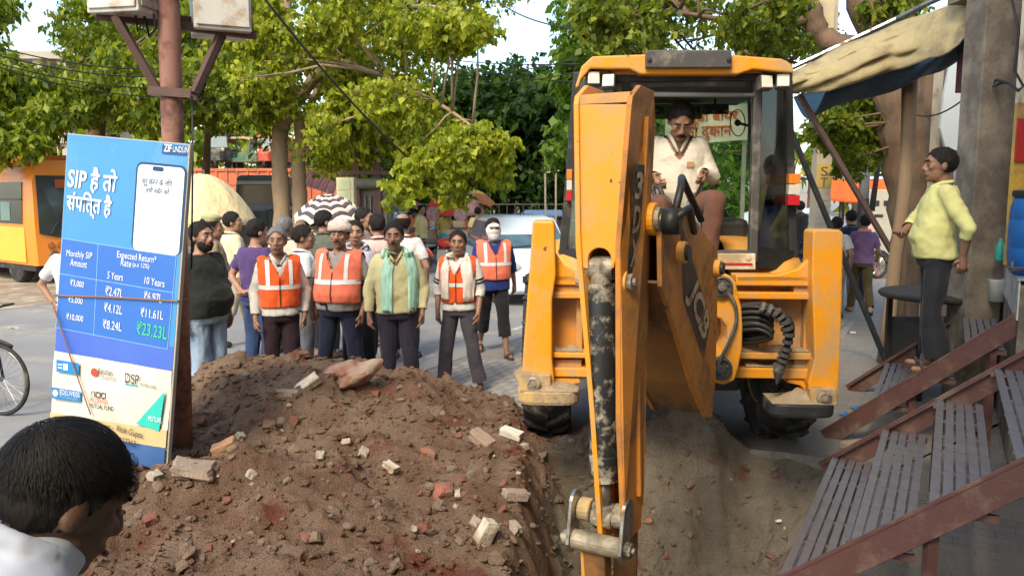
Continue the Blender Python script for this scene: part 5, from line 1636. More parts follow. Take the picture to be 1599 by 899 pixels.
def scarf(col, lens=(.62, .5), width=.11, xoff=.085, stripes=None):
    def fn(c):
        put, bvh, w = c['put'], c['bvh'], c['w']
        root = None
        for sx, L in ((-1, lens[0]), (1, lens[1])):
            n = 16
            pts = [(sx * (xoff * .78 + (xoff * .45) * min(1, i / 5)), 1.475 - L * i / n) for i in range(n + 1)]
            me = ribbon(bvh, pts, width, .014, 'front', pleat=.007, cols=7)
            o = put("scarf", me, col, solid=.006)
            pts = [(sx * (xoff * .75), 1.40 + .09 * i / 4) for i in range(5)]
        q = MB()
        q.tube([c['UT'](p) for p in ((-.115, -.085, 1.43), (-.105, -.02, 1.478), (-.075, .07, 1.488), (0, .098, 1.485), (.075, .07, 1.488), (.105, -.02, 1.478), (.115, -.085, 1.43))], [.03, .034, .034, .034, .034, .034, .03], 8, sq=.7)
        put("scarf_neck", q.mesh("scarf", True), col)
    return fn
def at(px, D):
    return P(px, 300, D).x
C = cloth
ORANGE = C("hi_vis_orange", (.78, .115, .028), (.62, .085, .022)); CORAL = C("hi_vis_coral", (.80, .20, .115), (.66, .15, .085))
# --- front row
def turban(c):
    q = MB()
    for k, (z_, r_, t_) in enumerate(((.045, .084, .022), (.066, .085, .022), (.088, .078, .022), (.104, .055, .024))):
        pts = []
        for i in range(19):
            a = 6.283 * i / 18
            pts.append(c['HT']((math.sin(a) * r_, .012 - math.cos(a) * (r_ + .018), z_ + .014 * math.cos(a + k))))
        q.tube(pts, t_, 7)
    q.ell(c['HT']((0, .015, .085)), (.07, .085, .045), 12, 8, c['Hr'])
    me = remesh(q, .010, 2); displace(me, .006, 40, (1, 1, 2.5))
    c['put']("turban", me, C("pale_turban", (.62, .50, .42)))
person("grey-haired man in bright orange vest over pale long-sleeved shirt", at(430, 7.75), 7.75, 1.70, 20, skin_i=0, hair_grey=True, w=.93, shirt=C("pale_grey", (.55, .52, .47)), sleeve='long', vneck=.08,
       pants=C("maroon_black", (.030, .016, .022)), vest=ORANGE, moustache=True, head_yaw=-12)
person("stout man in coral vest with a pale cloth turban", at(527, 7.95), 7.95, 1.75, -10, legs='apart', skin_i=0, w=1.12, belly=.07, shirt=C("warm_grey_tee", (.33, .30, .27)), collar=False, vneck=.03, pants=C("navy", (.018, .022, .045)),
       vest=CORAL, moustache=True, extra=turban, head_yaw=6)
def pocket_dot(c):
    o = c['put']("pocket_clip", ribbon(c['bvh'], [(.085, 1.27), (.105, 1.255)], .022, .012), flat("black_clip", (.02, .02, .02)))
person("moustached man in pale yellow shirt with mint green scarf", at(622, 7.8), 7.8, 1.74, 9, skin_i=0, w=1.02, belly=.03, shirt=C("pale_yellow", (.66, .59, .31)), sleeve='long', vneck=.10, shirt_z=.84,
       pants=C("dark_violet_grey", (.040, .034, .050)), moustache=True, head_yaw=-7, extra=lambda c: (scarf(C("mint_scarf", (.48, .78, .60)), (.60, .62), .10, .10)(c), pocket_dot(c)))
def armband(c):
    for k in 'RL':
        for f in (.60, .72):
            p = c['sh'][k].lerp(c['el'][k], f); d = (c['el'][k] - c['sh'][k]).normalized()
            q = MB(); q.tube([p - d * .008, p + d * .008], .0715, 14); c['put']("sleeve_stripe", q.mesh("sleeve_stripe", True), flat("black_stripe", (.02, .02, .025)))
def long_scarf(c):
    scarf(C("cream_scarf", (.76, .66, .58)), (.46, .74), .105, .105)(c)
    armband(c)
person("young man in orange vest with a long cream scarf", at(718, 8.3), 8.3, 1.64, -14, legs='apart', head_yaw=12, skin_i=0, w=.97, shirt=C("off_white_tee", (.68, .66, .60)), sleeve='threeq', collar=False, vneck=.03, pants=C("slate_trousers", (.075, .065, .080)),
       vest=ORANGE, extra=long_scarf, hem=.066)
def face_mask(c):
    q = MB(); q.ell(c['HT']((0, -.012, -.012)), (.085, .100, .098), 18, 12, c['Hr']); q.ell(c['HT']((0, -.03, -.07)), (.066, .075, .07), 16, 10, c['Hr'])
    me = remesh(q, .0095, 2)
    Hi = c['Hm'].inverted(); v = get_vf(me); hh = v @ np.array(Hi.to_3x3()).T + np.array(Hi.translation) - np.array(c['hc'])
    kp = ~((hh[:, 1] < -.04) & (np.abs(hh[:, 2] - .014) < .012) & (np.abs(hh[:, 0]) < .055)) & (hh[:, 2] < .068)
    keep_faces(me, kp); displace(me, .004, 35, (1, 1, 2))
    c['put']("face_cloth", me, C("white_face_cloth", (.78, .74, .72)))
person("worker in coral vest with his face wrapped in white cloth, walking", at(770, 10.2), 10.2, 1.70, 12, skin_i=0, w=1.08, belly=.03, legs='walk', shirt=C("royal_blue_tee", (.022, .040, .17)), sleeve='threeq', collar=False, vneck=.04, shirt_z=.82,
       pants=C("black_rolled", (.018, .016, .018)), pants_len=.62, hem=.07, vest=CORAL, extra=face_mask, arms={'L': 'swingb', 'R': 'swingf'}, face=True)
# --- left side, partly behind the pole
def belt_watch(c):
    q = MB(); p = c['wr']['R']; q.tube([p + Vector((0, 0, .03)), p + Vector((0, 0, .045))], .034, 10); c['put']("bracelet", q.mesh("bracelet", True), flat("dark_band", (.03, .025, .02)))
person("bearded man in dark green t-shirt and light jeans beside the rusty pole", at(312, 7.5), 7.5, 1.76, 62, skin_i=1, w=1.08, belly=.10, shirt=C("dark_green_tee", (.022, .027, .022)), collar=False, vneck=0.0, pants=C("light_jeans", (.20, .29, .42), (.30, .38, .48)),
       beard=True, moustache=True, shoes='shoe', extra=belt_watch)
def beret(c):
    q = MB(); q.lathe([(.0, .05), (.07, .048), (.098, .03), (.100, .012), (.085, -.008), (.084, -.03), (0, -.03)], 20, Matrix.Translation(c['HT']((0, .012, .085))) @ c['Hr'].to_4x4() @ Matrix.Rotation(R(8), 4, 'X'))
    c['put']("beret", q.mesh("beret", True), C("khaki_green_beret", (.46, .42, .22)))
KH = C("khaki_uniform", (.34, .235, .135))
person("officer in khaki uniform and pale beret behind the pole", at(327, 9.3), 9.3, 1.76, 118, skin_i=1, w=1.08, belly=.08, shirt=KH, collar=True, tuck=True, pants=KH, shoes='shoe', extra=beret, head_yaw=-10)
person("man in cream shirt and beige trousers walking right, seen from behind", at(360, 10.8), 10.8, 1.76, 128, skin_i=1, w=1.05, legs='walk', shirt=C("cream_shirt", (.72, .58, .40)), sleeve='short', shirt_z=.86, pants=C("beige_trousers", (.50, .42, .31)), shoes='shoe', head_yaw=-25, arms={'L': 'fold', 'R': 'down'})
person("man in purple t-shirt and jeans with hands behind his back", at(397, 8.7), 8.7, 1.74, 150, skin_i=1, w=1.08, shirt=C("purple_tee", (.085, .052, .15)), collar=False, vneck=0, pants=C("blue_jeans", (.035, .06, .14)), arms={'L': 'behind', 'R': 'behind'}, head_yaw=-20)
person("grey-haired man in cream shirt behind the purple t-shirt", at(437, 10.2), 10.2, 1.72, 155, skin_i=1, hair_grey=True, vox=.014, shirt=C("cream2", (.70, .60, .44)), pants=C("grey_slacks", (.12, .12, .13)), face=False)
person("man in plain white shirt facing right between the first two vests", at(470, 8.6), 8.6, 1.68, 115, skin_i=0, w=1.0, shirt=C("white_shirt", (.72, .73, .74)), sleeve='short', pants=C("grey_trousers", (.20, .205, .22)), head_yaw=-18)
person("man in grey green shirt standing behind the turbaned man", at(505, 10.0), 10.0, 1.80, 150, skin_i=1, w=1.08, shirt=C("grey_green_shirt", (.115, .125, .095)), pants=C("dk1", (.03, .03, .035)), face=False, vox=.013, head_yaw=-30)
def towel(c):
    scarf(C("striped_towel", (.68, .60, .62), (.40, .42, .52)), (.55, .3), .12, .10)(c)
person("smiling man with a striped towel on his shoulder behind the coral vest", at(554, 8.8), 8.8, 1.72, 8, skin_i=1, w=.98, shirt=C("pinkish_white", (.72, .58, .54)), collar=False, pants=C("black_pants", (.015, .015, .018)), extra=towel)
person("man in brown striped shirt facing right at the back", at(568, 10.6), 10.6, 1.82, 75, skin_i=1, w=1.05, vox=.013, shirt=C("brown_stripe", (.20, .135, .11), (.34, .25, .21)), pants=C("dk2", (.04, .035, .035)))
person("man in light pink shirt with his back turned behind the mint scarf", at(590, 9.7), 9.7, 1.76, 195, skin_i=1, w=1.05, vox=.013, shirt=C("light_pink", (.76, .47, .42)), pants=C("dk3", (.03, .03, .04)), face=False, head_yaw=20)
person("balding man in white shirt with his back turned", at(628, 9.9), 9.9, 1.77, 172, skin_i=1, w=1.1, vox=.013, bald=True, shirt=C("white2", (.70, .67, .63)), pants=C("dk4", (.04, .04, .045)), face=False)
person("person in white shirt mostly hidden behind the blue signboard", at(108, 8.2), 8.2, 1.70, 30, skin_i=1, w=1.05, shirt=C("white3", (.72, .71, .72)), pants=C("dk5", (.05, .05, .06)), vox=.013, arms={'R': 'hip'})
person("man in white shirt under the striped umbrella", at(486, 12.6), 12.6, 1.68, 170, skin_i=1, vox=.016, shirt=C("white4", (.70, .66, .60)), pants=C("dk6", (.04, .04, .045)), face=False)
# --- far left of the machine
person("man in pale yellow kurta standing by the parked motorcycle", at(656, 21.5), 21.5, 1.66, 70, skin_i=1, vox=.02, shirt=C("yellow_kurta", (.78, .62, .30)), sleeve='long', shirt_z=.62, pants=C("brown_far", (.18, .13, .09)), arms={'L': 'fold', 'R': 'down'}, face=False)
person("person in yellow shirt standing by the cart, back turned", at(745, 21.0), 21.0, 1.62, 180, skin_i=1, vox=.02, shirt=C("pale_yellow_far", (.80, .66, .34)), pants=C("brown_far2", (.16, .13, .11)), face=False)
person("vendor sitting under the red cart dome", at(692, 23.2), 23.2, 1.6, 20, skin_i=1, vox=.02, shirt=C("mustard", (.55, .40, .12)), pants=C("dk7", (.05, .05, .05)), face=False)
person("person in orange clothes at the kerb left of the yellow kurta", at(641, 22.5), 22.5, 1.55, 160, skin_i=1, vox=.02, shirt=C("saffron", (.80, .20, .05)), shirt_z=.5, pants=C("saffron2", (.7, .16, .05)), face=False)
# --- far right
person("rider in black shirt on the motorcycle beside the white car", at(1251, 17.5), 17.5, 1.7, 200, z=.12, skin_i=0, vox=.018, shirt=C("black_far", (.02, .022, .025)), pants=C("dk8", (.05, .05, .055)), face=False, arms={'L': 'reach', 'R': 'reach'})
person("dark-haired person in white shirt behind the right yellow leg", at(1307, 13.2), 13.2, 1.62, 150, skin_i=0, vox=.014, shirt=C("white5", (.70, .68, .64)), pants=C("khaki_far", (.30, .26, .19)), face=False)
person("man in navy shirt and pale jeans with his back turned", at(1327, 14.2), 14.2, 1.70, 185, skin_i=0, vox=.014, shirt=C("navy_shirt", (.018, .03, .062)), pants=C("pale_jeans", (.30, .36, .42)), face=False)
def pink_cloth(c):
    q = MB(); q.tube([c['UT'](p) for p in ((-.09, -.07, 1.44), (-.08, .06, 1.48), (0, .095, 1.48), (.08, .06, 1.48), (.09, -.07, 1.44))], .03, 8); c['put']("neck_cloth", q.mesh("neck_cloth", True), C("pink_cloth", (.80, .30, .26)))
    q = MB(); p = c['wr']['R']; q.grid(lambda u, v: p + Vector(((u - .5) * .06 + .03 * math.sin(v * 5), .08 + (u - .5) * .12, .05 - .26 * v)), 6, 8); c['put']("cloth", q.mesh("cloth", True), C("pink_cloth", (.8, .3, .26)), solid=.008)
person("man in purple checked shirt and olive trousers walking away", at(1352, 13.6), 13.6, 1.64, 165, skin_i=1, vox=.014, legs='walk', shirt=C("purple_check", (.17, .085, .19), (.24, .14, .25)), collar=False, pants=C("olive_trousers", (.115, .085, .035)), face=False, extra=pink_cloth, shirt_z=.84)
person("man in grey shirt and blue shorts beside the electrical cabinet", at(1381, 21.0), 21.0, 1.72, 95, skin_i=1, vox=.018, shirt=C("grey_shirt_far", (.52, .47, .42)), sleeve='long', pants=C("blue_shorts", (.09, .13, .26)), pants_len=.25, hem=.085, face=False, arms={'L': 'fold', 'R': 'fold'})
# --- man on the steps
zz = .34 + .27
person("stout man in pale lime shirt standing on the farther steps", P(1452, 578, 6.62).x, 6.62, 1.80, 252, z=zz - .02, skin_i=0, w=1.04, belly=.06, vox=.010, shirt=C("lime_yellow_shirt", (.68, .65, .27), (.57, .55, .22)), sleeve='threeq', shirt_z=.86,
       pants=C("black_jeans", (.022, .023, .028), (.032, .033, .038)), pants_len=.93, hem=.085, head_yaw=8, arms={'L': ((.30, .15, 1.14), (.215, .14, .93), (-.1, .05, -1)), 'R': ((-.24, -.15, 1.15), (-.08, -.25, 1.09), (.8, -.1, -.1))})
def driver_extra(c):
    q = MB(); q.box((0, 0, 0), (.055, .012, .04)); me = q.mesh("pocket_card"); me.transform(Matrix.Translation(c['UT']((.085, -.150, 1.28)))); c['put']("pocket_card", me, flat("tan_card", (.45, .25, .12)))
hx, hy = JM @ Vector((SX_, 1.02, 0)), None
H_ = 1.72; s_ = H_ / 1.7
dyaw = math.degrees(JA)
base = JM @ Vector((SX_ - .02, 1.0, 0)); zb_ = 1.97 - .905 * s_
DM = Matrix.Translation((base.x, base.y, zb_)) @ Matrix.Rotation(JA, 4, 'Z'); DI = DM.inverted()
def dl(p):           # machine frame -> figure frame (unscaled)
    return (DI @ (JM @ Vector(p))) / s_
UI = (Matrix.Translation((0, 0, .92)) @ Matrix.Rotation(R(14), 4, 'X') @ Matrix.Translation((0, 0, -.92))).inverted()
hr, hl = dl(LV2), dl(LV)
wrR, wrL = UI @ (hr + Vector((-.01, .05, .05))), UI @ (hl + Vector((.0, .05, .07)))
person("driver in cream striped shirt seated at the backhoe controls", base.x, base.y, H_, dyaw, z=zb_, skin_i=1, w=1.1, belly=.05, hs=1.2, lean=14, head_pitch=24, vox=.009,
       shirt=stripes("driver_stripe", (.74, .68, .56), (.60, .52, .42)), sleeve='long', vneck=.13, pants=C("brown_trousers", (.155, .072, .050)), moustache=True, shoes='shoe', extra=driver_extra, hand_curl=.9,
       arms={'R': ((-.25, -.06, 1.14), tuple(wrR), (.1, -.75, -.5)), 'L': ((.28, -.06, 1.16), tuple(wrL), (-.1, -.75, -.55))},
       sit={'R': ((-.16, -.42, .93), (-.17, -.40, .50), (-.17, -.56, .46)), 'L': ((.26, -.40, .96), (.22, -.36, .50), (.24, -.52, .46))})
# ================================================================== POLE, SIGNBOARD, FOREGROUND MAN, BICYCLE
M_rust = mat("rusty_pipe", (.26, .125, .095), (.33, .17, .13), scale=6, rough=.75, bump=.15, bscale=50, dirt=(.12, .055, .045), dscale=5, damt=.6, stretch=(1, 1, .4))
M_rustdk = mat("rusty_angle_iron", (.085, .05, .042), (.13, .075, .06), scale=8, rough=.75)
M_cabw = mat("faded_cabinet_paint", (.62, .60, .55), (.52, .50, .45), scale=4, rough=.55, dirt=(.36, .22, .12), dscale=4, damt=.35)
M_cabb = mat("stained_shaded_side", (.34, .25, .16), (.48, .40, .30), scale=4, rough=.65, dirt=(.20, .11, .06), dscale=3, damt=.7)  # rust stains plus painted shade of the side turned from the light
PD = 5.28
pb0, pt0 = P(286, 735, PD), P(263, 10, PD)
pole = thing("utility_pole", "rusty iron pole carrying two cabinets behind the blue signboard", "pole", (pb0.x, PD, .2))
q = MB(); top = pb0 + (pt0 - pb0) * 1.45
q.tube([pb0 + (pb0 - pt0) * .12, P(275, 360, PD), pt0, top], .068, 20); q.obj("shaft", M_rust, pole, world=True, smooth=True)
bnd = P(271, 146, PD)
for s_ in (-1, 1):
    q = MB(); q.beam(bnd + Vector((-.13, s_ * .075, .01)), bnd + Vector((.14, s_ * .075, -.01)), .012, .055); q.obj("clamp_band", M_rustdk, pole, world=True)
zsh = P(228, 22, 5.25).z
for a, b in ((P(243, 138, PD - .05), P(178, 26, PD - .15)), (P(303, 146, PD + .02), P(345, 52, PD + .25))):
    q = MB(); q.beam(a, b, .04, .04); q.beam(a + Vector((.0, .03, 0)), b + Vector((.0, .05, 0)), .012, .05); q.obj("brace", M_rustdk, pole, world=True)
for a, b in ((P(150, 24, PD - .1), P(400, 56, PD + .35)), (P(180, 20, PD + .1), P(395, 44, PD + .55))): q = MB(); q.beam(a, b, .05, .05); q.obj("bracket_rail", M_rustdk, pole, world=True)
# cabinets are mounted on the bracket
def cabinet(label, c, d, rz, m1, m2):
    t = thing("electrical_cabinet", label, "cabinet", c, rz)
    q = MB(); q.box((0, 0, d[2] / 2), d); q.obj("casing", m1, t, bevel=.008)
    q = MB(); q.box((0, -d[1] / 2 - .008, d[2] / 2), (d[0] * .92, .014, d[2] * .93)); dr = q.obj("door", m1, t, bevel=.005)
    q = MB(); q.box((d[0] * .35, -d[1] / 2 - .022, d[2] * .4), (.025, .014, .07)); q.obj("handle", M_rustdk, dr)
    q = MB(); q.box((d[0] / 2 + .006, 0, d[2] / 2), (.010, d[1] * .88, d[2] * .9)); q.obj("side_panel", m2, t, bevel=.004)
    for k in range(4):
        q = MB(); q.box((d[0] / 2 + .013, -.02, .10 + k * .03), (.006, d[1] * .4, .012)); q.obj("vent_slat", m2, t)
    return t
a, b = P(184, 18, 5.08), P(228, 20, 5.08)
cabinet("white cabinet on the left side of the pole top", Vector((a.x, 5.28, a.z)), (.36, .38, .7), R(-12), M_cabw, mat("cabinet_side_shade", (.42, .41, .38), (.36, .33, .28), scale=5, rough=.6, dirt=(.25, .18, .1), dscale=5, damt=.3))  # grey side is the white paint with shade mixed into it
a = P(335, 50, 5.5)
cabinet("rust-stained cabinet on the right side of the pole top", Vector((a.x, 5.62, a.z)), (.36, .40, .7), R(24), M_cabw, M_cabb)
for (pts, r_, lab) in (([P(212, 25, 5.2), P(215, 50, 5.2), P(222, 30, 5.2)], .008, "short dark cable stub under the left cabinet"), ([P(225, 25, 5.22), P(233, 58, 5.2), P(243, 45, 5.2), P(240, 22, 5.2)], .008, "longer cable loop under the left cabinet"),
                       ([P(300, 150, 5.25), P(301, 250, 5.25), P(299, 420, 5.22)], .006, "thin wire hanging down beside the rusty pole")):
    q = MB(); q.tube(pts, r_, 6); tag(q.obj("cable", M_hose, smooth=True), lab, "cable")

# ------------------------------------------------------------------ signboard
sTL, sTR, sBR = P(105, 208, 5.16), P(297, 225, 4.92), P(243, 732, 4.86)
ex = (sTR - sTL); SWd = ex.length; ex.normalize()
ey = (sTR - sBR); SHt = ey.dot((ey - ex * ey.dot(ex)).normalized()); ey = (ey - ex * ey.dot(ex)).normalized()
ez = ex.cross(ey)                       # towards the viewer?
if ez.y > 0: ez = -ez
sM = Matrix(((ex.x, ey.x, ez.x, sTL.x), (ex.y, ey.y, ez.y, sTL.y), (ex.z, ey.z, ez.z, sTL.z), (0, 0, 0, 1)))
sign = bpy.data.objects.new("signboard", None); COL.objects.link(sign); sign.matrix_world = sM
sign.location = sM.translation; sign.rotation_euler = sM.to_euler()
tag(sign, "blue and cream advertising signboard leaning on the rusty pole", "sign")
sI = sM.inverted()
def SB(px, py):
    o = sI @ Vector((0, 0, CAM_H)); d = sI.to_3x3() @ ray(px, py); h = o + d * (-o.z / d.z); return h
BRx = SB(243, 732)
flip = (ex.cross(ey) - ez).length > .1
def srect(name, poly, m, h, par=sign, raw=False):
    pts = poly if raw else [SB(*p) for p in poly]
    me = MB().add([(p[0], p[1], h) for p in pts], [tuple(range(len(pts)))]).mesh(name)
    return link(name, me, m, par)
def stext(s, px0, px1, pyc, hpx, m, h=.006, name="lettering", **kw):
    """lettering between two pixels; pyc at left end"""
    a, b = SB(px0, pyc[0]), SB(px1, pyc[1])
    w_ = (b - a).length; hh = hpx * .0041
    me = text_me(s, w_, hh, **kw)
    an = math.atan2((b - a).y, (b - a).x)
    me.transform(Matrix.Translation(((a.x + b.x) / 2, (a.y + b.y) / 2, h)) @ Matrix.Rotation(an, 4, 'Z'))
    return link(name, me, m, sign)
M_sb_blue = mat("sign_blue", (.040, .235, .60), (.055, .27, .64), scale=1.5, rough=.35, spec=.5, dirt=(.10, .30, .62), dscale=2, damt=.2)
M_sb_dblue = mat("sign_table_blue", (.022, .13, .50), (.028, .15, .52), scale=2, rough=.35, spec=.5)
M_sb_vio = mat("sign_violet_blue", (.05, .12, .52), (.07, .15, .55), scale=2, rough=.35)
M_sb_cream = mat("sign_cream", (.70, .66, .57), (.65, .60, .50), scale=2, rough=.45, dirt=(.6, .52, .4), dscale=3, damt=.25)
M_sb_beige = mat("sign_beige", (.60, .46, .23), (.55, .41, .21), scale=2, rough=.45)
M_w = flat("print_white", (.80, .82, .84), .4); M_line = flat("print_light_blue", (.25, .48, .75), .4)
M_navy = flat("print_navy", (.015, .06, .16), .4); M_blk2 = flat("print_black", (.02, .02, .022), .4)
q = MB(); q.span((0, -SHt, -.035), (SWd, 0, -.002)); q.obj("board", mat("board_edge", (.45, .42, .36), None, rough=.7), sign, bevel=.003)
W_, H2 = SWd - .012, SHt - .012
def yb(px, py): return SB(px, py).y
c_y = (SB(82, 545).y + SB(265, 580).y) / 2
be_y = (SB(110, 650).y + SB(255, 690).y) / 2 ; 
srect("print_blue", [(.006, -.006), (W_, -.006), (W_, c_y), (.006, c_y)], M_sb_blue, .000, raw=True)
srect("print_violet", [(.006, SB(92, 512).y + .02), (W_, SB(262, 545).y + .02), (W_, c_y - .001), (.006, c_y - .001)], M_sb_vio, .0012, raw=True)
# cream cloth part sags: a bulging sheet
by0, by1 = c_y, SB(243, 690).y
q = MB(); q.grid(lambda u, v: Vector((.006 + (W_ - .006) * u, by0 + (by1 - by0) * v, .004 + .018 * math.sin(math.pi * u) * math.sin(math.pi * v) + .005 * math.sin(9 * u + 5 * v))), 16, 14); q.obj("print_cream", M_sb_cream, sign, smooth=True)
q = MB(); q.grid(lambda u, v: Vector((.006 + (W_ - .006) * u, SB(243, 662).y - .02 - .03 * (1 - u) + (by1 - SB(243, 662).y + .0) * v, .010 + .014 * math.sin(math.pi * u) * math.sin(math.pi * (.62 + .38 * v)) + .004 * math.sin(9 * u))), 16, 5); q.obj("print_beige", M_sb_beige, sign, smooth=True)
q = MB(); q.grid(lambda u, v: Vector((.006 + (W_ - .006) * u, by1 - .02 + (-SHt + .01 - by1 + .02) * v, .012 - .006 * v + .006 * math.sin(7 * u + 2 * v))), 12, 3); q.obj("print_base_blue", mat("sign_base_blue", (.03, .08, .22), (.05, .13, .32), scale=3, rough=.35), sign, smooth=True)
# table
tl, tr, brr, bl = (98, 372), (276, 400), (262, 545), (88, 511)
srect("table_panel", [tl, tr, brr, bl], M_sb_dblue, .0025)
def sline(a, b, w=.004):
    p, r_ = SB(*a), SB(*b); d = (r_ - p).normalized(); n_ = Vector((-d.y, d.x, 0)) * w / 2
    return srect("table_line", [p + n_, p - n_, r_ - n_, r_ + n_], M_line, .004, raw=True)
for a, b in ((tl, tr), (tr, brr), (brr, bl), (bl, tl), ((94, 427), (271, 457)), ((154, 381), (147, 522))): sline(a, b)
# phone outline with a blank screen (its code square is left out)
def rrect(x0, y0, x1, y1, r_, n=5):
    out = []
    for cx_, cy_, a0 in ((x1 - r_, y0 - r_, 0), (x0 + r_, y0 - r_, 90), (x0 + r_, y1 + r_, 180), (x1 - r_, y1 + r_, 270)):
        for k in range(n + 1):
            t = R(a0 + 90 * k / n); out.append((cx_ + r_ * math.cos(t), cy_ + r_ * math.sin(t)))
    return out
p0, p1 = SB(214, 252), SB(283, 398)
yb_ = SB(245, 395).y
srect("phone_outline", rrect(p0.x, p0.y, p1.x, yb_, .045), M_navy, .0025, raw=True)
srect("phone_screen", rrect(p0.x + .014, p0.y - .014, p1.x - .014, yb_, .034), M_w, .0045, raw=True)
pc = SB(248, 264); srect("phone_notch", rrect(pc.x - .04, pc.y + .014, pc.x + .04, pc.y - .014, .013), M_navy, .006, raw=True)
stext("शुरू करने के लिए", 223, 270, (283, 288), 15, M_navy, .007); stext("अभी स्कैन करें", 228, 265, (297, 301), 13, M_navy, .007)
a, b = SB(254, 225), SB(296, 242); srect("logo_box", rrect(a.x, a.y, W_ - .004, b.y - .01, .012), flat("logo_blue", (.02, .10, .27)), .0025, raw=True)
stext("ZIF", 257, 269, (231, 232), 11, M_w, bold=.02); stext("UNDS.IN", 271, 295, (233, 234.5), 9, M_w)
stext("SIP है तो", 107, 184, (277, 286), 40, M_w, bold=.02, shear=.08); stext("संपित्त है", 105, 175, (316, 326), 40, M_w, bold=.02)
stext("Monthly SIP", 105, 145, (396, 401), 13, M_w); stext("Amount", 111, 137, (409, 413), 11, M_w)
stext("Expected Return*", 184, 245, (398, 407), 14, M_w); stext("Rate", 190, 206, (409, 412), 11, M_w); stext("(p.a 12%)", 208, 234, (413, 417), 9, M_w)
stext("5 Years", 169, 193, (429, 433), 11, M_w); stext("10 Years", 227, 258, (437, 443), 11, M_w)
stext("₹3,000", 111, 132, (441, 445), 11, M_w); stext("₹5,000", 108, 130, (467, 471), 11, M_w); stext("₹10,000", 105, 131, (494, 498), 11, M_w)
stext("₹2.47L", 166, 193, (453, 458), 14, M_w); stext("₹4.12L", 164, 192, (479, 484), 14, M_w); stext("₹8.24L", 162, 191, (505, 510), 14, M_w)
stext("₹6.97L", 226, 254, (461, 466), 14, M_w); stext("₹11.61L", 221, 256, (487, 492), 14, M_w)
stext("₹23.23L", 215, 262, (511, 520), 20, flat("print_green", (.05, .55, .25)), bold=.01)
ch = .026
def logo(pts, m, h=ch): return srect("logo_patch", pts, m, h)
logo([(93, 560), (128, 566), (128, 585), (93, 579)], flat("logo_azure", (.02, .22, .55))); stext("=", 96, 103, (570, 571), 7, M_w, .029); logo([(104, 566), (111, 567), (111, 577), (104, 576)], M_w, .028)
q = MB(); pc = SB(152, 580); srect("logo_disc", [(pc.x + .027 * math.cos(t / 16 * 6.283), pc.y + .027 * math.sin(t / 16 * 6.283)) for t in range(16)], flat("logo_red", (.62, .07, .04)), ch, raw=True)
stext("Bandhan", 159, 181, (577, 581), 9, M_blk2, ch + .002); stext("MutualFund", 159, 186, (585, 590), 9, flat("print_grey", (.3, .3, .3)), ch + .002)
stext("DSP", 200, 222, (588, 592), 15, M_blk2, ch + .002); logo([(200, 597), (220, 600), (220, 602), (200, 599)], flat("logo_teal", (.02, .40, .42)), ch + .002); stext("MUTUAL FUND", 223, 249, (598, 604), 5, M_blk2, ch + .002)
logo([(86, 603), (131, 610), (131, 627), (86, 620)], flat("logo_edel", (.025, .20, .48)))
stext("EDELWEISS", 99, 130, (610, 615), 8, M_w, ch + .003); stext("MUTUALFUND", 99, 127, (617, 622), 5, M_line, ch + .003)
pc = SB(92, 612); srect("logo_disc", [(pc.x + .022 * math.cos(t / 12 * 6.283), pc.y + .022 * math.sin(t / 12 * 6.283)) for t in range(12)], M_w, ch + .003, raw=True)
stext("ICICI", 152, 170, (614, 617), 10, M_blk2, ch + .001, bold=.02); stext("PRUDENTIAL", 145, 175, (622, 627), 8, flat("print_orange_red", (.68, .14, .05)), ch + .001); stext("MUTUAL FUND", 145, 182, (631, 637), 7, M_blk2, ch + .001)
stext("(", 147, 150, (611, 613), 11, flat("print_maroon", (.35, .03, .03)), ch + .001)
srect("triangle", [(216, 660), (261, 610), (252, 672)], flat("print_sea_green", (.03, .50, .42)), .022); srect("triangle", [(222, 652), (261, 608), (252, 628)], flat("print_pale_green", (.35, .68, .60)), .019)
stext("MUTUAL", 236, 257, (651, 655), 8, M_w, .026)
stext("Expert -", 156, 184, (660, 667), 10, M_blk2, .034); stext("Ritik Gupta", 188, 228, (668, 679), 13, M_blk2, .032); stext("+91 6396627362", 158, 218, (675, 691), 10, M_blk2, .034)
# ropes round the board
q = MB(); pts = [sM @ (SB(86, 461) + Vector((-.01, 0, -.03))), sM @ (SB(86, 461) + Vector((0, 0, .012))), sM @ (SB(180, 464) + Vector((0, 0, .014))), sM @ (SB(280, 470) + Vector((0, 0, .014))), P(300, 465, 5.12), P(303, 466, 5.3)]
q.tube(pts, .006, 6); tag(q.obj("rope", mat("brown_rope", (.26, .15, .10), None, rough=.9)), "brown rope tied across the signboard to the pole", "rope")
q = MB(); q.tube([sM @ (SB(84, 470) + Vector((0, 0, .016))), sM @ (SB(110, 540) + Vector((0, 0, .03))), sM @ (SB(150, 645) + Vector((0, 0, .045)))], .005, 6); tag(q.obj("rope", mat("brown_rope", (.26, .15, .10), None, rough=.9)), "loose rope end slanting down the signboard's left side", "rope")

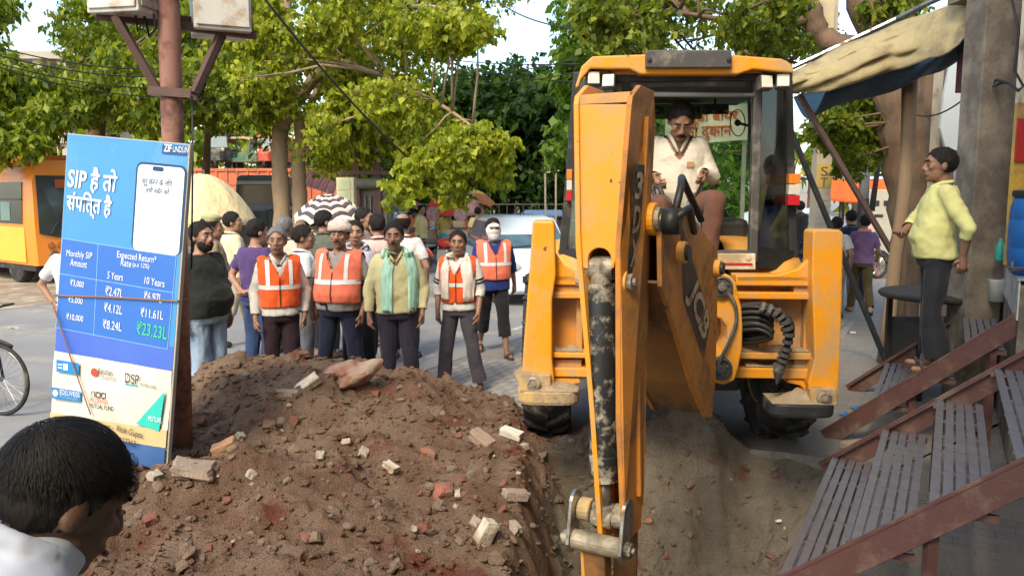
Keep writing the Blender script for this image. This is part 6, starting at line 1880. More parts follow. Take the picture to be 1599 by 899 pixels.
# ------------------------------------------------------------------ man in the foreground, bottom left
def fg_extra(c):
    HT, put = c['HT'], c['put']
    q = MB(); UT = c['UT']
    q.ell(UT((0, .035, 1.45)), (.17, .115, .085), 20, 12); q.ell(UT((0, .02, 1.505)), (.092, .092, .05), 20, 12)
    q.tube([UT((math.sin(t / 16 * 6.283) * .082, .015 - math.cos(t / 16 * 6.283) * .085, 1.535 - .018 * math.cos(t / 16 * 6.283))) for t in range(17)], .017, 8)
    me = remesh(q, .009, 3); displace(me, .006, 12)
    put("collar_yoke", me, C("fg_shaded_white_shirt", (.50, .53, .60)))  # white cloth tinted blue-grey, shade put into its colour
    N = 7500; V, F = [], []
    rs = np.random.RandomState(5)
    for i in range(N):
        th, ph = rs.uniform(0, 6.283), math.acos(rs.uniform(-.25, 1))
        n_ = Vector((math.sin(ph) * math.cos(th), math.sin(ph) * math.sin(th), math.cos(ph)))
        p = Vector((n_.x * .083, .020 + n_.y * .101, .034 + n_.z * .098))
        lim = .058 if p.y < -.04 else (.058 - (p.y + .04) * 1.2 if p.y < .012 else -.03)
        if abs(p.x) > .055 and p.z < .045 and -.03 < p.y < .045: continue
        if p.z < lim: continue
        crown = Vector((.0, .085, .10))
        d = (p - crown); d = d - n_ * d.dot(n_)
        if d.length < 1e-4: continue
        d.normalize(); d += Vector(rs.uniform(-.15, .15, 3)); d.normalize()
        sd = n_.cross(d).normalized() * .0008
        L = rs.uniform(.02, .045) * (1 if p.z > .05 else .5); b0 = len(V)
        lift = rs.uniform(.0, .0025) + (.012 if (p.y < -.05 and rs.rand() < .4) else 0)
        for k in range(5):
            t = k / 4
            c_ = p + d * L * t
            # keep near the shell
            e_ = Vector((c_.x / .083, (c_.y - .02) / .101, (c_.z - .034) / .098))
            c_ = Vector((e_.x * .083, e_.y * .101 + .02, e_.z * .098 + .034)) * 1.0 if e_.length >= 1.0 else c_
            e_.normalize()
            c_ = Vector((e_.x * .083, .02 + e_.y * .101, .034 + e_.z * .098)) + e_ * (lift * (1 - (2 * t - 1) ** 2) + .004 + .002 * rs.rand())
            w_ = 1 - .7 * t
            V += [HT(c_ - sd * w_), HT(c_ + sd * w_)]
        for k in range(4): F.append((b0 + 2 * k, b0 + 2 * k + 1, b0 + 2 * k + 3, b0 + 2 * k + 2))
    me = mesh_np("hair_strands", np.array([tuple(v) for v in V]), np.array(F)); me.polygons.foreach_set("use_smooth", [True] * len(me.polygons))
    put("hair_strands", me, mat("black_hair_strands", (.010, .009, .009), (.018, .016, .014), scale=80, rough=.6, spec=.12))
r_, c_ = person("dark-haired man in white shirt bending down in the left foreground", 0, 0, 1.74, 138, skin_i=2, w=1.05, hs=1.0, vox=.008, lean=26, head_pitch=4, neckz=1.50, vneck=0, shirt=C("fg_shaded_white_shirt", (.50, .53, .60)), pants=C("fg_grey", (.10, .10, .12)), face=True, extra=fg_extra, fold=.7)
hp = (Matrix.Rotation(R(138), 4, 'Z') @ (c_['HT']((0, .02, .02)) * c_['s']))
tgt = P(92, 762, 1.30)
r_.location = (tgt.x - hp.x, tgt.y - hp.y, tgt.z - hp.z)

# ------------------------------------------------------------------ bicycle, only its wheel in view
by = thing("bicycle", "black bicycle at the left edge with its front wheel in view", "bicycle", (P(-2, 592, 7.35).x, 7.35, 0), R(-14))
M_bik = mat("bike_black", (.02, .02, .022), None, rough=.4)
def bwheel(x):
    w_ = bpy.data.objects.new("wheel", None); COL.objects.link(w_); w_.parent = by; w_.location = (x, 0, .345)
    circ = lambda r_, n=48: [Vector((math.cos(t / n * 6.2832) * r_, 0, math.sin(t / n * 6.2832) * r_)) for t in range(n + 1)]
    q = MB(); q.tube(circ(.327), .019, 10, cap=False); q.obj("tyre", M_tyre, w_, smooth=True)
    q = MB(); q.tube(circ(.303), .011, 8, cap=False); q.obj("rim", M_steel, w_, smooth=True)
    q = MB(); q.cyl((0, -.04, 0), (0, .04, 0), .022, 10); q.obj("hub", M_steel, w_)
    for k in range(28):
        t = k / 28 * 6.2832; q = MB(); q.tube([Vector((math.cos(t + .5 * (-1) ** k) * .02, .03 * (-1) ** k, math.sin(t + .5 * (-1) ** k) * .02)), Vector((math.cos(t) * .3, 0, math.sin(t) * .3))], .0017, 4); q.obj("spoke", M_steel, w_)
bwheel(0); bwheel(-1.08)
for nm, pts, r_ in (("fork", [(0, .05, .345), (-.06, .05, .72), (-.10, 0, .82)], .013), ("fork", [(0, -.05, .345), (-.06, -.05, .72), (-.10, 0, .82)], .013), ("frame_tube", [(-.10, 0, .84), (-.66, 0, .80)], .016), ("frame_tube", [(-.09, 0, .78), (-.58, 0, .32)], .018), ("frame_tube", [(-.70, 0, .90), (-.58, 0, .32)], .016), ("frame_tube", [(-.58, 0, .32), (-1.08, 0, .345)], .012), ("frame_tube", [(-.67, 0, .80), (-1.08, 0, .345)], .010), ("handlebar", [(-.10, 0, .82), (-.07, 0, 1.0), (-.06, .28, 1.02), (-.2, .3, 1.0)], .012), ("handlebar", [(-.07, 0, 1.0), (-.06, -.28, 1.02), (-.2, -.3, 1.0)], .012)):
    q = MB(); q.tube(pts, r_, 8); q.obj(nm, M_bik, by, smooth=True)
q = MB(); q.ell((-.72, 0, .93), (.14, .08, .045)); q.obj("saddle", M_bik, by, smooth=True)
q = MB(); q.tube([Vector((math.cos(R(a)) * .365, 0, .345 + math.sin(R(a)) * .365)) for a in range(60, 190, 10)], .022, 8, sq=.4); q.obj("mudguard", M_bik, by, smooth=True)
# ================================================================== TREES
def leaf_mat(name, dark, mid, lite):
    m = bpy.data.materials.new(name); m.use_nodes = True
    nt = m.node_tree; nt.nodes.clear()
    o = nd(nt, "ShaderNodeOutputMaterial")
    g = nd(nt, "ShaderNodeNewGeometry"); rp = nd(nt, "ShaderNodeValToRGB")
    e = rp.color_ramp.elements; e[0].color = (*dark, 1); e[1].color = (*lite, 1); k = e.new(.55); k.color = (*mid, 1)
    nt.links.new(g.outputs["Random Per Island"], rp.inputs[0])
    df = nd(nt, "ShaderNodeBsdfPrincipled"); df.inputs["Roughness"].default_value = .45; df.inputs["Specular IOR Level"].default_value = .35
    tr = nd(nt, "ShaderNodeBsdfTranslucent")
    mxc = nd(nt, "ShaderNodeMix", data_type='RGBA', blend_type='MULTIPLY'); mxc.inputs["Factor"].default_value = 1.0
    mxc.inputs["B"].default_value = (1.0, 1.0, .35, 1)
    nt.links.new(rp.outputs[0], df.inputs["Base Color"]); nt.links.new(rp.outputs[0], mxc.inputs["A"]); nt.links.new(mxc.outputs["Result"], tr.inputs[0])
    mx = nd(nt, "ShaderNodeMixShader"); mx.inputs[0].default_value = .55
    nt.links.new(df.outputs[0], mx.inputs[1]); nt.links.new(tr.outputs[0], mx.inputs[2]); nt.links.new(mx.outputs[0], o.inputs[0])
    return m
M_bark = mat("pale_bark", (.38, .27, .17), (.28, .19, .12), scale=7, rough=.9, bump=.7, bscale=14, stretch=(1, 1, .35))
M_barkdk = mat("brown_bark", (.21, .135, .085), (.14, .09, .06), scale=7, rough=.95, bump=.9, bscale=10, stretch=(1, 1, .35), dist=.04)
L_yel = leaf_mat("peepal_leaf", (.150, .205, .018), (.340, .385, .034), (.560, .550, .055))
L_mid = leaf_mat("mango_leaf", (.100, .165, .018), (.230, .300, .030), (.410, .440, .044))
L_dark = leaf_mat("dense_leaf", (.018, .050, .012), (.040, .090, .016), (.085, .145, .024))
L_right = leaf_mat("broad_leaf", (.065, .115, .016), (.180, .235, .026), (.350, .370, .038))
L_bright = leaf_mat("fresh_leaf", (.070, .150, .018), (.140, .250, .028), (.230, .330, .040))
def leaves(name, cl, size, m, parent, seed, droop=.6, aspect=.62):
    """cl: list of (centre, radii, count)"""
    rs = np.random.RandomState(seed)
    Pn, rr = [], []
    for c, r, n in cl:
        # short hanging twigs spread through the clump, leaves along each
        ns = max(4, n // 9)
        d = rs.normal(size=(ns, 3)); d /= np.linalg.norm(d, axis=1)[:, None]
        sc_ = d * (rs.rand(ns, 1) ** .5)
        tw = d * .6 + rs.normal(size=(ns, 3)) * .55; tw[:, 2] -= .55; tw /= np.linalg.norm(tw, axis=1)[:, None]
        ln = rs.uniform(.25, .75, size=(ns, 1))
        pick = rs.randint(0, ns, n)
        off = tw[pick] * ln[pick] * rs.rand(n, 1) + rs.normal(size=(n, 3)) * .055
        Pn.append((sc_[pick] + off) * np.array(r) * 1.12 + np.array(c))
    p = np.concatenate(Pn); n = len(p)
    a = rs.normal(size=(n, 3)); a[:, 2] = a[:, 2] * .5 - droop * 1.6; a /= np.linalg.norm(a, axis=1)[:, None]
    nn = rs.normal(size=(n, 3)); nn[:, 2] += .5
    sd = np.cross(a, nn); sd /= np.linalg.norm(sd, axis=1)[:, None] + 1e-9
    up = np.cross(sd, a)
    L = size * (.65 + .7 * rs.rand(n, 1))
    ang = rs.rand(n, 1)
    L = L * (.55 + .9 * ang)
    v = np.stack([p, p + a * L * .38 + sd * L * aspect * .5 + up * L * .06, p + a * L - up * L * .05, p + a * L * .38 - sd * L * aspect * .5 + up * L * .06], 1)
    f = np.arange(n * 4).reshape(n, 4)
    return link(name, mesh_np(name, v.reshape(-1, 3), f), m, parent, world=parent is not None)
def tree(label, base, trunks, cl, size, lm, bm_, seed, twigs=True, group=None, droop=.6, aspect=.62):
    t = thing("tree", label, "tree", base, 0, group)
    allp = []
    for i, (pts, r0, r1) in enumerate(trunks):
        k = len(pts)
        # smooth the line and add knots
        out = []
        P3 = [Vector(p) for p in pts]
        for j in range(k - 1):
            p0, p1, p2, p3 = P3[max(j - 1, 0)], P3[j], P3[j + 1], P3[min(j + 2, k - 1)]
            for e in range(5):
                u = e / 5
                out.append(.5 * ((2 * p1) + (p2 - p0) * u + (2 * p0 - 5 * p1 + 4 * p2 - p3) * u * u + (3 * p1 - p0 - 3 * p2 + p3) * u ** 3))
        out.append(P3[-1])
        n = len(out)
        rs_ = [(r0 + (r1 - r0) * j / (n - 1)) * (1 + .10 * math.sin(j * 2.1 + i)) for j in range(n)]
        q = MB(); q.tube(out, rs_, 12); q.obj("trunk" if i == 0 else "limb", bm_, t, world=True, smooth=True)
        allp += out[n // 3:]
    if twigs:
        q = MB(); rg = random.Random(seed)
        for c, r, n in cl:
            c = Vector(c)
            b = min(allp, key=lambda x: (x - c).length + .3 * max(0, x.z - c.z))
            m_ = b.lerp(c, .5) + Vector((rg.uniform(-.2, .2), rg.uniform(-.2, .2), rg.uniform(0, .35))) * (b - c).length * .4
            rad = .012 + .006 * (b - c).length
            q.tube([b, b.lerp(m_, .5) + Vector((0, 0, .05)), m_, m_.lerp(c, .6), c], [rad * 1.6, rad * 1.2, rad, rad * .7, rad * .3], 5)
            for k in range(3):
                e = c + Vector((rg.uniform(-1, 1) * r[0], rg.uniform(-1, 1) * r[1], rg.uniform(-1, .3) * r[2]))
                q.tube([m_.lerp(c, .5), c.lerp(e, .4) + Vector((0, 0, .06)), e], [rad * .6, rad * .4, rad * .15], 4)
        br_ = q.obj("branches", bm_, t, world=True, smooth=True); br_["kind"] = "stuff"
    cr = leaves("crown", cl, size, lm, t, seed, droop, aspect); cr["kind"] = "stuff"
    return t
def cl(px, py, D, rpx, n, fl=.75, fd=1.1):
    r = rpx * D / FPX
    return (P(px, py, D), (r, r * fd, r * fl), n)
tr_ = random.Random(42)
def scatter(polys, num, D0, D1, r0, r1, n):
    out = []
    while len(out) < num:
        x0, y0, x1, y1 = tr_.choice(polys)
        out.append(cl(tr_.uniform(x0, x1), tr_.uniform(y0, y1), tr_.uniform(D0, D1), tr_.uniform(r0, r1), int(n * tr_.uniform(.7, 1.3))))
    return out
# peepal with the double pale trunk
D1 = 21
tp = lambda l, D=D1: [P(x, y, D + (d if True else 0)) for x, y, d in l]
cls = scatter([(395, -40, 620, 90), (385, 40, 560, 165), (500, 60, 680, 210), (560, 140, 720, 240), (500, 170, 560, 240)], 120, 17, 24, 22, 50, 540)
cls += scatter([(600, -60, 800, 20), (640, 10, 760, 70)], 20, 16, 22, 22, 38, 520)
cls += scatter([(640, 190, 790, 285), (720, 200, 800, 270), (600, 230, 720, 300)], 22, 14, 18, 18, 32, 560)
cls = [k for k in cls if not (k[0].y < 21.6 and 422 < topx(k[0])[0] < 505 and topx(k[0])[1] > 45) and not (k[0].y < 20.6 and abs(topx(k[0])[0] - 455 - (167 - topx(k[0])[1]) * .8) < 34 and tr_.random() < .75)]
tree("tall peepal tree with two pale trunks behind the crowd", G(462, 297 + 2.1 * FPX / D1), [
    (tp([(441, 425, 0), (440, 330, 0), (436, 230, 0), (440, 200, .1), (452, 168, .2), (450, 90, .3), (446, 10, .4), (440, -80, .4)]), .24, .13),
    (tp([(470, 425, .1), (468, 320, .1), (466, 260, .1), (470, 205, .2), (460, 170, .3)]), .22, .15),
    (tp([(457, 168, .2), (485, 130, 0), (517, 89, -.3), (548, 35, -.8), (592, 0, -1.2), (650, -60, -1.5)]), .17, .09),
    (tp([(470, 200, .2), (500, 130, .6), (535, 50, 1), (560, -40, 1.4)]), .11, .06),
    (tp([(517, 89, -.3), (600, 120, -1.5), (690, 165, -3), (760, 215, -4.2)]), .07, .025),
    (tp([(553, 28, -.8), (640, 10, -1.5), (760, 20, -2)]), .08, .03)], cls, .12, L_yel, M_bark, 101, droop=.9, aspect=.78)
# trees on the left
cls = scatter([(100, -40, 330, 60), (60, 60, 240, 150), (230, 60, 420, 190), (130, 120, 250, 180), (300, -30, 420, 120), (300, 100, 430, 160)], 120, 19, 27, 24, 50, 420)
tree("spreading tree left of the rusty pole, half hiding the concrete frame", G(150, 297 + 2.1 * FPX / 25), [
    (tp([(150, 400, 4), (150, 215, 4), (152, 150, 4), (160, 70, 4), (170, -40, 4)]), .32, .15), (tp([(152, 140, 4), (200, 90, 3), (270, 50, 1), (330, 10, 0)]), .15, .06), (tp([(155, 110, 4), (110, 60, 3), (80, 20, 2)]), .12, .05),
    (tp([(320, 400, 3), (322, 260, 3), (330, 160, 2), (350, 60, 1)]), .13, .07)], cls, .17, L_mid, M_barkdk, 102, droop=.9, aspect=.5)
cls = scatter([(-60, -30, 20, 60), (-60, 60, 50, 150), (-40, 130, 90, 190), (-50, 190, 60, 235)], 34, 17, 22, 24, 42, 700)
tree("leafy tree at the far left edge above the bus", G(-50, 297 + 2.1 * FPX / 20), [(tp([(-50, 420, -1), (-45, 200, -1), (-20, 90, -1), (0, 0, -1)]), .25, .1)], cls, .16, L_mid, M_barkdk, 103, droop=.9, aspect=.5)
# dark dense tree in the middle distance
cls = scatter([(600, 200, 880, 310), (680, 130, 870, 220), (620, 160, 720, 240), (830, 150, 900, 300)], 60, 31, 38, 34, 58, 760)
tree("dense dark green tree beyond the red cart", G(790, 297 + 2.1 * FPX / 34), [(tp([(790, 375, 13), (788, 300, 13), (780, 230, 13), (760, 160, 13)]), .5, .2)], cls, .30, L_dark, M_barkdk, 104, droop=.5, aspect=.6)
# tree behind the cab
cls = scatter([(905, 0, 960, 90), (900, 80, 915, 200), (880, 190, 905, 250)], 14, 20, 26, 26, 44, 420) + scatter([(940, 110, 1200, 330)], 40, 24, 30, 30, 50, 460)
tree("yellow-green tree seen through and beside the cab", G(985, 297 + 2.1 * FPX / 27), [(tp([(985, 390, 6), (985, 250, 6), (975, 100, 5), (960, -20, 4)]), .25, .12)], cls, .22, L_bright, M_bark, 105, droop=.8)
# big tree on the right
D4 = 12.0
cls = scatter([(915, -60, 1010, 50), (980, -60, 1240, 70), (1150, -40, 1260, 75)], 80, 11, 16, 24, 50, 330) + scatter([(1280, 140, 1375, 190), (1290, 180, 1370, 260), (1300, -40, 1420, 30)], 16, 11.5, 13.5, 24, 38, 480)
tree("big tree with thick brown trunk rising behind the wooden posts", G(1436, 297 + 2.1 * FPX / D4), [
    (tp([(1438, 520, 0), (1436, 420, 0), (1428, 320, 0), (1412, 220, 0), (1398, 130, 0), (1375, 60, .1), (1345, -30, .2)], D4), .40, .28),
    (tp([(1392, 110, 0), (1340, 80, .3), (1285, 60, .6), (1268, 20, .6), (1245, -40, .6)], D4), .19, .14),
    (tp([(1438, 400, .1), (1446, 280, .2), (1440, 150, .3), (1430, 40, .3)], D4), .26, .18),
    (tp([(1268, 25, .6), (1215, 45, .6), (1150, 35, .4), (1060, 20, .2)], D4), .08, .03), (tp([(1275, 40, .6), (1240, 90, .8), (1200, 110, 1)], D4), .05, .02)], cls, .092, L_right, M_barkdk, 106, droop=.7, aspect=.72)
cls = scatter([(1240, 170, 1470, 280), (1380, 120, 1500, 260), (1460, 100, 1520, 300)], 44, 26, 33, 34, 56, 520)
tree("bright green tree mass beyond the orange canopy", G(1340, 297 + 2.1 * FPX / 30), [(tp([(1340, 390, 9), (1340, 260, 9), (1350, 180, 9)]), .25, .12)], cls, .24, L_bright, M_barkdk, 107, droop=.6)
# far wood along the horizon
cls = scatter([(-200, 215, 1800, 300), (-200, 180, 700, 290)], 120, 62, 80, 26, 44, 260)
fw = leaves("far_wood", cls, .75, L_mid, None, 108)
tag(fw, "hazy belt of distant trees along the horizon", "trees", kind="stuff")
# ================================================================== STREET BEHIND
def gx_(px, D): return P(px, 300, D).x
def zat(py, D): return P(800, py, D).z
# ------------------------------------------------------------------ bus
hd_ = math.atan2(-.6, .8)
cor = Vector((gx_(47, 17.5), 17.5, 0))
bus = thing("bus", "orange and yellow bus standing half behind the blue signboard", "bus", cor, hd_)
# local: +x forward, y from 0 (near side) to 2.15
M_bo = mat("bus_orange", (.80, .25, .022), (.74, .22, .02), scale=2, rough=.35, spec=.5, coat=.3, dirt=(.5, .26, .1), dscale=2, damt=.2)
M_by = mat("bus_yellow", (.82, .46, .05), (.78, .42, .05), scale=2, rough=.35, coat=.3)
M_bg = mat("bus_dark_glass", (.03, .035, .035), (.05, .06, .06), scale=2, rough=.08, spec=.7)
sec = [(0.02, .45), (0, 1.35), (.05, 2.3), (.16, 2.62), (.38, 2.76), (1.77, 2.76), (1.99, 2.62), (2.10, 2.3), (2.15, 1.35), (2.13, .45)]
q = MB(); rg = []
for x_, k_ in ((-6.8, 1), (-.35, 1), (-.05, .985), (.02, .96)): rg.append([Vector((x_ - (.18 * max(0, (z_ - 1.2) / 1.6) if x_ > -.5 else 0), 1.075 + (y_ - 1.075) * k_, z_)) for y_, z_ in sec])
q.loft(rg); q.obj("body", M_bo, bus, autos=True)
q = MB(); q.span((-6.7, -.012, .5), (-.42, .004, 1.28)); q.obj("side_panel", M_by, bus, bevel=.01)
for k in range(5):
    x1 = -.48 - k * 1.25
    q = MB(); q.add([(x1, -.008, 1.36), (x1 - 1.2, -.008, 1.36), (x1 - 1.2, .035, 2.28), (x1, .035, 2.28)], [(0, 3, 2, 1)]); w_ = q.obj("side_window", M_bg, bus, solid=.012)
    q = MB(); q.beam((x1 - .02, .0, 1.9), (x1 - 1.18, .0, 1.9), .02, .03); q.obj("window_rail", M_gry, w_)
    q = MB(); q.add([(x1 - .6, -.016, 1.42), (x1 - 1.1, -.016, 1.42), (x1 - 1.1, .002, 1.84), (x1 - .6, .002, 1.84)], [(0, 3, 2, 1)]); q.obj("pane", mat("bus_pane", (.16, .26, .24), None, rough=.1), w_)
q = MB(); q.span((-6.0, .5, 2.74), (-1.2, 1.65, 2.92)); q.obj("roof_unit", M_bo, bus, bevel=.06)
def fx(y_, z_, o=.012): return Vector((.02 - .18 * max(0, (z_ - 1.2) / 1.6) + o, y_, z_))
q = MB(); q.add([fx(.12, 1.15), fx(.7, 1.02), fx(1.45, 1.02), fx(2.03, 1.15), fx(1.98, 2.42), fx(.17, 2.42)], [(0, 1, 2, 3, 4, 5)]); ws = q.obj("windscreen", M_bg, bus, solid=.01)
q = MB(); q.add([fx(.55, 2.15, .03), fx(1.5, 2.15, .03), fx(1.5, 2.34, .03), fx(.55, 2.34, .03)], [(0, 1, 2, 3)]); q.obj("destination_display", mat("dim_led", (.25, .05, .01), (.5, .1, .02), scale=40, rough=.4), ws, solid=.004)
q = MB(); q.beam(fx(.35, 1.15, .04), fx(.75, 1.75, .03), .02, .02); q.obj("wiper", M_blk, ws)
q = MB(); q.tube([fx(.62, 1.35, -.1) + Vector((0, math.cos(t / 16 * 6.28) * .22, math.sin(t / 16 * 6.28) * .2)) for t in range(17)], .02, 6); q.obj("steering_wheel", M_blk, ws)
q = MB(); q.add([fx(.85, 1.2, .016), fx(1.3, 1.2, .016), fx(1.3, 1.85, .016), fx(.85, 1.85, .016)], [(0, 1, 2, 3)]); q.obj("seat_seen_through_glass", mat("bus_interior", (.12, .11, .09), (.25, .2, .1), scale=4, rough=.7), ws)
for y_ in (.35, .55, .75, 1.4, 1.6, 1.8):
    q = MB(); q.lathe([(0, .03), (.05, .03), (.06, .01), (.075, .02), (.075, 0)], 14, Matrix.Translation(fx(y_, .88, .0)) @ Matrix.Rotation(math.pi / 2, 4, 'Y')); q.obj("lamp", mat("bus_lamp", (.45, .15, .05), None, rough=.2), bus)
for y_ in (.4, 1.75):
    q = MB(); q.lathe([(0, .035), (.08, .03), (.10, .015), (.11, 0)], 16, Matrix.Translation(fx(y_, .66, .0)) @ Matrix.Rotation(math.pi / 2, 4, 'Y')); q.obj("headlight", mat("bus_head", (.12, .08, .05), None, rough=.15), bus)
q = MB(); q.span((-6.7, .05, .32), (-.1, 2.1, .47)); q.obj("skirt", M_blk, bus)
for x_ in (-1.15, -5.2):
    for y_ in (.18, 1.97):
        q = MB(); q.lathe([(.2, -.12), (.40, -.12), (.43, -.06), (.43, .06), (.40, .12), (.2, .12)], 24, Matrix.Translation((x_, y_, .43)), 'Y'); w_ = q.obj("wheel", M_tyre, bus, autos=True)
        q = MB(); q.lathe([(0, -.05), (.2, -.08), (.24, 0), (0, .05)], 16, Matrix.Translation((x_, y_, .43)), 'Y'); q.obj("rim", M_steel, w_)
for s_, x_, z_, w_, h_, mm in (("TRAVELLER", -1.3, .86, .75, .085, M_blk2),): pass

# ------------------------------------------------------------------ cars
def car(label, loc, rz, paint, W=1.56, L=3.6, H=1.6, dash=True):
    c = thing("car", label, "car", loc, rz)
    mp_ = mat("car_paint_" + paint[0], paint[1], tuple(x * .95 for x in paint[1]), rough=.25, spec=.5, coat=.6)
    # front at -y; profile rings along y: (y, half width at waist, zbottom, zwaist, half width roof, ztop)
    def ring(y_, hw, zb, zw, hr, zt):
        return [Vector(p) for p in ((-hw * .92, y_, zb), (-hw, y_, zb + .18), (-hw, y_, zw), (-hr, y_, zt - .05), (-hr * .8, y_, zt), (hr * .8, y_, zt), (hr, y_, zt - .05), (hw, y_, zw), (hw, y_, zb + .18), (hw * .92, y_, zb))]
    h = W / 2
    q = MB()
    q.loft([ring(-L / 2, h * .78, .28, .58, h * .74, .66), ring(-L / 2 + .07, h * .93, .22, .66, h * .84, .78), ring(-L / 2 + .35, h, .2, .78, h * .86, .90), ring(-L / 2 + .78, h, .2, .88, h * .87, .99),
            ring(-L / 2 + .80, h, .2, .88, h * .86, 1.0), ring(-L / 2 + 1.45, h, .2, .92, h * .80, H - .05), ring(-L / 2 + 1.9, h, .2, .92, h * .79, H), ring(L / 2 - .6, h, .2, .92, h * .79, H - .02), ring(L / 2 - .12, h * .97, .25, .9, h * .74, H - .15), ring(L / 2, h * .9, .3, .8, h * .7, .95)])
    q.obj("body", mp_, c, autos=True, bevel=.015)
    gm = mat("car_glass", (.05, .09, .12), (.10, .17, .21), scale=3, rough=.06, spec=.7)
    y0, y1 = -L / 2 + .79, -L / 2 + 1.46
    q = MB(); q.add([(-h * .82, y0 - .012, 1.01), (h * .82, y0 - .012, 1.01), (h * .74, y1 - .012, H - .10), (-h * .74, y1 - .012, H - .10)], [(0, 1, 2, 3)]); ws = q.obj("windscreen", gm, c, solid=.012)
    q = MB(); q.beam((-h * .7, y0 - .03, 1.015), (.1, y0 + .02, 1.06), .015, .012); q.beam((.0, y0 - .03, 1.015), (h * .7, y0 + .02, 1.06), .015, .012); q.obj("wiper", M_blk, ws)
    for sx in (-1, 1):
        q = MB(); q.add([(sx * (h + .004), y0 + .25, .93), (sx * (h + .004), L / 2 - .35, .93), (sx * (h * .80 + .004), L / 2 - .55, H - .13), (sx * (h * .81 + .004), y1 + .1, H - .13)], [(0, 1, 2, 3)]); q.obj("side_window", gm, c, solid=.01)
        q = MB(); q.ell((sx * (h + .10), y0 + .18, 1.0), (.10, .05, .075)); q.obj("wing_mirror", mp_, c, smooth=True)
        q = MB(); q.ell((sx * h * .70, -L / 2 + .055, .70), (.17, .08, .10)); q.obj("headlight", mat("headlight_glass", (.6, .6, .56), (.4, .4, .38), scale=30, rough=.12, spec=.7), c, smooth=True)
        for y_ in (-L / 2 + .62, L / 2 - .6):
            q = MB(); q.lathe([(.15, -.09), (.27, -.09), (.29, -.05), (.29, .05), (.27, .09), (.15, .09)], 24, Matrix.Translation((sx * (h - .09), y_, .29)), 'X'); w_ = q.obj("wheel", M_tyre, c, autos=True)
            q = MB(); q.lathe([(0, -.07), (.1, -.095), (.18, -.085), (.18, .085), (.1, .095), (0, .07)], 16, Matrix.Translation((sx * (h - .09), y_, .29)), 'X'); q.obj("rim", M_steel, w_)
    q = MB(); q.span((-h * .5, -L / 2 - .008, .44), (h * .5, -L / 2 + .1, .56)); q.span((-h * .62, -L / 2 + .02, .28), (h * .62, -L / 2 + .1, .36)); q.obj("grille", M_blk, c, bevel=.01)
    q = MB(); q.span((-.25, -L / 2 - .02, .36), (.25, -L / 2 - .01, .46)); q.obj("number_plate", M_w, c)
    if dash:
        q = MB(); q.lathe([(0, 0), (.05, 0), (.055, .03), (.03, .06), (.045, .12), (.025, .2), (.012, .28), (0, .3)], 12, Matrix.Translation((.28, y0 + .02, 1.03)) @ Matrix.Rotation(R(0), 4, 'X')); q.obj("dashboard_idol", mat("idol_pink", (.62, .16, .12), None, rough=.5), c, smooth=True)
        q = MB(); q.tube([(0, -.1, H - .02), (0, .0, H + .12)], .006, 5); q.obj("aerial", M_blk, c)
        q = MB(); q.add([(.18, y1 - .16, H - .25), (.5, y1 - .16, H - .25), (.48, y1 - .09, H - .17), (.2, y1 - .09, H - .17)], [(0, 1, 2, 3)]); q.obj("windscreen_sticker", M_w, ws)
    return c
car("pale blue-white car parked facing the camera beside the machine's left leg", (gx_(812, 15.0), 16.2, .01), R(14), ("ice", (.66, .74, .80)), 1.62)
car("white car with tinted windows beyond the right yellow leg", (gx_(1262, 22.5), 22.5, .012), R(60), ("white", (.74, .76, .78)), 1.6, dash=False)
car("white van roof between the poles and the striped umbrella", (gx_(590, 27), 27.5, .012), R(70), ("sky", (.55, .68, .80)), 1.6, 4.2, 1.75, dash=False)
# ------------------------------------------------------------------ umbrellas
def umbrella(label, px, pytop, D, rpx, hpx, m_list, pole_h=None, tilt=(0, 0), ribs=8, rings=6, valance=0, name="umbrella"):
    top = P(px, pytop, D); r = rpx * D / FPX; h = hpx * D / FPX
    t = thing(name, label, "umbrella", (top.x, top.y, 0 if pole_h is None else top.z - pole_h))
    zt = top.z - t.location.z
    Mt = Matrix.Translation((0, 0, zt)) @ Matrix.Rotation(R(tilt[0]), 4, 'X') @ Matrix.Rotation(R(tilt[1]), 4, 'Y')
    n = ribs * 4
    def pt(f, j):
        a = 2 * math.pi * j / n
        sc_ = 1 - .07 * (1 - abs(math.cos(ribs * a / 2))) * 0 - .06 * abs(math.sin(ribs * a / 2)) * f
        return Vector((math.cos(a) * r * f * sc_, math.sin(a) * r * f * sc_, -h * f ** 1.7 + .11 * r * f * abs(math.sin(ribs * a / 2))))
    k = len(m_list)
    for i in range(rings):
        q = MB(); sub = 3 if rings > 3 else 9 // rings
        rows = [[pt((i + e / sub) / rings + 1e-3, j) for j in range(n)] for e in range(sub + 1)]
        q.loft(rows, cap=False, M=Mt); q.obj("canopy_panel", m_list[i % k], t, solid=.006, smooth=True)
    for j in range(ribs):
        q = MB(); q.tube([pt(f / 5 + 1e-3, j * 4) - Vector((0, 0, .012)) for f in range(6)], .006, 4, M=Mt); q.obj("rib", M_steel, t)
    q = MB(); q.tube([Mt @ Vector((0, 0, .08)), Mt @ Vector((0, 0, -1.6 if pole_h is None else -pole_h * .9)) if tilt != (0, 0) else Vector((0, 0, .0))], .016, 8); q.obj("stick", M_steel, t)
    return t
M_ucream = cloth("umbrella_cream", (.72, .56, .30), (.66, .50, .27))
umbrella("large cream umbrella behind the officer", 318, 272, 14.5, 88, 74, [M_ucream], None, (6, 8), 8, 1)
M_uw, M_us = cloth("umbrella_stripe_cream", (.76, .66, .50)), cloth("umbrella_stripe_dark", (.10, .07, .085))
umbrella("cream and dark striped umbrella above the crowd", 512, 304, 12.8, 56, 36, [M_uw, M_us], 1.5, (10, 0), 10, 9)
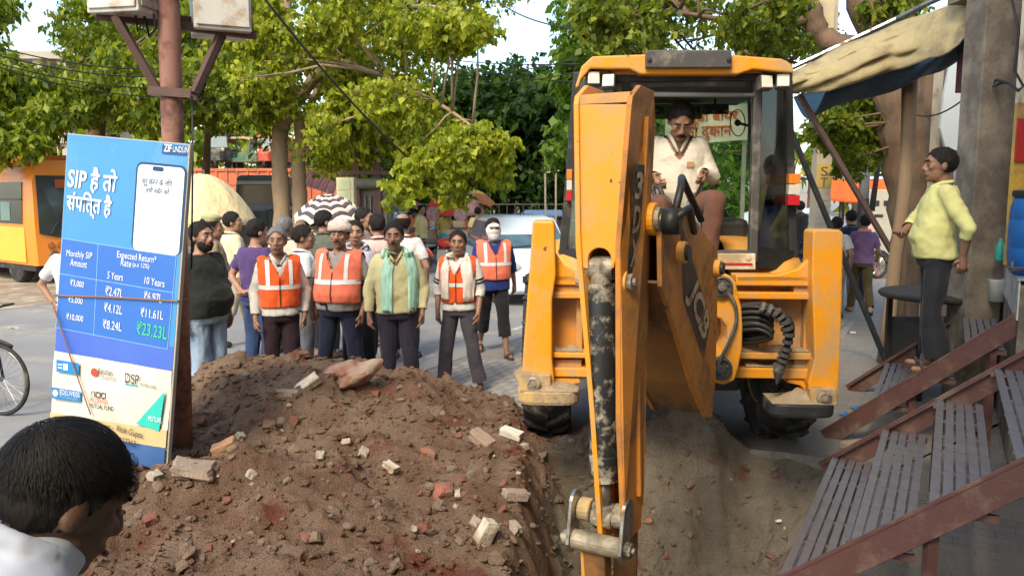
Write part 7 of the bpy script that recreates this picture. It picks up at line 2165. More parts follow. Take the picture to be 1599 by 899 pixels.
# ------------------------------------------------------------------ red dome cart
Dk = 23.5
ct = thing("vending_cart", "red domed vending cart beyond the motorcycle", "cart", (gx_(708, Dk), Dk, 0), R(-18))
M_cred = mat("cart_red", (.66, .05, .035), (.55, .045, .03), rough=.45); M_cpale = mat("cart_pale_print", (.62, .42, .36), (.70, .2, .14), scale=5, rough=.5)
r_ = .62; zc = zat(336, Dk)
q = MB(); rows = []
for y_ in (-.5, .9): rows.append([Vector((math.cos(t / 20 * math.pi) * r_, y_, zc + math.sin(t / 20 * math.pi) * .72)) for t in range(21)])
q.loft(rows, cap=False, closed=False); q.obj("dome_cover", M_cpale, ct, solid=.02, smooth=True)
q = MB(); q.prism([(math.cos(t / 20 * math.pi) * r_, zc + math.sin(t / 20 * math.pi) * .72) for t in range(21)], -.53, -.505, lambda u, v, t: Vector((u, t, v))); fp = q.obj("front_panel", M_cred, ct)
me = text_me("Lovely", .74, .22, shear=.3, bold=.02); me.transform(Matrix.Translation((-.02, -.536, zc + .42)) @ Matrix.Rotation(math.pi / 2, 4, 'X')); link("lettering", me, flat("cart_cream_letter", (.78, .62, .42)), fp)
for x_ in (-.42, .42):
    q = MB(); q.lathe([(0, .02), (.2, .02), (.2, 0), (0, 0)], 18, Matrix.Translation((x_, -.52, zc + .04)), 'Y'); q.obj("badge", mat("cart_badge", (.6, .5, .55), (.45, .1, .1), scale=9, rough=.5), fp)
for sx in (-.58, .58):
    for y_ in (-.48, .85):
        q = MB(); q.beam((sx, y_, .55), (sx, y_, zc), .035, .035); q.obj("upright", M_cred, ct)
q = MB(); q.span((-.62, -.5, .55), (.62, .9, .98)); q.obj("counter", mat("cart_counter", (.66, .52, .34), None, rough=.6), ct, bevel=.02)
q = MB(); q.ell((-.1, -.52, .78), (.14, .02, .11)); q.obj("painted_mark", mat("turq_paint", (.04, .42, .48), None, rough=.5), ct)
for x_ in (-.5, .5):
    q = MB(); q.tube([Vector((x_, .2 + math.cos(t / 20 * 6.28) * .33, .36 + math.sin(t / 20 * 6.28) * .33)) for t in range(21)], .028, 6, cap=False); q.obj("wheel", M_tyre, ct)
umbrella("yellow and brown umbrella behind the red cart", 740, 296, 24.5, 40, 24, [cloth("umb_yellow", (.75, .45, .06)), cloth("umb_brown", (.45, .16, .07))], None, (0, 6), 8, 2)
umbrella("small faded pink umbrella near the transformer poles", 641, 313, 25, 22, 12, [cloth("umb_pink", (.48, .12, .16))], None, (4, 0), 8, 3)
# ------------------------------------------------------------------ motorcycles
def motorcycle(label, loc, rz, tank):
    t = thing("motorcycle", label, "motorcycle", loc, rz)
    for x_ in (-.62, .66):
        q = MB(); q.tube([Vector((x_ + math.cos(a / 24 * 6.2832) * .265, 0, .30 + math.sin(a / 24 * 6.2832) * .265)) for a in range(25)], .042, 8, cap=False); w_ = q.obj("wheel", M_tyre, t, smooth=True)
        q = MB(); q.cyl((x_, -.06, .3), (x_, .06, .3), .06, 10)
        for k in range(6): q.tube([(x_, 0, .3), (x_ + math.cos(k * 1.047) * .24, 0, .3 + math.sin(k * 1.047) * .24)], .012, 4)
        q.obj("rim", M_steel, w_)
    q = MB(); q.ell((.12, 0, .78), (.27, .13, .13)); q.obj("tank", tank, t, smooth=True)
    q = MB(); q.ell((-.35, 0, .80), (.40, .12, .06)); q.obj("seat", M_blk, t, smooth=True)
    q = MB(); q.span((-.12, -.13, .28), (.22, .13, .62)); q.obj("engine", M_steel, t, bevel=.04)
    q = MB()
    for y_ in (-.07, .07): q.tube([(.66, y_, .3), (.52, y_, .75), (.46, y_, .98)], .02, 6)
    q.obj("fork", M_steel, t)
    q = MB(); q.tube([(.38, -.34, 1.0), (.47, -.15, 1.02), (.47, .15, 1.02), (.38, .34, 1.0)], .014, 6); q.obj("handlebar", M_blk, t)
    q = MB(); q.ell((.58, 0, .88), (.08, .09, .10)); q.obj("headlight", mat("headlight_glass", (.6, .6, .56), None, rough=.1), t, smooth=True)
    for x_ in (-.62, .66):
        q = MB(); q.tube([Vector((x_ + math.cos(R(a)) * .33, 0, .3 + math.sin(R(a)) * .33)) for a in range(20, 170, 15)], .06, 6, sq=.3); q.obj("mudguard", tank if x_ < 0 else M_blk, t)
    q = MB(); q.tube([(.1, .12, .35), (-.3, .15, .3), (-.85, .16, .38)], [.025, .035, .045], 8); q.obj("exhaust", M_steel, t)
    q = MB(); q.beam((-.1, .12, .3), (-.05, .28, .02), .02, .02); q.obj("stand", M_blk, t)
    return t
motorcycle("red-tanked motorcycle parked left of the red cart", (gx_(690, 20.2), 20.2, .01), R(-25), mat("moto_red", (.5, .04, .03), None, rough=.3))
motorcycle("dark motorcycle ridden by the man in black", (gx_(1262, 17.3), 17.2, .006), R(60), M_blk)
motorcycle("black motorcycle parked by the wooden posts behind the walkers", (gx_(1340, 19.0), 19.0, .006), R(15), M_bik)
# ------------------------------------------------------------------ orange container with scrapped auto-rickshaws on top
Dc = 37.0
cz1, cz0 = zat(263, Dc), zat(318, Dc)
xa, xb = gx_(255, Dc), gx_(553, Dc)
cn = thing("container", "long orange ribbed container holding scrapped auto-rickshaws", "container", ((xa + xb) / 2, Dc, 0))
M_cont = mat("faded_orange_steel", (.62, .16, .06), (.50, .13, .06), scale=1.5, rough=.6, dirt=(.30, .12, .07), dscale=1.2, damt=.5)
hw = (xb - xa) / 2
q = MB(); q.span((-hw, 0, .6), (hw, 2.4, cz1 - .12)); q.obj("wall_panel", M_cont, cn)
q = MB(); q.span((-hw, -.06, cz1 - .14), (hw, 2.45, cz1)); q.obj("top_rail", M_cont, cn, bevel=.02)
for k in range(19):
    q = MB(); x_ = -hw + .1 + k * (2 * hw - .2) / 18; q.span((x_ - .035, -.055, .6), (x_ + .035, 0, cz1 - .14)); q.obj("rib", M_cont, cn)
q = MB(); q.span((-hw, -.04, cz1 - .75), (hw, .0, cz1 - .66)); q.obj("mid_rail", M_cont, cn)
for x_ in (-hw + .7, -hw + 1.6, hw - .7, hw - 1.6):
    q = MB(); q.lathe([(.1, -.15), (.46, -.15), (.5, -.08), (.5, .08), (.46, .15), (.1, .15)], 20, Matrix.Translation((x_, .3, .5)), 'Y'); q.obj("wheel", M_tyre, cn)
def rickshaw(label, px, D, rz, body, roof, z0, s=1.0, tilt=0):
    t = thing("auto_rickshaw", label, "rickshaw", (gx_(px, D), D + 1.0, z0), rz)
    t.scale = (s, s, s); t.rotation_euler = (R(tilt), 0, rz)
    # front -y
    q = MB(); q.loft([[Vector((x, y_, z_)) for x, z_ in ((-w_, .35), (-w_, zt), (w_, zt), (w_, .35))] for y_, w_, zt in ((-1.15, .22, .75), (-1.0, .36, .95), (-.55, .55, 1.0), (.0, .62, .85), (.05, .62, .6), (.5, .62, .6), (.55, .62, .95), (1.2, .58, .95))]); q.obj("body", body, t, bevel=.03)
    q = MB(); q.loft([[Vector((x, y_, z_)) for x, z_ in ((-w_, zt - .12), (-w_ * .9, zt), (w_ * .9, zt), (w_, zt - .12))] for y_, w_, zt in ((-.75, .5, 1.62), (-.4, .58, 1.72), (.9, .6, 1.72), (1.25, .55, 1.55))]); q.obj("canopy", roof, t, bevel=.02)
    q = MB(); q.add([(-.5, -.62, .98), (.5, -.62, .98), (.46, -.72, 1.52), (-.46, -.72, 1.52)], [(0, 1, 2, 3)]); q.obj("windscreen", mat("dusty_glass", (.30, .38, .38), (.4, .46, .44), rough=.2), t, solid=.012)
    for sx in (-1, 1):
        q = MB(); q.beam((sx * .5, -.62, .95), (sx * .48, -.74, 1.6), .045, .045); q.obj("screen_post", body, t)
        q = MB(); q.beam((sx * .6, .95, .9), (sx * .57, 1.1, 1.6), .05, .05); q.obj("rear_post", body, t)
        q = MB(); q.lathe([(.08, -.06), (.2, -.06), (.22, 0), (.2, .06), (.08, .06)], 14, Matrix.Translation((sx * .52, .75, .22)), 'X'); q.obj("wheel", M_tyre, t)
        q = MB(); q.ell((sx * .33, -1.0, .86), (.09, .06, .09)); q.obj("headlamp", mat("lamp_yellow", (.6, .5, .25), None, rough=.3), t, smooth=True)
    q = MB(); q.lathe([(.08, -.06), (.2, -.06), (.22, 0), (.2, .06), (.08, .06)], 14, Matrix.Translation((0, -1.0, .22)), 'X'); q.obj("wheel", M_tyre, t)
    q = MB(); q.span((-.5, .1, .62), (.5, .55, .75)); q.obj("seat", M_blk, t)
    return t
G1 = mat("rick_green", (.02, .13, .075), (.03, .16, .10), scale=3, rough=.5, dirt=(.2, .16, .1), dscale=3, damt=.5); G2 = mat("rick_dark", (.04, .05, .045), None, rough=.6, dirt=(.2, .17, .12), dscale=3, damt=.5)
G3 = mat("rick_red", (.52, .06, .04), None, rough=.5, dirt=(.35, .2, .1), dscale=3, damt=.4); G4 = mat("rick_straw", (.42, .32, .18), (.3, .22, .12), scale=8, rough=.95); G5 = mat("rick_yellow", (.62, .36, .05), None, rough=.5)
rickshaw("scrapped dark auto-rickshaw with wide windscreen, leftmost on the container", 334, Dc, R(8), G2, G2, cz1, .98)
rickshaw("scrapped green auto-rickshaw with straw on its canopy on the container", 374, Dc, R(70), G1, G4, cz1, .85)
rickshaw("scrapped red auto-rickshaw with two pale headlamps on the container", 418, Dc, R(-6), G3, G3, cz1, .92)
rickshaw("scrapped green auto-rickshaw seen between the tree trunks", 484, Dc, R(25), G1, G5, cz1, .9)
rickshaw("scrapped blue-green auto-rickshaw at the container's right end", 520, Dc, R(80), G1, G2, cz1, .9)
# truck cab in front
Dt = 28.5
tk = thing("truck", "old truck with dark green cab and big windscreen before the container", "truck", (gx_(412, Dt), Dt, 0), R(12))
M_tg = mat("truck_green", (.06, .10, .095), (.10, .14, .13), scale=3, rough=.5); M_tb = mat("truck_cream", (.55, .48, .36), None, rough=.6)
q = MB(); q.loft([[Vector((x * k_, y_, z_)) for x, z_ in ((-1.0, .7), (-1.0, 1.75), (-.9, 2.55), (-.75, 2.62), (.75, 2.62), (.9, 2.55), (1.0, 1.75), (1.0, .7))] for y_, k_ in ((0, .97), (.12, 1), (1.8, 1))]); q.obj("cab", M_tg, tk, autos=True)
q = MB(); q.add([(-.86, -.02, 1.55), (.86, -.02, 1.55), (.78, -.012, 2.28), (-.78, -.012, 2.28)], [(0, 1, 2, 3)]); q.obj("windscreen", mat("truck_glass", (.10, .11, .10), (.2, .14, .08), scale=2, rough=.1), tk, solid=.02)
q = MB(); q.span((-.9, -.05, 2.3), (.9, .05, 2.42)); q.span((-.95, -.03, 1.42), (.95, .0, 1.52)); q.obj("trim", M_tb, tk)
q = MB(); q.span((-1.0, -.2, .62), (1.0, .0, .85)); q.obj("bumper", M_cred, tk, bevel=.02)
q = MB(); q.span((-1.1, 1.9, .8), (1.1, 7.0, 1.9)); q.obj("load_bed", M_cont, tk)
for y_ in (.8, 5.2):
    for sx in (-.85, .85):
        q = MB(); q.lathe([(.1, -.14), (.45, -.14), (.48, -.08), (.48, .08), (.45, .14), (.1, .14)], 18, Matrix.Translation((sx, y_, .48)), 'X'); q.obj("wheel", M_tyre, tk)
# ------------------------------------------------------------------ transformer frame (two rusty poles)
Dp = 19.5
for nm, px, lab in (("a", 557, "left rusty pole of the transformer frame"), ("b", 590, "right dark pole of the transformer frame")):
    x_ = gx_(px, Dp); q = MB(); q.beam((x_, Dp, 0), (x_, Dp, zat(165, Dp)), .17, .17, up=(0, 1, 0)); o = q.obj("iron_pole", mat("pole_maroon", (.115, .045, .04), (.16, .07, .06), scale=3, rough=.7) if nm == "a" else M_rustdk, bevel=.01); tag(o, lab, "pole")
tf = thing("transformer", "oily transformer with crossarms hung between the two poles", "transformer", (gx_(575, Dp), Dp, 0))
for z_ in (zat(172, Dp), zat(186, Dp), zat(270, Dp)):
    q = MB(); q.beam((-.7, -.12, z_), (.7, -.12, z_), .07, .09); q.obj("crossarm", M_rustdk, tf)
for k in range(4):
    q = MB(); q.lathe([(0, 0), (.03, 0), (.06, .03), (.03, .06), (.06, .09), (.03, .12), (.05, .15), (0, .17)], 10, Matrix.Translation((-.55 + k * .36, -.12, zat(186, Dp) + .05))); q.obj("insulator", mat("brown_porcelain", (.10, .04, .025), None, rough=.2), tf, smooth=True)
q = MB(); z_ = zat(325, Dp); q.span((-.5, .05, z_ - .5), (.5, .75, z_ + .45)); tank_ = q.obj("tank", mat("transformer_grey", (.22, .20, .17), (.12, .10, .08), scale=4, rough=.6), tf, bevel=.03)
for k in range(8):
    q = MB(); q.span((-.46 + k * .125, -.05, z_ - .4), (-.43 + k * .125, .05, z_ + .3)); q.obj("cooling_fin", mat("transformer_grey", (.22, .2, .17)), tank_)
q = MB(); q.cyl((-.55, -.1, z_ + .6), (.5, -.1, z_ + .6), .12, 14); q.obj("conservator", mat("transformer_grey", (.22, .2, .17)), tf, smooth=True)
q = MB(); q.span((-1.0, -.2, z_ - .62), (1.0, 1.0, z_ - .5)); q.obj("platform", M_rustdk, tf)
# cream service cabinet
cb = thing("service_cabinet", "cream metal cabinet with rounded doors above the striped umbrella", "cabinet", (gx_(539, 18.5), 18.5, 0))
M_cc = mat("cabinet_cream", (.62, .56, .30), (.54, .50, .32), scale=4, rough=.5)
q = MB(); q.span((-.20, 0, zat(320, 18.5)), (.20, .3, zat(277, 18.5))); q.obj("casing", M_cc, cb, bevel=.01)
for z0, z1 in ((316, 300), (297, 280)):
    q = MB(); q.span((-.16, -.014, zat(z0, 18.5)), (.12, -.001, zat(z1, 18.5))); q.obj("door", mat("cabinet_green_cream", (.55, .56, .33), None, rough=.5), cb, bevel=.04)
q = MB(); q.span((-.06, .1, 0), (.06, .2, zat(320, 18.5))); q.obj("stand", M_gry, cb)
# low boundary wall, railing and sheds beyond the road
wl = thing("boundary_wall", "low dusty boundary wall with railings beyond the road", "wall", (-2, 30, 0))
M_wl = mat("dusty_wall", (.28, .22, .17), (.20, .155, .12), scale=2, rough=.95, dirt=(.12, .09, .07), dscale=1.5, damt=.6)
q = MB(); q.span((-18, 0, 0), (9, .3, zat(345, 30))); q.obj("wall_base", M_wl, wl)
q = MB(); zr = zat(318, 30)
q.span((-3, .1, zr - .05), (9, .16, zr)); q.obj("top_rail", M_gry, wl)
for k in range(40):
    q = MB(); x_ = -3 + k * .3; q.span((x_, .11, zat(346, 30)), (x_ + .03, .15, zr - .05)); q.obj("railing_bar", M_gry, wl)
for (x0, x1, y0, y1, D, col, lab) in ((480, 640, 322, 372, 24, (.12, .09, .08), "dark low stall structure behind the crowd"), (820, 880, 330, 362, 28, (.10, .16, .30), "blue-roofed stall beyond the pale car"), (300, 420, 322, 372, 26, (.10, .12, .11), "dark stall counter under the cream umbrella")):
    t = thing("stall", lab, "stall", (gx_((x0 + x1) / 2, D), D, 0)); hw = (x1 - x0) / 2 * D / FPX
    mm = mat("stall_" + lab[:4], col, tuple(c * 1.5 for c in col), scale=3, rough=.8)
    q = MB(); q.span((-hw, 0, 0), (hw, .8, zat(y1 - 18, D))); q.obj("counter", M_wl, t)
    q = MB(); q.add([(-hw, -.3, zat(y0 + 7, D)), (hw, -.3, zat(y0 + 7, D)), (hw, 1.2, zat(y0, D)), (-hw, 1.2, zat(y0, D))], [(0, 1, 2, 3)]); q.obj("roof_sheet", mm, t, solid=.04)
    for sx in (-hw, hw):
        for y_ in (-.2, 1.1): q = MB(); q.beam((sx * .97, y_, 0), (sx * .97, y_, zat(y0 + 4, D)), .06, .06); q.obj("post", M_rustdk, t)
for (px, py, D, w_, h_, lab, col) in ((488, 283, 30, 1.3, .8, "tilted maroon tin sheet beside the right tree trunk", (.28, .12, .10)),):
    q = MB(); q.grid(lambda u, v: Vector(((u - .5) * w_, .02 * math.sin(u * 60), (v - .5) * h_)), 24, 1); o = q.obj("tin_sheet", mat("tin_maroon", col, None, rough=.5), solid=.01); o.location = P(px + 12, py, D); o.rotation_euler = (R(-40), R(18), 0); tag(o, lab, "sheet")
# ------------------------------------------------------------------ unfinished concrete building
Db = 40.0
bd = thing("concrete_building", "unfinished concrete frame building behind the left trees", "building", (gx_(40, Db), Db, 0))
M_con = mat("bare_concrete", (.42, .38, .30), (.34, .30, .24), scale=2, rough=.9)
x0, x1 = gx_(-120, Db) - bd.location.x, gx_(110, Db) - bd.location.x
for z_ in (zat(212, Db), zat(145, Db), zat(80, Db)):
    q = MB(); q.span((x0, 0, z_ - .35), (x1, 7, z_)); q.obj("floor_slab", M_con, bd)
for px in (-110, -50, 8, 68, 105):
    x_ = gx_(px, Db) - bd.location.x
    for y_ in (.2, 6.2):
        q = MB(); q.span((x_ - .22, y_, 0), (x_ + .22, y_ + .44, zat(80, Db))); q.obj("column", M_con, bd)
for (a, b) in ((10, 30), (40, 60), (70, 82), (92, 103)):
    q = MB(); q.span((gx_(a, Db) - bd.location.x, 6.7, 0), (gx_(b, Db) - bd.location.x, 6.9, zat(195, Db))); q.obj("rear_wall", mat("dark_infill", (.07, .06, .05), None, rough=.9), bd)
q = MB(); q.tube([P(93, 260, 33), P(86, 170, 33), P(82, 120, 33)], .05, 6); tag(q.obj("bamboo_pole", mat("bamboo", (.52, .36, .14), None, rough=.7)), "slender tan bamboo pole before the concrete building", "pole")
# ------------------------------------------------------------------ right side
Dq = 13.5
x_ = gx_(1281, Dq)
up_ = thing("concrete_pole", "square concrete power pole with yellow stencilled panel", "pole", (x_, Dq, 0))
M_cp = mat("pole_concrete", (.52, .44, .33), (.44, .37, .28), scale=3, rough=.9, bump=.3, bscale=30)
q = MB(); q.loft([[Vector((a * w_, b * w_, z_)) for a, b in ((-1, -1), (1, -1), (1, 1), (-1, 1))] for z_, w_ in ((0, .135), (6.0, .115))]); q.obj("shaft", M_cp, up_, bevel=.015)
q = MB(); q.span((-.128, -.137, zat(293, Dq)), (.128, -.1335, zat(256, Dq))); pn_ = q.obj("yellow_panel", mat("stencil_yellow", (.60, .40, .10), (.52, .36, .12), scale=8, rough=.8), up_)
for s_, y_ in (("S", 268), ("T", 285)):
    me = text_me(s_, .12, .15); me.transform(Matrix.Translation((0, -.1395, zat(y_, Dq))) @ Matrix.Rotation(math.pi / 2, 4, 'X')); link("lettering", me, flat("stencil_dark", (.12, .08, .04)), pn_)
for k in range(7):
    q = MB(); zz_ = zat(305 + k * 9, Dq); q.span((-.13 + .01 * (k % 2), -.1405, zz_ - .085), (.125, -.1365, zz_)); q.obj("pasted_bill", mat("bill_%d" % (k % 2), (.60, .54, .46), (.45, .40, .36), scale=26, rough=.9, stretch=(1, 1, 6)), up_)
for (px, py, w_, h_) in ((1282, 22, .36, .5), (1262, 30, .2, .34)):
    c = P(px, py, Dq - .15); q = MB(); q.box((c.x - x_, -.2, c.z), (w_, .12, h_)); q.obj("junction_box", mat("box_cream", (.62, .50, .32), None, rough=.7), up_, bevel=.01)
rg_ = random.Random(9)
for k in range(5):
    z_ = zat(60 + k * 42, Dq); q = MB(); q.tube([Vector((math.cos(t / 10 * 6.28) * .18, math.sin(t / 10 * 6.28) * .18, z_ + .05 * math.sin(t + k))) for t in range(14)], .012, 5); q.obj("wire_wrap", M_hose, up_)
# steel pole with cables and switch gear
x2 = gx_(1349, 15.5); up2 = thing("steel_pole", "grey steel pole with black switch box behind the iron struts", "pole", (x2, 15.5, 0))
q = MB(); q.tube([(0, 0, 0), (0, 0, 5.2)], .095, 14); q.obj("shaft", mat("galvanised", (.30, .30, .29), (.24, .24, .23), rough=.5, metal=.3), up2, smooth=True)
q = MB(); a, b = P(1335, 150, 15.3), P(1372, 222, 15.3); q.span((a.x - x2, -.25, b.z), (b.x - x2, .1, a.z)); q.obj("switch_box", M_blk, up2, bevel=.02)
for k in range(4): q = MB(); q.tube([(.08 + .03 * k, -.15, zat(222, 15.3)), (.14 + .02 * k, -.16, zat(260, 15.3)), (.06 + .03 * k, -.14, zat(330, 15.3))], .018, 6); q.obj("cable", M_hose, up2)
q = MB(); q.tube([(0, 0, 0), (0, 0, zat(310, 15.5))], .105, 14); q.obj("base_paint", M_blk, up2, smooth=True)
# beige electrical cabinet
c = gx_(1374, 19.5); ec = thing("electrical_cabinet", "beige street cabinet with small dark windows on the pavement", "cabinet", (c, 19.5, 0), R(-10))
q = MB(); q.span((-.36, 0, .0), (.36, .5, zat(296, 19.5))); q.obj("casing", mat("cab_beige", (.48, .43, .33), None, rough=.6), ec, bevel=.02)
for (a, b, z0, z1) in ((-.2, .0, .82, .95), (.1, .3, .82, .95), (-.1, .1, .55, .62)):
    q = MB(); q.span((a, -.012, z0 + .9), (b, -.001, z1 + .9)); q.obj("window", M_blk, ec)
q = MB(); q.span((-.25, -.010, 1.1), (-.02, -.001, 1.4)); q.obj("notice", mat("notice_pink", (.62, .35, .30), (.6, .5, .4), scale=14, rough=.8), ec)
# orange canopy stall
Ds = 24.0
os_ = thing("canopy_stall", "stall under an orange tarpaulin across the road on the right", "stall", (gx_(1335, Ds), Ds, 0))
hw = 75 * Ds / FPX
M_or = cloth("orange_tarpaulin", (.78, .13, .03), (.66, .10, .03))
z1_, z0_ = zat(280, Ds), zat(314, Ds)
q = MB(); q.grid(lambda u, v: Vector(((u - .5) * 2 * hw, -.3 - .25 * v + .05 * math.sin(u * 22), z1_ + (z0_ - z1_) * v + .04 * math.sin(u * 9 + v))), 30, 6); q.obj("front_sheet", M_or, os_, solid=.01, smooth=True)
q = MB(); q.grid(lambda u, v: Vector(((u - .5) * 2 * hw, -.3 + 2.3 * v, z1_ + .1 * math.sin(math.pi * v))), 20, 4); q.obj("roof_sheet", cloth("pale_tarpaulin", (.5, .55, .62)), os_, solid=.01, smooth=True)
for k in range(4):
    for y_ in (-.2, 1.9): q = MB(); q.beam((-hw + k * hw * .66, y_, 0), (-hw + k * hw * .66, y_, z1_), .06, .06); q.obj("post", M_rustdk, os_)
q = MB(); q.span((-hw * .9, .3, 0), (hw * .9, 1.0, .9)); q.obj("counter", M_wl, os_)
for k in range(22):
    q = MB(); q.beam((hw * .35 + k * .07, -.4, .3), (hw * .35 + k * .07 + (.4 if k % 2 else -.4), -.4, 1.4), .02, .02); q.obj("lattice_bar", mat("lattice_pale", (.5, .46, .4), None, rough=.7), os_)
# white banners and wall beyond the pillar
bn = thing("shop_banner", "tall white shop banner with vertical lettering beyond the pillar", "sign", (gx_(1500, 10.5), 10.5, 0))
M_bn = mat("banner_white", (.74, .78, .78), (.66, .72, .74), scale=2, rough=.5)
poly = [(1484, 75), (1521, 70), (1521, 235), (1478, 235), (1468, 200), (1474, 150), (1482, 110)]
q = MB(); pp = [P(x, y, 10.5) - bn.location for x, y in poly]; q.prism([(p.x, p.z) for p in pp][::-1], 0, .05, lambda u, v, t: Vector((u, t, v))); q.obj("panel", M_bn, bn)
a, b = P(1500, 195, 10.5) - bn.location, P(1512, 80, 10.5)
for s_, y0, y1 in (("Alwin", 163, 195), ("Decor", 198, 232)):
    p0, p1 = P(1505, y0, 10.5) - bn.location, P(1505, y1, 10.5) - bn.location
    me = text_me(s_, (p0 - p1).length, .10); me.transform(Matrix.Translation(((p0.x), -.006, (p0.z + p1.z) / 2)) @ Matrix.Rotation(math.pi / 2, 4, 'X') @ Matrix.Rotation(-math.pi / 2, 4, 'Z')); link("lettering", me, flat("banner_teal", (.06, .36, .40)), bn)
q = MB(); pp = [P(x, y, 10.45) - bn.location for x, y in ((1494, 238), (1521, 238), (1521, 260), (1494, 260))]; q.prism([(p.x, p.z) for p in pp][::-1], 0, .03, lambda u, v, t: Vector((u, t, v))); q.obj("blue_band", mat("banner_blue", (.04, .12, .45), None, rough=.5), bn)
q = MB(); pp = [P(x, y, 10.45) - bn.location for x, y in ((1494, 260), (1521, 260), (1521, 310), (1494, 310))]; q.prism([(p.x, p.z) for p in pp][::-1], 0, .03, lambda u, v, t: Vector((u, t, v))); q.obj("bill_panel", mat("banner_bills", (.68, .70, .70), (.35, .4, .5), scale=22, rough=.7), bn)
for px in (1466, 1480):
    q = MB(); x_ = gx_(px, 10.7) - bn.location.x; q.beam((x_, .12, 0), (x_, .12, zat(60, 10.7)), .1, .1, up=(0, 1, 0)); q.obj("post", mat("post_pinkish", (.30, .19, .16), None, rough=.8), bn)
q = MB(); x_ = gx_(1498, 11.2) - bn.location.x; q.span((x_ - .35, .5, 0), (x_ + .6, .9, zat(60, 11))); q.obj("wall", M_cream, bn)
# ------------------------------------------------------------------ tarpaulin awning, posts and struts
aw = thing("tarpaulin_awning", "rolled beige tarpaulin awning with blue underside above the steps", "awning", P(1400, 120, 9.4))
tops = [(1216, 118, 9.6), (1270, 92, 9.6), (1330, 64, 9.5), (1400, 36, 9.3), (1470, 6, 8.8), (1545, -28, 8.2), (1600, -60, 7.8)]
bots = [(1226, 142, 9.4), (1275, 140, 9.3), (1330, 128, 9.2), (1400, 104, 9.0), (1450, 92, 8.6), (1500, 62, 8.2), (1560, 5, 7.8)]
def cat(L_, u):
    k = u * (len(L_) - 1); i = min(int(k), len(L_) - 2); f = k - i
    p0, p1, p2, p3 = [Vector(P(*L_[min(max(j, 0), len(L_) - 1)])) for j in (i - 1, i, i + 1, i + 2)]
    return .5 * ((2 * p1) + (p2 - p0) * f + (2 * p0 - 5 * p1 + 4 * p2 - p3) * f * f + (3 * p1 - p0 - 3 * p2 + p3) * f ** 3)
def awn(u, v):
    p = cat(tops, u).lerp(cat(bots, u), v)
    bulge = math.sin(math.pi * min(1, v * 1.0)) * .22
    fold = .05 * abs(math.sin(v * 8 + 4 * math.sin(u * 4.2))) + .03 * abs(math.sin(u * 13 + v * 7)) + .05 * float(vnoise(np.array([[u * 10, v * 9, 3.3]]))[0])
    return p + Vector((0, -bulge - fold, -fold * .5))
M_canvas = mat("beige_canvas", (.30, .245, .135), (.42, .33, .16), scale=2.2, rough=.85, bump=.5, bscale=5, dirt=(.20, .15, .09), dscale=2, damt=.5, dist=.06)
q = MB(); q.grid(awn, 70, 16); q.obj("canvas_roll", M_canvas, aw, world=True, solid=.02, smooth=True)
def blu(u, v):
    a = cat(bots, .22 + .75 * u); b = cat(tops, .22 + .75 * u) + Vector((.2, 1.6, -.35))
    p = a.lerp(b, v) + Vector((0, 0, -.28 * math.sin(math.pi * v) - .03 * math.sin(u * 13 + v * 5)))
    return p
q = MB(); q.grid(blu, 40, 12); q.obj("blue_underside", mat("shaded_blue_tarp", (.010, .034, .065), (.014, .046, .085), scale=3, rough=.6, bump=.5, bscale=8, dist=.05), aw, world=True, solid=.01, smooth=True)  # colour itself darkened to give the underside its shade
q = MB(); q.tube([P(1225, 112, 9.75), P(1400, 30, 9.5), P(1600, -70, 8)], .03, 8); q.tube([P(1225, 118, 9.9), P(1420, 20, 9.7), P(1600, -60, 8.3)], .02, 8); q.obj("ridge_bar", M_steel, aw, world=True)
M_tim = mat("rough_timber", (.36, .24, .14), (.26, .17, .10), scale=5, rough=.95, bump=.8, bscale=18, stretch=(1, 1, .2))
q = MB(); q.tube([G(1380, 566), P(1388, 500, 9.72), P(1398, 400, 9.7), P(1412, 300, 9.65), P(1420, 200, 9.62), P(1426, 90, 9.6)], [.085, .08, .075, .075, .07, .065], 10); o = q.obj("timber_post", M_tim, smooth=True); tag(o, "crooked tree-branch post leaning right under the awning", "post")
q = MB(); q.tube([G(1404, 560), P(1407, 400, 9.85), P(1414, 250, 9.85), P(1417, 40, 9.85)], [.07, .065, .06, .06], 8); o = q.obj("timber_post", mat("dark_timber", (.22, .15, .09), (.15, .1, .065), scale=5, rough=.95, bump=.6, bscale=18, stretch=(1, 1, .2)), smooth=True); tag(o, "straight dark timber post just right of the crooked one", "post")
q = MB(); q.beam(P(1233, 200, 9.3), G(1385, 568), .05, .05); o = q.obj("iron_strut", M_blk); tag(o, "black iron strut slanting down to the foot of the timber posts", "strut")
q = MB(); q.beam(P(1248, 148, 9.5), P(1400, 406, 9.75), .055, .055); o = q.obj("iron_strut", M_rustdk); tag(o, "rusty iron strut tied to the timber posts at mid height", "strut")
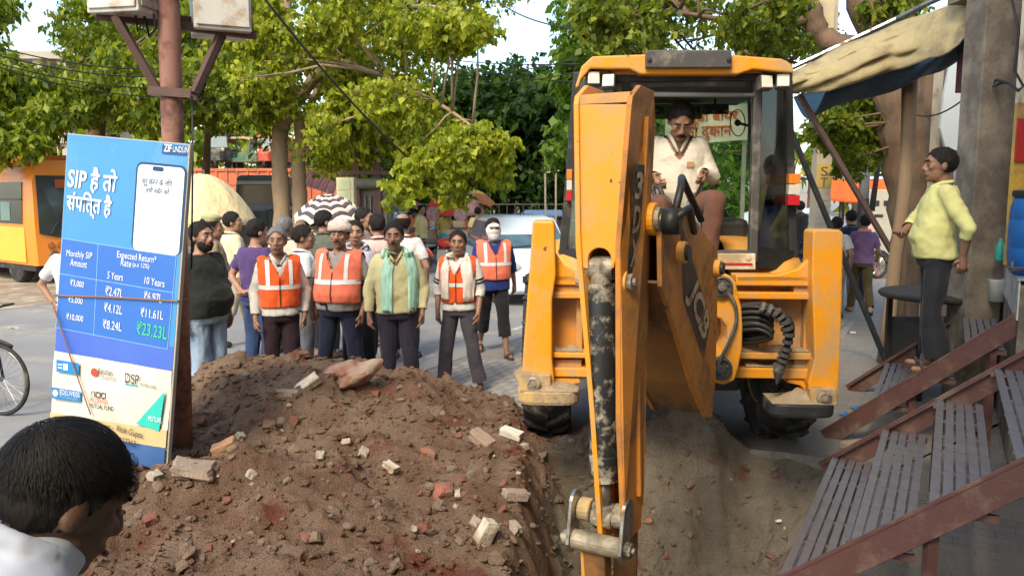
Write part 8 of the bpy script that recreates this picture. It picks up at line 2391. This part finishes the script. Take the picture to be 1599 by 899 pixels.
# ------------------------------------------------------------------ board seen through the cab, iron pole above the cab
sb = thing("shop_board", "cream board with red lettering seen through the cab", "sign", (gx_(1105, 16), 16, 0))
a, b = P(1040, 160, 16) - sb.location, P(1166, 228, 16) - sb.location
q = MB(); q.add([(a.x, 0, a.z + .02), (b.x, .0, a.z + .05), (b.x, 0, b.z + .12), (a.x, 0, b.z)], [(0, 1, 2, 3)]); q.obj("panel", mat("board_cream", (.80, .72, .52), (.76, .66, .46), rough=.6), sb, solid=.04)
q = MB(); q.span((a.x, -.04, a.z - .02), (b.x, .03, a.z + .18)); q.obj("green_band", mat("board_green", (.03, .42, .22), None, rough=.6), sb)
M_br = flat("board_red", (.66, .12, .04))
for s_, x0, x1, y_, h_ in (("ठन्डी बीयर", 1062, 1152, 184, 24), ("की दुकान", 1066, 1142, 207, 28)):
    p0, p1 = P(x0, y_, 16) - sb.location, P(x1, y_ - 3, 16) - sb.location
    me = text_me(s_, p1.x - p0.x, h_ * 16 / FPX, bold=.02); me.transform(Matrix.Translation(((p0.x + p1.x) / 2, -.045, (p0.z + p1.z) / 2)) @ Matrix.Rotation(-.04, 4, 'Y') @ Matrix.Rotation(math.pi / 2, 4, 'X')); link("lettering", me, M_br, sb)
for px in (1045, 1162): q = MB(); q.beam((gx_(px, 16) - sb.location.x, .1, 0), (gx_(px, 16) - sb.location.x, .1, a.z), .07, .07); q.obj("post", M_cp, sb)
ip = thing("iron_pole", "brown iron pole with a coil of cable above the cab", "pole", (gx_(947, 13), 13, 0))
q = MB(); q.beam((0, 0, 0), (0, 0, 6), .10, .10, up=(0, 1, 0)); q.obj("shaft", mat("pole_brown", (.20, .085, .05), (.15, .065, .04), rough=.7), ip, bevel=.01)
q = MB(); zc = zat(52, 13)
for k in range(6): q.tube([Vector((-.08 + math.cos(t / 16 * 6.28) * (.09 + .008 * k), -.08 - .01 * k, zc + math.sin(t / 16 * 6.28) * (.11 + .008 * k))) for t in range(17)], .008, 5)
q.obj("cable_coil", M_hose, ip)
q = MB(); q.beam((-.12, -.06, zat(43, 13)), (.2, -.06, zat(37, 13)), .03, .03); q.obj("bracket", M_tim, ip)
# stub mast right of the far tree
q = MB(); q.tube([P(852, 360, 24), P(851, 240, 24)], .03, 6); q.tube([P(851, 270, 24), P(876, 266, 24)], .025, 6); q.tube([P(868, 268, 24), P(868, 350, 24)], .03, 6); tag(q.obj("thin_mast", mat("mast_pale", (.45, .38, .28), None, rough=.6)), "thin pale mast frame beside the cab's left window", "mast")
# ------------------------------------------------------------------ overhead cables
def wire(pts, r_, drop, lab):
    q = MB()
    for a, b in zip(pts[:-1], pts[1:]): q.tube(sag(a, b, drop, 12), r_, 5)
    tag(q.obj("overhead_cable", M_hose, smooth=True), lab, "cable")
wire([P(395, -25, 13), P(725, 312, 19)], .022, .35, "thick cable slanting down from upper left to the transformer")
for k, (y0, y1) in enumerate(((70, 108), (82, 120), (94, 138), (100, 152))):
    wire([P(-20, y0, 14), P(250, y1, 17), P(420, y1 + 25, 19)], .012, .12, ["topmost", "second", "third", "lowest"][k] + " of four thin wires crossing the left trees")
for k, (a, b) in enumerate((((690, 95, 20), (905, 128, 16)), ((700, 118, 20), (900, 92, 15)), ((640, 85, 22), (905, 100, 16)), ((690, 132, 20), (905, 112, 15)), ((780, 5, 16), (905, 45, 12)))):
    wire([P(*a), P(*b)], .012, .1, ["upper crossing wire in the sky gap left of the cab", "rising wire in the sky gap left of the cab", "long shallow wire in the sky gap left of the cab", "lowest wire in the sky gap left of the cab", "short wire high in the sky left of the iron pole"][k])
for k, (a, b) in enumerate((((985, -20, 12), (1075, 85, 14)), ((1000, -20, 12), (1090, 85, 14)), ((1030, -20, 12), (1060, 60, 14)))):
    wire([P(*a), P(*b)], .02, .02, ["left", "middle", "right"][k] + " of three slanting cables above the cab roof")
wire([P(1281, 60, 13.3), P(1330, 180, 14), P(1352, 160, 15.3)], .012, .15, "slack wire from the concrete pole to the switch box")
wire([P(1372, 170, 15.2), P(1420, 175, 12), P(1522, 140, 8.5)], .010, .15, "slack wire from the switch box to the shop pillar")
# litter on the road shoulder
for i, (px, py) in enumerate(((545, 470), (20, 513), (745, 585), (1425, 470), (1410, 520), (1360, 470), (1330, 520))):
    q = MB(); q.grid(lambda u, v: Vector(((u - .5) * .12, (v - .5) * .09, .014 + .012 * math.sin(u * 5 + i))), 5, 4); o = q.obj("paper_scrap", flat("litter_white", (.62, .60, .56)), solid=.002); o.location = G(px, py); o.rotation_euler = (0, 0, i * 1.3)
    tag(o, "small pale paper scrap " + ["on the road behind the crowd", "on the road above the bicycle wheel", "beside the young vested man's sandal", "on the dirt between the timber posts and the lime shirt", "nearest the farther steps", "near the purple-shirted walker's feet", "just right of the right stabiliser leg"][i], "litter", "paper scraps on the ground")
bpy.data.scenes.remove(TSC)
